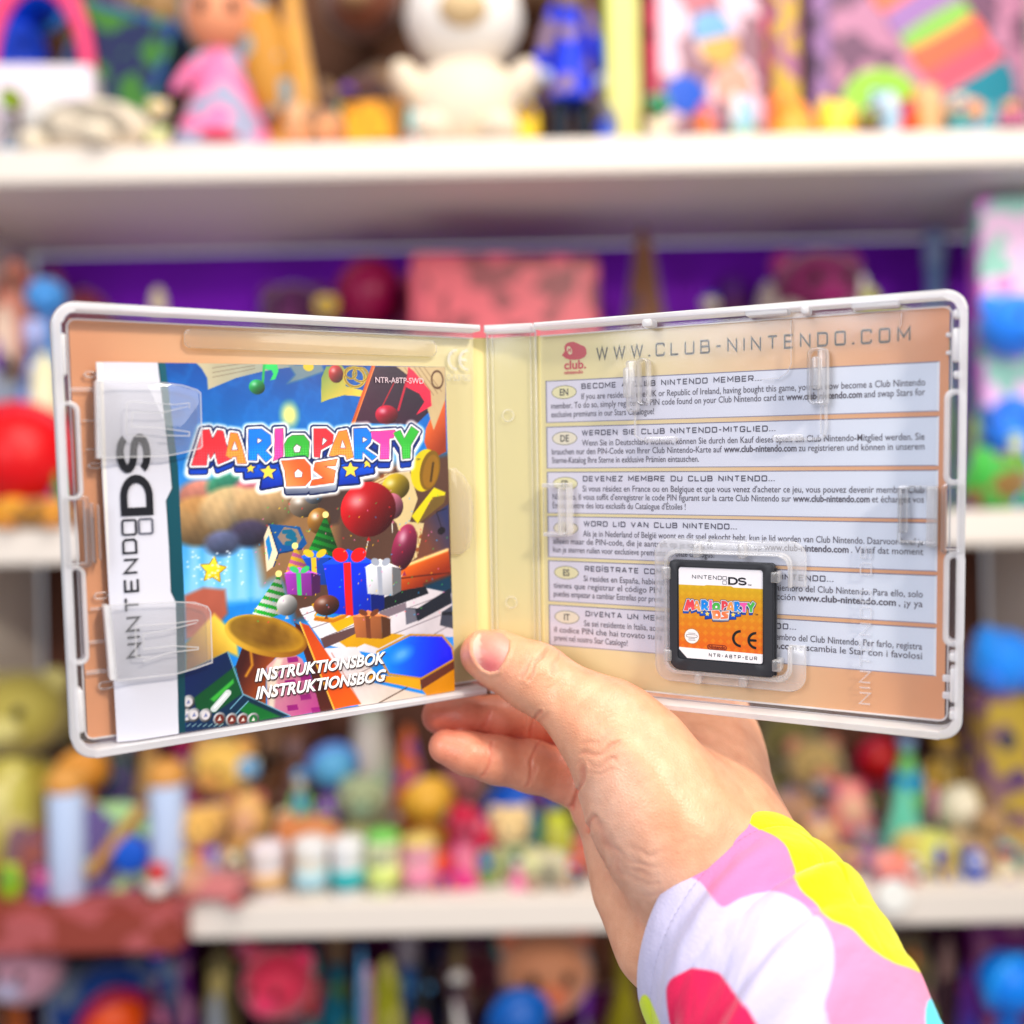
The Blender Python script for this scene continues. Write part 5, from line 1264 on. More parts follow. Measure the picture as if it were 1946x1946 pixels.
# lower left: brass horn, tiles, beam, green box
pt.over(pt.sd(Bz(Z2, (1120, 510), (1260, 450), (1420, 465), (1440, 640), (1390, 700), (1370, 800), (1130, 830)), 5), (176, 104, 86), soft=1.5)
pt.over(pt.sd(Bz(Z2, (1130, 860), (1340, 640), (1500, 800), (1520, 960), (1440, 925), (1130, 1070)), 5), pt.grad(Bz(Z2, (1150, 1000))[0], (140, 96, 30), Bz(Z2, (1420, 760))[0], (244, 214, 100)), soft=1.2)
pt.over(pt.sd(Bz(ZB, (370, 230), (430, 60), (560, 110), (660, 140), (570, 240), (570, 520), (420, 430)), 5), pt.grad(Bz(ZB, (400, 250))[0], (70, 26, 20), Bz(ZB, (560, 300))[0], (150, 76, 30)))
pt.over(pt.sd_line(Bz(ZB, (470, 130), (480, 220), (440, 290)), .8), (206, 150, 50), soft=.8)
pt.over(pt.sd(Bz(ZB, (572, 230), (640, 168), (760, 150), (806, 180), (890, 350), (950, 520), (735, 560), (580, 480)), 5), pt.grad(Bz(ZB, (600, 300))[0], (214, 170, 170), Bz(ZB, (900, 450))[0], (178, 84, 140)))
for x, y in ((745, 185), (730, 335), (745, 500), (830, 430), (905, 515), (640, 280), (830, 300)):
    pt.over(pt.sd(Bz(ZB, (x - 38, y - 14), (x + 30, y - 22), (x + 40, y + 12), (x - 30, y + 22)), 2), (150, 40, 124))
pt.over(pt.sd(Bz(ZB, (575, 300), (640, 175), (680, 180), (640, 330), (620, 540), (590, 500)), 3), (228, 214, 200), soft=1)
pt.over(pt.sd(Bz(ZB, (755, -60), (800, -40), (1030, 510), (930, 530), (870, 300)), 5), (86, 36, 24))
pt.over(pt.sd(Bz(ZB, (790, -60), (850, -40), (1195, 475), (1020, 510)), 5), pt.grad(Bz(ZB, (800, 0))[0], (196, 84, 30), Bz(ZB, (1100, 480))[0], (226, 104, 20)))
pt.over(pt.sd_line(Bz(ZB, (792, -60), (1018, 512)), .5), (246, 200, 90))
c = Bz(ZB, (575, 30))[0]
d, u_, v_ = pt.sd_ell(c, 14.2, 6.4, -.36); pt.over(d, pt.grad((c[0] - 12, c[1] + 4), (226, 190, 80), (c[0] + 10, c[1] - 5), (150, 100, 20)))
d, u_, v_ = pt.sd_ell((c[0] + .3, c[1] + .6), 13.0, 5.2, -.36); pt.over(d, pt.grad((c[0] - 10, c[1]), (150, 120, 40), (c[0] + 10, c[1]), (206, 160, 40)), soft=.6); pt.over(d + .8, np.array((120, 86, 30.)) + 40 * nz2[..., None], soft=3, alpha=.7)
pt.over(pt.sd(Bz(Z2, (1120, 1075), (1440, 920), (1552, 1232), (1900, 1392), (1700, 1440), (1130, 1530)), 5), pt.grad(Bz(Z2, (1150, 1080))[0], (14, 40, 96), Bz(Z2, (1600, 1400))[0], (8, 50, 70)))
for pl, c_ in (([(1190, 1262), (1490, 1030), (1542, 1232), (1345, 1372), (1210, 1340)], (8, 84, 44)), ([(1524, 1345), (1590, 1290), (1830, 1398), (1640, 1436)], (16, 110, 50)), ([(1310, 1270), (1480, 1120), (1486, 1150), (1340, 1290)], (70, 170, 70))):
    pt.over(pt.sd(Bz(Z2, *pl), 5), c_, soft=.6)
for a, b in (((1440, 925), (1552, 1232)), ((1552, 1232), (1900, 1392)), ((1590, 1285), (1500, 1380)), ((1552, 1240), (1460, 1340))):
    pt.over(pt.sd_line(Bz(Z2, a, b), .35), (130, 176, 196))
pt.over(pt.sd_line(Bz(Z2, (1340, 1340), (1440, 1225)), 2.2), (206, 214, 214)); pt.over(pt.sd_line(Bz(Z2, (1345, 1330), (1430, 1232)), .5), (255, 255, 255))
for k, (x, y) in enumerate(((1150, 1290), (1140, 1390), (1192, 1385), (1278, 1388), (1380, 1415), (1470, 1420), (1552, 1420), (1628, 1418))):
    cc = Bz(Z2, (x, y))[0]; pt.ball(cc, 2.0, 2.2, (206, 206, 210)); pt.over(pt.sd_ell(cc, 1.35, 1.5)[0], (214, 210, 214) if k < 4 else ((110, 44, 34) if k < 7 else (40, 110, 60)))
    pt.over(pt.sd(((cc[0] - .6, cc[1] - .5), (cc[0] + .6, cc[1] - .5), (cc[0] + .1, cc[1] + .8)), 1), (226, 220, 214) if k >= 4 else (120, 130, 170))
for k in range(7): pt.over(pt.sd_line(Bz(Z2, (1140 + 40 * k, 1470), (1165 + 40 * k, 1452)), .3), (170, 200, 200), alpha=.8)
# a numbered block, a yellow star, party balloons in the middle
for pl, c_ in (([(5, 580), (52, 462), (138, 730), (95, 850), (30, 900)], (236, 222, 196)), ([(52, 462), (335, 488), (400, 640), (355, 690), (138, 735)], (20, 92, 152)), ([(128, 582), (190, 488), (312, 510), (352, 600), (312, 662), (180, 652)], (150, 132, 122)), ([(20, 620), (50, 560), (80, 700), (50, 800)], (40, 140, 200))):
    pt.over(pt.sd(Bz(ZA, *pl), 5), c_)
pt.over(pt.sd_line(Bz(ZA, (52, 462), (138, 732), (95, 850)), .4), (12, 50, 100)); pt.over(pt.sd_line(Bz(ZA, (138, 732), (355, 690)), .4), (12, 50, 100))
pt.over(pt.sd_line(Bz(ZA, (190, 535), (250, 530), (280, 560), (225, 575), (290, 600), (280, 635), (215, 640)), 1.5), (14, 110, 140))
q = pt.sd(Bz(Z2, *star_pts(1332, 322, 96, -85, .5)), 3); pt.over(q - .3, (160, 130, 10)); pt.over(q, pt.grad(Bz(Z2, (1290, 260))[0], (250, 240, 90), Bz(Z2, (1370, 380))[0], (214, 186, 20)))
for k in range(46):
    x, y = 1130 + 420 * rng.random(), 180 + 260 * rng.random()
    pt.over(pt.sd_ell(Bz(Z2, (x, y))[0], .22 + .25 * rng.random(), .3)[0], (230, 244, 255), soft=.4, alpha=.8)
def balloon(px, py, rx, ry, col, rot=0.0, string=(0, 40)):
    c = LID.loc(px, py, BD); s_ = .175
    if string: pt.over(pt.sd_line(B((px, py + ry), (px + string[0] * .6, py + ry + string[1] * .5), (px + string[0], py + ry + string[1])), .25), (240, 236, 226))
    pt.over(pt.sd(B((px - 4, py + ry + 6), (px + 4, py + ry + 6), (px, py + ry - 3)), 1), tuple(v * .8 for v in col))
    pt.ball(c, rx * s_, ry * s_, col, rot)
def gift(px, py, w, h, col, rib, skew=10):
    c = np.array(col, float)
    pt.over(pt.sd(B((px - w, py - h * .5), (px + w * .5, py - h * .62), (px + w * .5 + skew * .3, py + h), (px - w + skew, py + h * .9)), 3), pt.grad(LID.loc(px - w, py - h, BD), c * 1.15, LID.loc(px + w, py + h, BD), c * .7))
    pt.over(pt.sd(B((px + w * .5, py - h * .62), (px + w, py - h * .35), (px + w, py + h * .75), (px + w * .5 + skew * .3, py + h)), 3), c * .5)
    pt.over(pt.sd(B((px - w * 1.06, py - h * .5), (px - w * .2, py - h * .95), (px + w * 1.06, py - h * .42), (px + w * .5, py - h * .55)), 3), np.clip(c * 1.35 + 10, 0, 255))
    pt.over(pt.sd(B((px - w * .35, py - h * .55), (px - w * .1, py - h * .57), (px - w * .02, py + h * .98), (px - w * .26, py + h * .95)), 3), rib)
    for s_ in (-1, 1): pt.over(pt.sd_ell(LID.loc(px - w * .15 + s_ * w * .3, py - h * .78, BD), w * .05, h * .035, s_ * .5)[0], rib)
def hat(px, py, w, h, ca, cb, lean=6):
    q = pt.sd(B((px - w, py + h * .5), (px + lean, py - h * .5), (px + w, py + h * .42), (px, py + h * .6)), 3)
    st = (np.floor((pt.Y + pt.X * .35) / 1.3) % 2)[..., None]
    pt.over(q, (np.array(ca, float) * st + np.array(cb, float) * (1 - st)) * np.clip(.78 + .05 * (LID.loc(px, py, BD)[0] - pt.X), .45, 1.15)[..., None])
    pt.over(pt.sd_ell(LID.loc(px + lean, py - h * .5, BD), 1.1, 1.1)[0], (250, 236, 160))
balloon(752, 925, 30, 26, (236, 206, 60), .2, (-6, 30)); balloon(745, 962, 24, 26, (240, 150, 176), 0, (0, 24)); balloon(768, 1040, 26, 48, (186, 66, 110), -.3, (-20, 30))
hat(612, 1020, 34, 84, (40, 160, 60), (24, 110, 44)); gift(604, 1078, 40, 34, (24, 84, 186), (230, 200, 60))
balloon(700, 968, 58, 54, (226, 34, 44), .2, (-10, 60)); hat(566, 1066, 26, 58, (240, 200, 60), (214, 120, 170), -6); gift(574, 1104, 34, 28, (160, 70, 176), (80, 200, 120), 6)
gift(672, 1106, 58, 66, (16, 64, 226), (226, 34, 40), 16); gift(728, 1096, 34, 36, (226, 228, 236), (170, 176, 190), 4)
hat(515, 1128, 36, 76, (46, 186, 60), (236, 240, 236), 14); balloon(545, 1150, 20, 20, (240, 240, 240), 0, None)
gift(706, 1186, 36, 28, (176, 112, 70), (120, 70, 44), 6); balloon(620, 1150, 26, 20, (150, 90, 70), 0, None)
for k in range(150):
    x, y = rng.uniform(480, 850), rng.uniform(930, 1190); cc = ((236, 60, 70), (250, 210, 60), (60, 170, 230), (80, 190, 90), (240, 140, 190))[k % 5]
    pt.over(pt.sd_ell(LID.loc(x, y, BD), .30, .16, rng.uniform(0, 3))[0], cc, alpha=.85)
# title
paint_title(pt, lambda x, y: LID.loc(*ZL(x, y), BD), .0495)
pt.C = np.clip(pt.C * (1 + .04 * nz2[..., None]), 0, 255)
pt.C = 255 * (pt.C / 255) ** 1.16
gm_ = pt.C.mean(-1, keepdims=True); pt.C = np.clip(gm_ + (pt.C - gm_) * 1.12, 0, 255)
# white band with the dark edge strip
strip = [(150, 660), (299.5, 660), (299.5, 686), (321, 869), (326.6, 928), (315, 951.5), (321, 1040), (324, 1124), (334, 1145), (339.5, 1398), (340, 1440), (150, 1440)]
teal = [(280, 660), (313.6, 660), (313.6, 686), (338, 889), (346, 1040), (350, 1142), (352, 1393), (352, 1440), (280, 1440)]
pt.over(pt.sd(B(*teal), 4), pt.grad(B((330, 700))[0], (0, 84, 100), B((345, 1390))[0], (0, 58, 70)))
pt.over(pt.sd(B(*strip), 4) - .35, (0, 52, 62)); pt.over(pt.sd(B(*strip), 4), (212, 213, 226), soft=.3)
# the sheet: cover page lying on the inner pages, rounded along the fold
zz = np.full(uu.shape, BD) - 1.0 * np.exp(-(uu / .03) ** 2) + .35 * np.sin(uu * math.pi) * np.sin(vv * math.pi) + .5 * np.exp(-((uu - .05) / .12) ** 2) * vv
P3 = np.concatenate([P2, zz[..., None]], -1)
book = empty('instruction_booklet')
book.matrix_world = case.matrix_world @ LID.local
tag(book, 'glossy instruction booklet with a bright picture cover, tucked under the two clear clips', 'booklet')
grid_mesh('cover', P3[::-1], pt.C[::-1], M_GLOSSPRINT, book)
bm = bmesh.new()
for k in range(5):
    i_ = .25 + .12 * k; zt = BD - .75 - .32 * k
    q4 = [(bl[0] + i_, bl[1] + i_ * .6), (br[0] - i_, br[1] + i_ * .6), (tr[0] - i_, tr[1] - i_ * .6), (tl[0] + i_, tl[1] - i_ * .6)]
    prism_bm(bm, q4, zt - .26, zt)
o = bm_obj('inner_pages', bm, paint_mat((236, 232, 226), .6, .02, 200, name='page_paper'), book)
# printed words of the cover
bt = Buf(); ZB0 = BD + .62
def slanted(s, a, b, cap, col, dz, bold=.03):
    V, F, w = font_text(s, bold, .28); pa, pb = np.array(LID.loc(*a, ZB0)), np.array(LID.loc(*b, ZB0))
    e = (pb - pa); k = cap / CAPH
    lead = min(v[0] for v in V)
    n = np.array((-e[1], e[0])) / np.linalg.norm(e)
    bt.mesh([(*(pa + e * (vx - lead) / (w - lead) + n * vy * k), ZB0 + dz) for vx, vy in V], F, col)
for (dx, dy, c_, dz) in ((2.2, 2.4, (60, 40, 40), 0), (0, 0, (252, 252, 252), .05)):
    slanted('INSTRUKTIONSBOK', (484.5 + dx, 1294.5 + dy), (733 + dx, 1259.5 + dy), 3.8, c_, dz)
    slanted('INSTRUKTIONSBOG', (485.5 + dx, 1328.5 + dy), (734 + dx, 1292.5 + dy), 3.8, c_, dz)
bt.build('printed_title', M_GLOSSPRINT, book); bt = Buf()
a = LID.loc(*Z3(752, 538), ZB0); b = LID.loc(*Z3(1047, 538), ZB0)
put_text(bt, [('NTR-A8TP-SWD', 0)], a[0], b[0], a[1], 1.9, ZB0, (216, 190, 200))
put_text(bt, [('TM', 0)], *[LID.loc(*ZL(x, 408), ZB0)[0] for x in (1612, 1640)], LID.loc(*ZL(1612, 408), ZB0)[1], .6, ZB0, (60, 60, 70))
bt.build('printed_code', M_GLOSSPRINT, book); bt = Buf()
def upright(V, F, base, start, lenx, cap, col, z):
    """letters running upwards: base = line of the letter feet, start = where the word begins"""
    for f in F:
        bt.poly([(base - V[i][1] * cap, start + V[i][0] * lenx, z) for i in f], col)
xb = LID.loc(*Z2(800, 700), ZB0)[0]; xt_ = LID.loc(*Z2(690, 700), ZB0)[0]
y_a = LID.loc(*Z2(775, 965), ZB0)[1]; y_b = LID.loc(*Z1(780, 1865), ZB0)[1]
V, F, w = stroke_text('NINTEND', .15, .30)
upright(V, F, xb, y_a, (y_b - y_a) / w, xb - xt_, (26, 26, 34), ZB0)
def rr_ring(x0, y0, x1, y1, r, t, col, z):
    o_ = rrect(x0, y0, x1, y1, r, 4); i_ = rrect(x0 + t, y0 + t, x1 - t, y1 - t, max(.1, r - t), 4); n = len(o_)
    for k in range(n): bt.poly([(*o_[k], z), (*o_[(k + 1) % n], z), (*i_[(k + 1) % n], z), (*i_[k], z)], col)
for a, b, c_ in ((Z1(662, 1850), Z1(772, 1722), (34, 34, 44)), (Z1(784, 1842), Z1(894, 1714), (96, 98, 112))):
    p = LID.loc(*a, ZB0); q = LID.loc(*b, ZB0); rr_ring(p[0], p[1], q[0], q[1], .9, .62, c_, ZB0)
D_P = [(.1, .5), (.1, .87), (.46, .87)] + [(.46 + .44 * math.cos(R(t)), .5 + .37 * math.sin(R(t))) for t in range(80, -81, -16)] + [(.46, .13), (.1, .13), (.1, .5)]
S_P = [(.5 + .38 * math.cos(R(t)), .69 + .19 * math.sin(R(t))) for t in range(15, 271, 15)] + [(.5 + .39 * math.cos(R(t)), .31 + .19 * math.sin(R(t))) for t in range(75, -166, -15)]
def big(pl, a, b, w):
    p = LID.loc(*a, ZB0); q = LID.loc(*b, ZB0)
    v, f = thick(pl, w); upright(v, f, q[0], p[1], q[1] - p[1], q[0] - p[0], (20, 20, 28), ZB0)
big(D_P, Z1(650, 1705), Z1(892, 1395), .2)
big(S_P, Z1(626, 1395), Z1(872, 1095), .2)
bt.build('fold_lettering', M_GLOSSPRINT, book)

# ================================================================== game cartridge in its holder
CD = -1.6
ZC = z0(1250, 1040, .13455)
cart = empty('game_cartridge')
cart.matrix_world = case.matrix_world @ TRAY.local
tag(cart, 'dark grey game cartridge with an orange label, clipped into the right half of the case', 'game cartridge')
M_CART = paint_mat((42, 44, 50), .45, .06, 40, .4, name='dark_cartridge_plastic')
K = lambda x, y: TRAY.loc(*ZC(x, y), CD)
x0, y1 = K(158, 185); x1, y0 = K(1640, 1850)
x1 = K(1635, 900)[0]
body = rrect(x0, y0, x1, y1, 1.2, 6)
ll = rrect(x0, y0, x1, y1, 3.4, 8)[0:9]
body = ll + body[7:14] + body[14:21] + body[21:28]
lx0, ly1 = K(290, 280); lx1, ly0 = K(1480, 1655)
bm = bmesh.new()
prism_bm(bm, body, -5.4, CD - .45, .35, 2)
o = bm_obj('shell', bm, M_CART, cart); auto_smooth(o, 40)
bm = bmesh.new()
rim_o = [(x * 1.0, y) for x, y in body]
inner = rrect(lx0 - .45, ly0 - .45, lx1 + .45, ly1 + .45, 1.0, 6)
# raised frame round the label recess
n = len(body)
def resample(pts, n_):
    P = np.array(list(pts) + [pts[0]]); L = np.r_[0, np.cumsum(np.hypot(*np.diff(P, axis=0).T))]
    t = np.linspace(0, L[-1], n_, endpoint=False)
    return [(float(np.interp(a, L, P[:, 0])), float(np.interp(a, L, P[:, 1]))) for a in t]
shr = [(x0 + .3 + (x - x0) * (x1 - x0 - .6) / (x1 - x0), y0 + .3 + (y - y0) * (y1 - y0 - .6) / (y1 - y0)) for x, y in body]
cxm, cym = .5 * (x0 + x1), .5 * (y0 + y1)
def by_angle(pts, m):
    D = resample(pts, 400); an = [math.atan2(y - cym, x - cxm) for x, y in D]; order = np.argsort(an); an = np.array(an)[order]; D = np.array(D)[order]
    t = np.linspace(-math.pi, math.pi, m, endpoint=False)
    return [(float(np.interp(a, an, D[:, 0], period=2 * math.pi)), float(np.interp(a, an, D[:, 1], period=2 * math.pi))) for a in t]
ring_bm(bm, by_angle(shr, 160), by_angle(inner, 160), CD - .5, CD + .05, .12)
o = bm_obj('label_frame', bm, M_CART, cart); auto_smooth(o, 40)
bm = bmesh.new()
sx0, sy0 = K(1600, 1860); sx1, sy1 = K(1668, 1640)
prism_bm(bm, rrect(x1 - .2, y0 + .3, x1 + .55, y1 - 1.6, .3, 3), -5.2, -3.6, .15)
o = bm_obj('edge_step', bm, M_CART, cart)
# label picture
NX, NY = 300, 340
uu, vv = np.meshgrid(np.linspace(lx0, lx1, NX), np.linspace(ly0, ly1, NY))
pt = Painter(uu, vv); pt.aa = .1
def Kz(*pts): return [K(*p) for p in pts]
W_ = lx1 - lx0; H_ = ly1 - ly0
fx = lambda x: lx0 + (x - 285) / (1480 - 285) * W_                     # label fractions from the enlargement, slant removed
def KL(x, y):
    t = (x - 285) / 1195.0
    ya = 280 + 50 * t; yb = 1555 + 110 * t + (35 if False else 0)
    return (lx0 + t * W_, ly1 - (y - ya) / (yb + 40 * (1 - t) - ya) * H_ if False else K(x, y)[1])
pt.C = pt.grad((0, ly1 - .2 * H_), (206, 164, 10), (0, ly0 + .12 * H_), (220, 96, 8))
md = .5 * (1 + np.cos((uu - lx0) * 2 * math.pi / 2.9)) * .5 * (1 + np.cos((vv - ly0) * 2 * math.pi / 2.9))
dia = (np.abs(((uu - lx0) / 2.6) % 1 - .5) + np.abs(((vv - ly0) / 2.6) % 1 - .5))
pt.over((dia - .36) * 2.6, (240, 196, 40), soft=.5, alpha=.20)
fade = np.clip(np.abs((vv - ly0) / H_ - .55) * 3 - .25, 0, 1)
# white head with stepped edge, white foot
def lab(fr): return [(lx0 + a * W_, ly1 - b * H_) for a, b in fr]
HEADP = [(-.1, -.1), (1.1, -.1), (1.1, .198), (.66, .198), (.63, .184), (.34, .184), (.31, .192), (-.1, .192)]
pt.over(pt.sd(lab(HEADP), 3), (238, 236, 242))
pt.over(pt.sd(lab([(-.1, .882), (1.1, .896), (1.1, 1.1), (-.1, 1.1)]), 3), (242, 240, 244))
u_ = 1065 / 1590 * W_ / 1195
paint_title(pt, lambda x, y: (lx0 + (.047 + (x - 60) / 1590 * .875) * W_, ly1 - (.325 + (y - 150) / 490 * .250) * H_), W_ * .875 / 1590, 0)
c = (lx0 + .158 * W_, ly1 - .755 * H_)
d, uq, vq = pt.sd_ell(c, .093 * W_, .093 * W_); an = np.arctan2(vq, uq)
pt.over(d - .12 * np.sign(np.sin(an * 24)), (150, 120, 60)); pt.over(d + .18, (240, 238, 238))
for yy, ww in ((1.0, 1.1), (0.55, 0), (-.8, 1.0), (-1.35, 1.1)):
    if ww: pt.over(pt.sd_line([(c[0] - ww, c[1] + yy), (c[0] + ww, c[1] + yy)], .32), (150, 146, 150), alpha=.7)
d = np.abs(pt.sd(rrect(c[0] - 1.9, c[1] - .35, c[0] + 1.9, c[1] + .5, .4, 4), 2)) - .09; pt.over(d, (120, 110, 110))
bx0, bx1, by1_, by0_ = lx0 + .342 * W_, lx0 + .582 * W_, ly1 - .828 * H_, ly1 - .888 * H_
q = pt.sd(rrect(bx0, by0_, bx1, by1_, 1.0, 6), 2); pt.over(q, (120, 34, 10)); pt.over(q + .28, (206, 96, 30))
for off in (.655, .835):
    cxx = lx0 + (off + .09) * W_; cyy = ly1 - (.745 + (off - .655) * .05) * H_
    d, uq, vq = pt.sd_ell((cxx, cyy), .088 * W_, .088 * W_)
    ring = np.maximum(np.abs(d) - .44, (pt.X - cxx)); pt.over(ring, (16, 12, 14))
    if off > .7: pt.over(pt.sd_line([(cxx - .08 * W_, cyy), (cxx - .01 * W_, cyy)], .85), (16, 12, 14))
# cut corners painted in the shell colour
mask = pt.sd(lab([(.03, 0), (.97, 0), (.99, .008), (1, .03), (1, .97), (.99, .992), (.97, 1), (.10, 1), (.0, .905), (0, .03), (.01, .008)]), 5)
pt.over(-mask, (34, 36, 42))
P3 = np.stack([uu, vv, np.full(uu.shape, CD - .40)], -1)
grid_mesh('label', P3, pt.C, print_mat('label_print', .3, .45, .3), cart)
ct = Buf(); ZL_ = CD - .36
def lfx(a): return lx0 + a * W_
def lfy(b): return ly1 - b * H_
put_stroke(ct, 'NINTEND', lfx(.165), lfx(.522), lfy(.122), .044 * H_, ZL_, (26, 24, 34), .15, .28)
bt = ct
def sq_ring(x0_, y0_, x1_, y1_, col):
    o_ = rrect(x0_, y0_, x1_, y1_, .25, 3); i_ = rrect(x0_ + .17, y0_ + .17, x1_ - .17, y1_ - .17, .12, 3); n_ = len(o_)
    for k in range(n_): ct.poly([(*o_[k], ZL_), (*o_[(k + 1) % n_], ZL_), (*i_[(k + 1) % n_], ZL_), (*i_[k], ZL_)], col)
sq_ring(lfx(.530), lfy(.122), lfx(.582), lfy(.080), (40, 38, 48)); sq_ring(lfx(.530), lfy(.170), lfx(.582), lfy(.128), (120, 120, 132))
v, f = thick(D_P, .21)
ct.mesh([(lfx(.597) + x * .115 * W_, lfy(.172) + y * .088 * H_, ZL_) for x, y in v], f, (18, 16, 24))
v, f = thick(S_P, .2)
ct.mesh([(lfx(.710) + x * .105 * W_, lfy(.172) + y * .088 * H_, ZL_) for x, y in v], f, (18, 16, 24))
put_text(ct, [('TM', 0)], lfx(.825), lfx(.868), lfy(.172), .55, ZL_, (40, 36, 44))
put_text(ct, [('TM', 0)], lfx(.905), lfx(.945), lfy(.482), .5, ZL_, (40, 36, 44))
put_text(ct, [('Nintendo', 1)], lfx(.363), lfx(.562), lfy(.874), .035 * H_, ZL_, (110, 24, 8))
put_stroke(ct, 'NTR-A8TP-EUR', lfx(.365), lfx(.935), lfy(.965), .040 * H_, ZL_, (40, 38, 46), .19, .5)
ct.build('label_words', M_PRINT, cart)

# ================================================================== the hand and sleeve
def C3(sx, sy, D): return np.array(((sx - CEN) / FPX * D, (CEN - sy) / FPX * D, D))     # mm: right, up, away
HRES = 0.58
LO = np.array((-44., -170., 272.)); HI = np.array((124., -34., 412.))
NG = np.ceil((HI - LO) / HRES).astype(int) + 1
AX = [LO[i] + HRES * np.arange(NG[i]) for i in range(3)]
def field(): return np.full(NG, 40.0, np.float32)
def smin(a, b, k):
    if k <= 0: return np.minimum(a, b)
    h = np.maximum(k - np.abs(a - b), 0) / k
    return np.minimum(a, b) - h * h * k * .25
def add_chain(f, chain, k):
    """chain of (sx, sy, depth, radius) joined as tapering limbs, blended with radius k"""
    pts = [(C3(a, b, d), r) for a, b, d, r in chain]
    if len(pts) == 1: pts = pts * 2
    for (a, ra), (b, rb) in zip(pts, pts[1:]):
        rm = max(ra, rb) + k + 4
        lo = np.minimum(a, b) - rm; hi = np.maximum(a, b) + rm
        s = [slice(max(0, int((lo[i] - LO[i]) / HRES)), max(0, int((hi[i] - LO[i]) / HRES) + 2)) for i in range(3)]
        g = np.meshgrid(AX[0][s[0]], AX[1][s[1]], AX[2][s[2]], indexing='ij', sparse=True)
        e = b - a; L = float(e @ e) + 1e-9
        t = np.clip(((g[0] - a[0]) * e[0] + (g[1] - a[1]) * e[1] + (g[2] - a[2]) * e[2]) / L, 0, 1)
        d = np.sqrt((g[0] - a[0] - t * e[0]) ** 2 + (g[1] - a[1] - t * e[1]) ** 2 + (g[2] - a[2] - t * e[2]) ** 2) - (ra + (rb - ra) * t)
        f[s[0], s[1], s[2]] = smin(f[s[0], s[1], s[2]], d.astype(np.float32), k)
    return f
THUMB = [(918, 1243, 351.5, 8.3), (952, 1256, 348.5, 9.5), (988, 1274, 344.5, 10.0), (1020, 1292, 341, 10.7), (1070, 1322, 336.5, 10.9), (1112, 1352, 333, 11.8), (1160, 1392, 329, 14.0)]
RING_F = [(836, 1360, 367, 7.0), (880, 1361, 367, 7.8), (950, 1364, 370, 8.1), (1020, 1372, 375, 7.9), (1080, 1392, 382, 8.2), (1150, 1420, 380, 9.5), (1230, 1440, 374, 12)]
LITTLE_F = [(847, 1419, 354, 6.4), (890, 1432, 354, 7.4), (945, 1444, 356, 8.3), (1010, 1457, 359, 9.0), (1080, 1474, 364, 10.0), (1130, 1492, 362, 11.0), (1190, 1510, 358, 13)]
INDEX_F = [(1010, 1190, 384, 7.6), (1060, 1215, 386, 8.6), (1140, 1250, 390, 9.0), (1240, 1300, 394, 9.8), (1330, 1350, 388, 11.5)]
MIDDLE_F = [(900, 1262, 382, 7.4), (950, 1272, 383, 8.4), (1060, 1295, 388, 8.8), (1170, 1335, 392, 9.8), (1280, 1380, 386, 11.5)]
hand_f = field()
add_chain(hand_f, [(1160, 1392, 328, 14.0), (1200, 1440, 326, 17.5), (1240, 1520, 323, 21), (1290, 1600, 321, 22), (1352, 1690, 323, 21), (1440, 1800, 318, 20)], 10)     # ball of the thumb to the wrist
add_chain(hand_f, [(1362, 1352, 380, 12.5), (1364, 1430, 366, 14.3), (1362, 1500, 352, 15.2), (1362, 1570, 342, 16), (1412, 1655, 332, 18), (1490, 1760, 322, 19)], 14)      # back of the hand
add_chain(hand_f, [(1290, 1390, 380, 13), (1300, 1470, 360, 18), (1320, 1570, 340, 22), (1370, 1680, 326, 24)], 16)
add_chain(hand_f, [(1205, 1440, 374, 12), (1230, 1500, 358, 15), (1270, 1590, 342, 17)], 12)
add_chain(hand_f, [(1150, 1545, 357, 9.5), (1178, 1610, 350, 11.0), (1204, 1690, 342, 12.5), (1262, 1780, 330, 16), (1330, 1860, 326, 16)], 9)                            # heel of the hand
add_chain(hand_f, [(1118, 1540, 359, 6.5), (1150, 1560, 357, 8.5)], 5)
thumb_f = add_chain(field(), THUMB, 5)
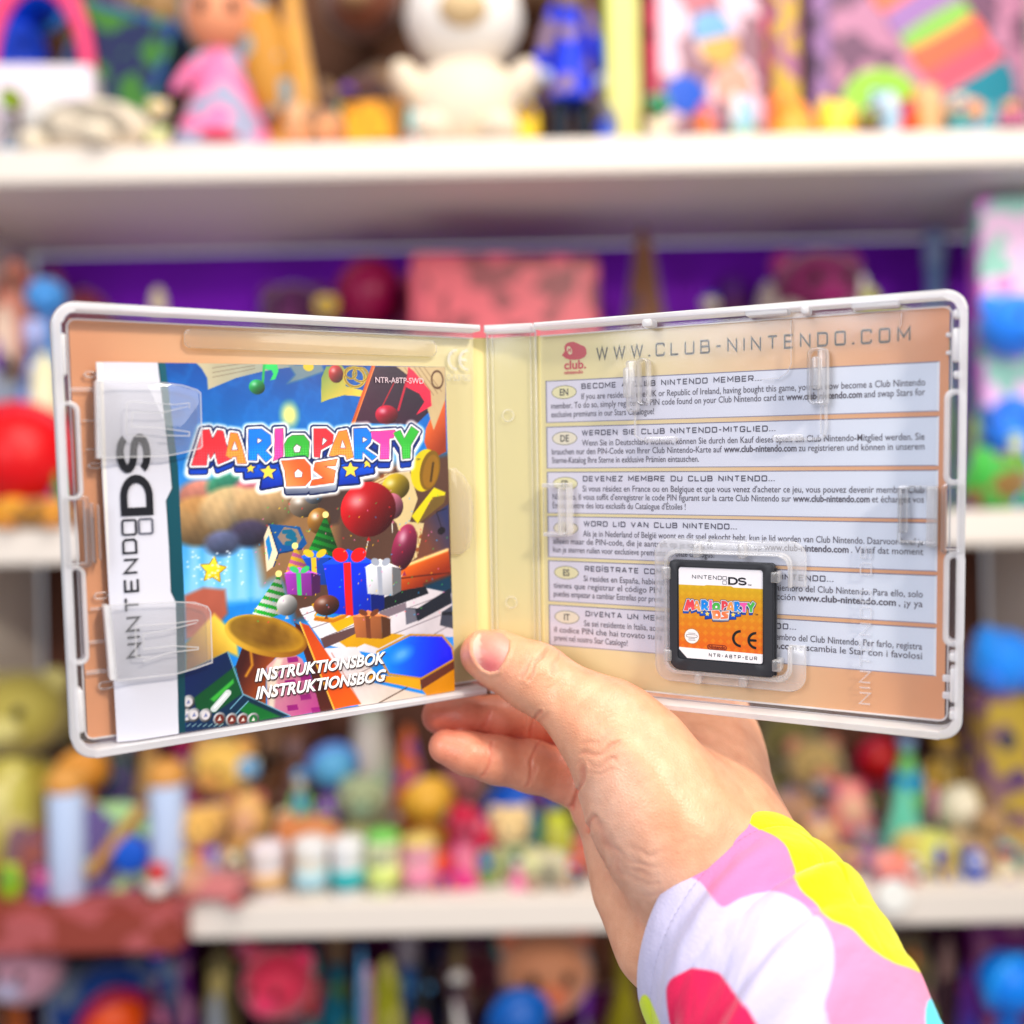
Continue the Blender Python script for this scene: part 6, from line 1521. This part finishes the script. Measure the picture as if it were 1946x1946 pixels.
# flatten the thumb pad side a little and give it a knuckle
add_chain(thumb_f, [(1018, 1284, 338, 10.0)], 6)
f = smin(hand_f, thumb_f, 12)
for ch, k in ((RING_F, 2), (LITTLE_F, 1.2), (INDEX_F, 5), (MIDDLE_F, 4)):
    f = smin(f, add_chain(field(), ch, 4), k)
def surface_nets(f):
    n = np.array(f.shape)
    ins = f < 0
    cnt = np.zeros(n - 1, np.int8)
    for a in (0, 1):
        for b in (0, 1):
            for c in (0, 1): cnt += ins[a:n[0] - 1 + a, b:n[1] - 1 + b, c:n[2] - 1 + c]
    act = (cnt > 0) & (cnt < 8)
    ci = np.argwhere(act)
    idx = -np.ones(n - 1, np.int64); idx[act] = np.arange(len(ci))
    acc = np.zeros((len(ci), 3)); w = np.zeros(len(ci))
    cor = [(a, b, c) for a in (0, 1) for b in (0, 1) for c in (0, 1)]
    vals = {c: f[ci[:, 0] + c[0], ci[:, 1] + c[1], ci[:, 2] + c[2]] for c in cor}
    for p in cor:
        for ax in range(3):
            if p[ax]: continue
            q = list(p); q[ax] = 1; q = tuple(q)
            va, vb = vals[p], vals[q]; cr = (va < 0) != (vb < 0)
            t = np.where(cr, va / np.where(cr, va - vb, 1), 0)
            for j in range(3): acc[:, j] += np.where(cr, p[j] + (t if j == ax else 0), 0)
            w += cr
    V = LO + (ci + acc / w[:, None]) * HRES
    F = []
    for ax in range(3):
        b, c = (ax + 1) % 3, (ax + 2) % 3
        sl0 = [slice(None)] * 3; sl1 = [slice(None)] * 3
        sl0[ax] = slice(0, -1); sl1[ax] = slice(1, None)
        A = ins[tuple(sl0)]; Bv = ins[tuple(sl1)]
        e = np.argwhere(A != Bv)
        e = e[(e[:, b] > 0) & (e[:, c] > 0) & (e[:, b] < n[b] - 1) & (e[:, c] < n[c] - 1)]
        def cell(db, dc):
            q = e.copy(); q[:, b] += db; q[:, c] += dc
            return idx[q[:, 0], q[:, 1], q[:, 2]]
        quad = np.stack([cell(-1, -1), cell(0, -1), cell(0, 0), cell(-1, 0)], 1)
        flip = ~A[e[:, 0], e[:, 1], e[:, 2]]
        quad[flip] = quad[flip][:, ::-1]
        F.append(quad)
    return V, np.concatenate(F)
HV, HF = surface_nets(f)
HF = HF[(HF >= 0).all(1)]
def project(P): return np.stack([CEN + FPX * P[:, 0] / P[:, 2], CEN - FPX * P[:, 1] / P[:, 2]], 1)
def normals(V, F):
    a = V[F[:, 2]] - V[F[:, 0]]; b = V[F[:, 3]] - V[F[:, 1]]
    fn = np.cross(a, b); N = np.zeros_like(V)
    for j in range(4): np.add.at(N, F[:, j], fn)
    return N / (np.linalg.norm(N, axis=1, keepdims=True) + 1e-12)
def smooth(V, F, it, lam=.5):
    E = np.concatenate([F[:, [0, 1]], F[:, [1, 2]], F[:, [2, 3]], F[:, [3, 0]]])
    deg = np.zeros(len(V)); np.add.at(deg, E[:, 0], 1); np.add.at(deg, E[:, 1], 1)
    for _ in range(it):
        S = np.zeros_like(V); np.add.at(S, E[:, 0], V[E[:, 1]]); np.add.at(S, E[:, 1], V[E[:, 0]])
        V = V + lam * (S / deg[:, None] - V)
    return V
HV = smooth(HV, HF, 4)
HN = normals(HV, HF)
# orient outwards
cm = HV.mean(0)
if np.mean(np.sum(HN * (HV - cm), 1)) < 0:
    HF = HF[:, ::-1]; HN = -HN
HP = project(HV)
front = HN[:, 2] < .35
def d_poly(P, pl):
    d = np.full(len(P), 1e3)
    for a, b in zip(pl, pl[1:]):
        a = np.array(a, float); b = np.array(b, float); e = b - a
        t = np.clip(((P - a) @ e) / (e @ e + 1e-9), 0, 1)
        d = np.minimum(d, np.linalg.norm(P - a - t[:, None] * e, axis=1))
    return d
def inside(P, pl):
    x, y = P[:, 0], P[:, 1]; r = np.zeros(len(P), bool)
    for i in range(len(pl)):
        a, b = pl[i], pl[(i + 1) % len(pl)]
        c = ((a[1] > y) != (b[1] > y)); r ^= c & (x < (b[0] - a[0]) * (y - a[1]) / (b[1] - a[1] + 1e-12) + a[0])
    return r
ZF = z0(860, 1180, .15528); ZH = z0(760, 1160, .41408)
near = HV[:, 2] < 372
CREASE = [  # polyline, depth mm, width px
 ([ZF(1145, 350), ZF(1060, 470), ZF(990, 620), ZF(925, 720)], 1.3, 3.4), ([ZF(960, 480), ZF(900, 600), ZF(850, 680)], .8, 3), ([ZF(1320, 430), ZF(1240, 520), ZF(1200, 620)], .8, 3.5),
 ([ZF(900, 380), ZF(1000, 400), ZF(1060, 380)], .16, 3), ([ZF(880, 450), ZF(960, 440)], .14, 3),
 ([ZH(835, 655), ZH(890, 665), ZH(940, 650), ZH(1010, 610)], .8, 5), ([ZH(838, 700), ZH(900, 715), ZH(980, 690)], .5, 5), ([ZH(850, 740), ZH(910, 748), ZH(960, 735)], .4, 5), ([ZH(840, 620), ZH(900, 610), ZH(960, 570)], .35, 5),
 ([ZH(790, 900), ZH(812, 850), ZH(832, 780), ZH(846, 720)], 2.0, 3.4), ([ZH(862, 1015), ZH(880, 970), ZH(900, 945)], 1.8, 4), ([ZH(895, 945), ZH(930, 1030), ZH(985, 1110), ZH(1010, 1200)], 1.1, 7),
 ([ZH(1000, 1105), ZH(1080, 1165), ZH(1180, 1180)], .5, 5), ([ZH(1010, 1150), ZH(1080, 1205), ZH(1170, 1215)], .5, 5), ([ZH(1030, 1200), ZH(1090, 1245), ZH(1180, 1255)], .45, 5), ([ZH(1050, 1090), ZH(1150, 1130), ZH(1260, 1110)], .35, 5), ([ZH(1060, 1290), ZH(1120, 1310), ZH(1190, 1300)], .35, 5),
 ([ZH(965, 1110), ZH(975, 1170), ZH(960, 1230)], .5, 4), ([ZH(930, 1100), ZH(935, 1160)], .3, 4), ([ZH(1000, 1240), ZH(1090, 1370), ZH(1110, 1480)], .4, 6),
 ([ZH(1170, 1120), ZH(1270, 1070), ZH(1360, 1050)], .22, 5),
 ([ZH(600, 770), ZH(610, 700), ZH(640, 640)], .3, 4), ([ZH(395, 760), ZH(420, 690), ZH(440, 620)], .28, 4), ([ZH(625, 560), ZH(650, 500), ZH(680, 480)], .45, 5), ([ZH(385, 540), ZH(420, 470)], .8, 3.4), ([ZH(382, 765), ZH(408, 700), ZH(430, 610)], 1.0, 3), ([ZH(588, 800), ZH(600, 710), ZH(632, 620)], 1.1, 3), ([ZH(606, 790), ZH(622, 720)], .7, 3), ([ZH(600, 575), ZH(622, 500), ZH(640, 470)], 1.0, 3)]
for i in range(16):      # fine lines down the back of the thumb
    x = 640 + 26 * i + rng.uniform(-8, 8); y = 300 + 22 * i + rng.uniform(-10, 10)
    CREASE.append(([ZH(x, y), ZH(x + 45, y - 24 + rng.uniform(-6, 6)), ZH(x + 80, y - 30)], .24, 2.8))
wob = np.stack([2.5 * np.sin(HP[:, 1] * .11 + HP[:, 0] * .05) + 1.5 * np.sin(HP[:, 0] * .23), 2.5 * np.sin(HP[:, 0] * .13 + 1.0) + 1.5 * np.sin(HP[:, 1] * .21)], 1)
disp = np.zeros(len(HV)); cr_t = np.zeros(len(HV))
for pl, dep, wd in CREASE:
    d = d_poly(HP + wob, pl); g = np.exp(-(d / wd) ** 2) * (.75 + .5 * np.sin(HP[:, 0] * .09 + HP[:, 1] * .07 + len(pl)))
    ok = front & near if pl[0][0] > 1050 else front
    dep *= .36
    disp -= np.where(ok, dep * g - .35 * dep * np.exp(-((d - wd * 2.2) / (wd * 1.3)) ** 2), 0)
    cr_t = np.maximum(cr_t, np.where(ok, np.minimum(1, dep * 1.6) * np.exp(-(d / (wd * 1.3)) ** 2), 0))
# nail fold on the thumb
NAIL = [(909, 1204), (930, 1199), (955, 1204), (968, 1219), (966, 1236), (957, 1257), (946, 1274), (932, 1277), (918, 1271), (906, 1257), (899, 1240), (899, 1221)]
dn = d_poly(HP, NAIL + [NAIL[0]]); inn = inside(HP, NAIL)
thumb_v = front & (HV[:, 2] < 354) & (HP[:, 0] < 990)
disp += np.where(thumb_v & ~inn, .45 * np.exp(-((dn - 5) / 4.0) ** 2), 0)
disp -= np.where(thumb_v & inn, .25, 0)
# tendon and bone relief, soft unevenness
for pl, dep, wd in (([(1180, 1310), (1290, 1390), (1370, 1500), (1420, 1570)], .9, 22), ([(1400, 1380), (1440, 1480), (1460, 1540)], .7, 18), ([(1170, 1400), (1260, 1480), (1330, 1580)], .8, 30)):
    disp += np.where(front, dep * np.exp(-(d_poly(HP, pl) / wd) ** 2), 0)
lump = np.zeros(len(HV))
for k in range(7):
    th = rng.normal(size=3); th /= np.linalg.norm(th)
    lump += np.sin(HV @ th / rng.uniform(2.2, 6.0) + rng.uniform(0, 6.28))
HV = HV + HN * (disp + .035 * lump)[:, None]
# natural redness, with bounced light on the fingers put into the tint: fingertips, joints, creases; paler heel of the hand
tint = np.zeros(len(HV))
for (sx, sy, D, r_), wgt in (((835, 1360, 372, 14), .9), ((925, 1362, 372, 16), .5), ((845, 1418, 360, 14), .8), ((930, 1440, 361, 16), .5), ((1080, 1395, 380, 22), .55), ((1080, 1470, 364, 20), .45), ((905, 1240, 349, 9), .35), ((1010, 1290, 338, 10), .3), ((1170, 1300, 333, 15), .2)):
    tint += wgt * np.exp(-(np.linalg.norm(HV - C3(sx, sy, D), axis=1) / r_) ** 2)
tint = np.clip(tint + .5 * cr_t + .05 * lump / 3, 0, 1)
pale = np.exp(-(d_poly(HP, [(1150, 1500), (1190, 1600), (1260, 1700)]) / 60) ** 2)
SK = np.array((234, 174, 138.)); SKR = np.array((218, 116, 92.)); SKP = np.array((232, 196, 180.))
skin_c = SK * (1 - tint[:, None]) + SKR * tint[:, None]
skin_c = skin_c * (1 - .5 * pale[:, None]) + SKP * .5 * pale[:, None]
def skin_mat(name, sss=.12):
    m, nt, N, L = nodes_of(name)
    b = N['Principled BSDF']
    at = N.new('ShaderNodeAttribute'); at.attribute_name = 'Col'
    tc = N.new('ShaderNodeTexCoord')
    no = N.new('ShaderNodeTexNoise'); no.inputs['Scale'].default_value = 140; no.inputs['Detail'].default_value = 6
    L.new(tc.outputs['Object'], no.inputs['Vector'])
    mx = N.new('ShaderNodeMix'); mx.data_type = 'RGBA'; mx.blend_type = 'MULTIPLY'
    rp = N.new('ShaderNodeValToRGB'); rp.color_ramp.elements[0].position = .3; rp.color_ramp.elements[1].position = .7
    rp.color_ramp.elements[0].color = (.80, .66, .60, 1); rp.color_ramp.elements[1].color = (1.0, 1.0, 1.0, 1)
    L.new(no.outputs['Fac'], rp.inputs[0]); mx.inputs[0].default_value = .7
    L.new(at.outputs['Color'], mx.inputs[6]); L.new(rp.outputs[0], mx.inputs[7])
    L.new(mx.outputs[2], b.inputs['Base Color'])
    b.inputs['Subsurface Weight'].default_value = sss
    b.inputs['Subsurface Radius'].default_value = (1.0, .35, .18)
    b.inputs['Subsurface Scale'].default_value = .004
    b.inputs['Roughness'].default_value = .38
    b.inputs['Specular IOR Level'].default_value = .5
    vo = N.new('ShaderNodeTexVoronoi'); vo.feature = 'DISTANCE_TO_EDGE'; vo.inputs['Scale'].default_value = 900
    n3 = N.new('ShaderNodeTexNoise'); n3.inputs['Scale'].default_value = 420; n3.inputs['Detail'].default_value = 5
    n3b = N.new('ShaderNodeVectorMath'); n3b.operation = 'MULTIPLY_ADD'; n3b.inputs[1].default_value = (.0012, .0012, .0012)
    L.new(tc.outputs['Object'], n3.inputs['Vector'])
    L.new(n3.outputs['Color'], n3b.inputs[0]); L.new(tc.outputs['Object'], n3b.inputs[2])
    L.new(n3b.outputs[0], vo.inputs['Vector'])
    ma = N.new('ShaderNodeMath'); ma.operation = 'MULTIPLY_ADD'; ma.inputs[1].default_value = 1.2
    L.new(vo.outputs['Distance'], ma.inputs[0]); L.new(n3.outputs['Fac'], ma.inputs[2])
    bp = N.new('ShaderNodeBump'); bp.inputs['Strength'].default_value = .32; bp.inputs['Distance'].default_value = .0004
    L.new(ma.outputs[0], bp.inputs['Height']); L.new(bp.outputs['Normal'], b.inputs['Normal'])
    return m
M_SKIN = skin_mat('skin')
WCR = np.array(CR)
def world_mm(V): return (np.stack([V[:, 0], V[:, 1], -V[:, 2]], 1) @ WCR.T)
def col_mesh(name, V, F, C, mat, parent):
    me = bpy.data.meshes.new(name)
    me.vertices.add(len(V)); me.vertices.foreach_set('co', (V * MM).astype(np.float32).ravel())
    k = F.shape[1]
    me.loops.add(F.size); me.loops.foreach_set('vertex_index', F.astype(np.int32).ravel())
    me.polygons.add(len(F)); me.polygons.foreach_set('loop_start', np.arange(0, F.size, k, dtype=np.int32))
    me.update(calc_edges=True)
    a = me.color_attributes.new('Col', 'FLOAT_COLOR', 'POINT')
    cc = np.ones((len(V), 4), np.float32); cc[:, :3] = linarr(np.clip(C, 0, 255))
    a.data.foreach_set('color', cc.ravel())
    return link(name, me, mat, parent, True)
BASE = world_mm(C3(1400, 1700, 325)[None])[0]
person = empty('person', Vector(BASE) * MM)
tag(person, 'bare hand in a bright patchwork sleeve gripping the open case, thumb in front', 'person')
hand = col_mesh('hand', world_mm(HV) - BASE, HF, skin_c, M_SKIN, person)
# thumb nail: a thin curved plate lying on the thumb
bvh = BVHTree.FromPolygons([Vector(v) for v in HV], [tuple(q) for q in HF])
cen = np.mean(NAIL, 0)
rings = [0, .25, .5, .72, .88, 1.0]; nn = len(NAIL) * 4
edge = resample(NAIL, nn) if 'resample' in globals() else NAIL
nv = []; 
for r_ in rings:
    for (ex, ey) in edge:
        sx, sy = cen[0] + (ex - cen[0]) * r_, cen[1] + (ey - cen[1]) * r_
        ray = Vector(((sx - CEN) / FPX, (CEN - sy) / FPX, 1)).normalized()
        h = bvh.ray_cast(Vector((0, 0, 0)), ray)[0]
        h = np.array(h) if h is not None else C3(sx, sy, 328)
        nv.append(h - np.array(ray) * (.42 * (1 - r_ ** 6) + .05))
nv = np.array(nv); nf = []
for i in range(len(rings) - 1):
    for j in range(nn):
        nf.append((i * nn + j, i * nn + (j + 1) % nn, (i + 1) * nn + (j + 1) % nn, (i + 1) * nn + j))
nf = np.array(nf)
npx = project(nv)
t_ = np.clip((npx[:, 0] - 900) / 66, 0, 1)
pinkish = np.array((226, 156, 140.)); tip = np.array((240, 206, 184.)); lun = np.array((238, 190, 180.))
nc = np.where((t_ < .20)[:, None], tip, pinkish)
low_ = np.exp(-(np.linalg.norm(npx - np.array((932, 1266)), axis=1) / 22) ** 2)[:, None]
nc = nc * (1 - low_) + np.array((208, 104, 104.)) * low_
lu = np.exp(-(np.linalg.norm(npx - np.array((962, 1240)), axis=1) / 16) ** 2)[:, None]; nc = nc * (1 - .6 * lu) + lun * .6 * lu
M_NAIL = skin_mat('nail', .08)
M_NAIL.node_tree.nodes['Principled BSDF'].inputs['Roughness'].default_value = .22
M_NAIL.node_tree.nodes['Principled BSDF'].inputs['Coat Weight'].default_value = .4
for l_ in list(M_NAIL.node_tree.links):
    if l_.to_socket.name == 'Normal' and l_.to_node.type == 'BSDF_PRINCIPLED': M_NAIL.node_tree.links.remove(l_)
nail_n = np.cross(nv[nf[5][1]] - nv[nf[5][0]], nv[nf[5][3]] - nv[nf[5][0]])
if nail_n[2] > 0: nf = nf[:, ::-1]
col_mesh('thumbnail', world_mm(nv) - BASE, nf, nc, M_NAIL, person)

# ---- sleeve: a tube of printed cloth round the forearm
A_ = C3(1387, 1762, 320)
ax_dir = C3(1600, 1932, 280) - A_
ax_dir /= np.linalg.norm(ax_dir)
side = np.cross(ax_dir, np.array((0, 0, -1.))); side /= np.linalg.norm(side)      # along the cuff, upper right
if side[1] < 0: side = -side
nearv = np.cross(ax_dir, side); nearv = nearv if nearv[2] < 0 else -nearv           # towards the viewer
NS, NT = 560, 460
ss = np.linspace(0, 240, NS); tt = np.linspace(0, 2 * math.pi, NT, False)
S_, T_ = np.meshgrid(ss, tt, indexing='ij')
PATH = np.array([C3(1387, 1762, 320), C3(1462, 1850, 304), C3(1515, 1950, 291), C3(1560, 2065, 279), C3(1720, 2520, 262)])
cen_ = np.stack([np.interp(S_, (0, 36, 76, 118, 240), PATH[:, j]) for j in range(3)], -1)
for _ in range(40): cen_[1:-1] = .5 * cen_[1:-1] + .25 * (cen_[2:] + cen_[:-2])
ra = 39.7 + .05 * S_; rb = 36.4 + .05 * S_
fold = np.zeros(S_.shape)
env = np.clip((S_ - 12) / 16, 0, 1); env = env * env * (3 - 2 * env)
for amp, s0, sl, ph, wd in ((2.4, 27, 8, 1.3, 7.5), (-4.2, 38, 15, .9, 6.0), (3.6, 52, 18, 1.0, 9.5), (-2.2, 74, 18, 1.0, 8.5), (2.4, 90, 20, 1.5, 9.5), (-2.0, 110, 20, 1.2, 10), (2.0, 132, 20, 1.4, 12)):
    fold += amp * np.exp(-((S_ - s0 - sl * np.cos(T_ - ph)) / wd) ** 2) * np.clip(.45 + .8 * np.cos(T_ - 1.2), .1, 1.25) * (.55 + .6 * np.sin(T_ * 1.7 + s0 * .9) + .25 * np.sin(T_ * 3.1 + s0 * 2.3))
fold *= env
fold += (.5 * np.sin(T_ * 3 + S_ * .04 + .6) + .25 * np.sin(T_ * 6 - S_ * .06)) * (.4 + .6 * env)
fold += .9 * (1 - env) * np.exp(-((S_ - 7) / 7) ** 2)
for k_ in range(10):                # small unevenness of the cloth
    fold += .035 * np.clip(S_ / 8, 0, 1) * np.sin(T_ * rng.integers(6, 30) + S_ * rng.uniform(-.5, .5) + rng.uniform(0, 6.28)) * np.sin(S_ * rng.uniform(.05, .4) + rng.uniform(0, 6.28))
hem = -.45 * np.exp(-((S_ - 15.5) / .8) ** 2) - .5 * np.exp(-(S_ / .9) ** 2)
stitch = .30 * np.exp(-((S_ - 15.5) / .5) ** 2) * (np.sin(T_ * 120) > 0)
rr = fold + hem + stitch
SV = (cen_ + side * ((ra + rr) * np.cos(T_))[..., None] + nearv * ((rb + rr) * np.sin(T_))[..., None])
P_ = SV.reshape(-1, 3)
idx = np.arange(NS * NT).reshape(NS, NT)
SF = np.stack([idx[:-1], np.roll(idx, -1, 1)[:-1], np.roll(idx, -1, 1)[1:], idx[1:]], -1).reshape(-1, 4)
sp = project(P_)
ZS = z0(1150, 1500, .3882)
sc = np.empty((len(P_), 3)); sc[:] = (190, 186, 216)
fr_ = (np.sin(T_.ravel()) > -.55)
def cloth(pl, c, where=None):
    for _ in range(2):                # rounded patch outlines
        pl = [q for a, b in zip(pl, list(pl[1:]) + [pl[0]]) for q in ((a[0] * .8 + b[0] * .2, a[1] * .8 + b[1] * .2), (a[0] * .2 + b[0] * .8, a[1] * .2 + b[1] * .8))]
    near_ = np.where(inside(sp, pl), -1, 1) * d_poly(sp, list(pl) + [pl[0]])
    m = (np.clip(.5 - near_ / 2.5, 0, 1) * fr_)[:, None]
    sc[:] = sc * (1 - m) + np.array(c, float) * m
cloth([ZS(380, 420), ZS(600, 100), ZS(900, 150), ZS(1100, 500), ZS(1040, 660), ZS(960, 560), ZS(860, 515), ZS(740, 510), ZS(650, 540), ZS(565, 585), ZS(515, 510), ZS(460, 450)], (224, 122, 172))
cloth([ZS(960, 570), ZS(1060, 650), ZS(1110, 760), ZS(1112, 880), ZS(1090, 980), ZS(1060, 1060), ZS(1100, 1200), ZS(1800, 1300), ZS(1700, 1000), ZS(1400, 820), ZS(1200, 640)], (228, 134, 174))
cloth([ZS(690, 180), ZS(680, 100), ZS(900, 40), ZS(1300, 200), ZS(1760, 700), ZS(1760, 980), ZS(1600, 940), ZS(1490, 884), ZS(1380, 850), ZS(1280, 780), ZS(1190, 680), ZS(1080, 645), ZS(1020, 560), ZS(945, 500), ZS(915, 380), ZS(870, 262)], (214, 208, 0))
cloth([ZS(310, 985), ZS(330, 930), ZS(380, 890), ZS(450, 878), ZS(530, 888), ZS(578, 910), ZS(640, 1000), ZS(700, 1080), ZS(770, 1200), ZS(330, 1200)], (222, 26, 84))
cloth([ZS(1545, 1040), ZS(1640, 1000), ZS(1900, 1200), ZS(1900, 1400), ZS(1560, 1300)], (80, 206, 236))
cloth([ZS(190, 1000), ZS(225, 1000), ZS(310, 1200), ZS(150, 1200)], (206, 226, 40))
hid = ~fr_
ang = T_.ravel(); s_l = S_.ravel()
seam = np.exp(-((s_l - 15.5) / .45) ** 2)[:, None] * np.where(np.sin(ang * 130) > 0, .0, .30)[:, None]
sc[:] = sc * (1 - seam) + np.array((120, 100, 130.)) * seam
cloth_b = np.sin(ang * 2 + s_l * .07) + np.sin(s_l * .11 + 1.3 + ang)
sc[hid & (cloth_b > .7)] = (240, 158, 205); sc[hid & (cloth_b < -.9)] = (236, 232, 0)
def cloth_mat():
    m, nt, N, L = nodes_of('printed_cloth')
    b = N['Principled BSDF']
    at = N.new('ShaderNodeAttribute'); at.attribute_name = 'Col'; L.new(at.outputs['Color'], b.inputs['Base Color'])
    b.inputs['Roughness'].default_value = .85; b.inputs['Specular IOR Level'].default_value = .15
    b.inputs['Sheen Weight'].default_value = .25
    tc = N.new('ShaderNodeTexCoord')
    wv = N.new('ShaderNodeTexNoise'); wv.inputs['Scale'].default_value = 1100; wv.inputs['Detail'].default_value = 2
    L.new(tc.outputs['Object'], wv.inputs['Vector'])
    bp = N.new('ShaderNodeBump'); bp.inputs['Strength'].default_value = .5; bp.inputs['Distance'].default_value = .0004
    L.new(wv.outputs['Fac'], bp.inputs['Height']); L.new(bp.outputs['Normal'], b.inputs['Normal'])
    return m
if np.dot(np.cross(P_[SF[0][1]] - P_[SF[0][0]], P_[SF[0][3]] - P_[SF[0][0]]), P_[SF[0][0]] - A_) < 0: SF = SF[:, ::-1]
slv = col_mesh('sleeve', world_mm(P_) - BASE, SF, sc, cloth_mat(), person)
so = slv.modifiers.new('cloth', 'SOLIDIFY'); so.thickness = .0011; so.offset = -1
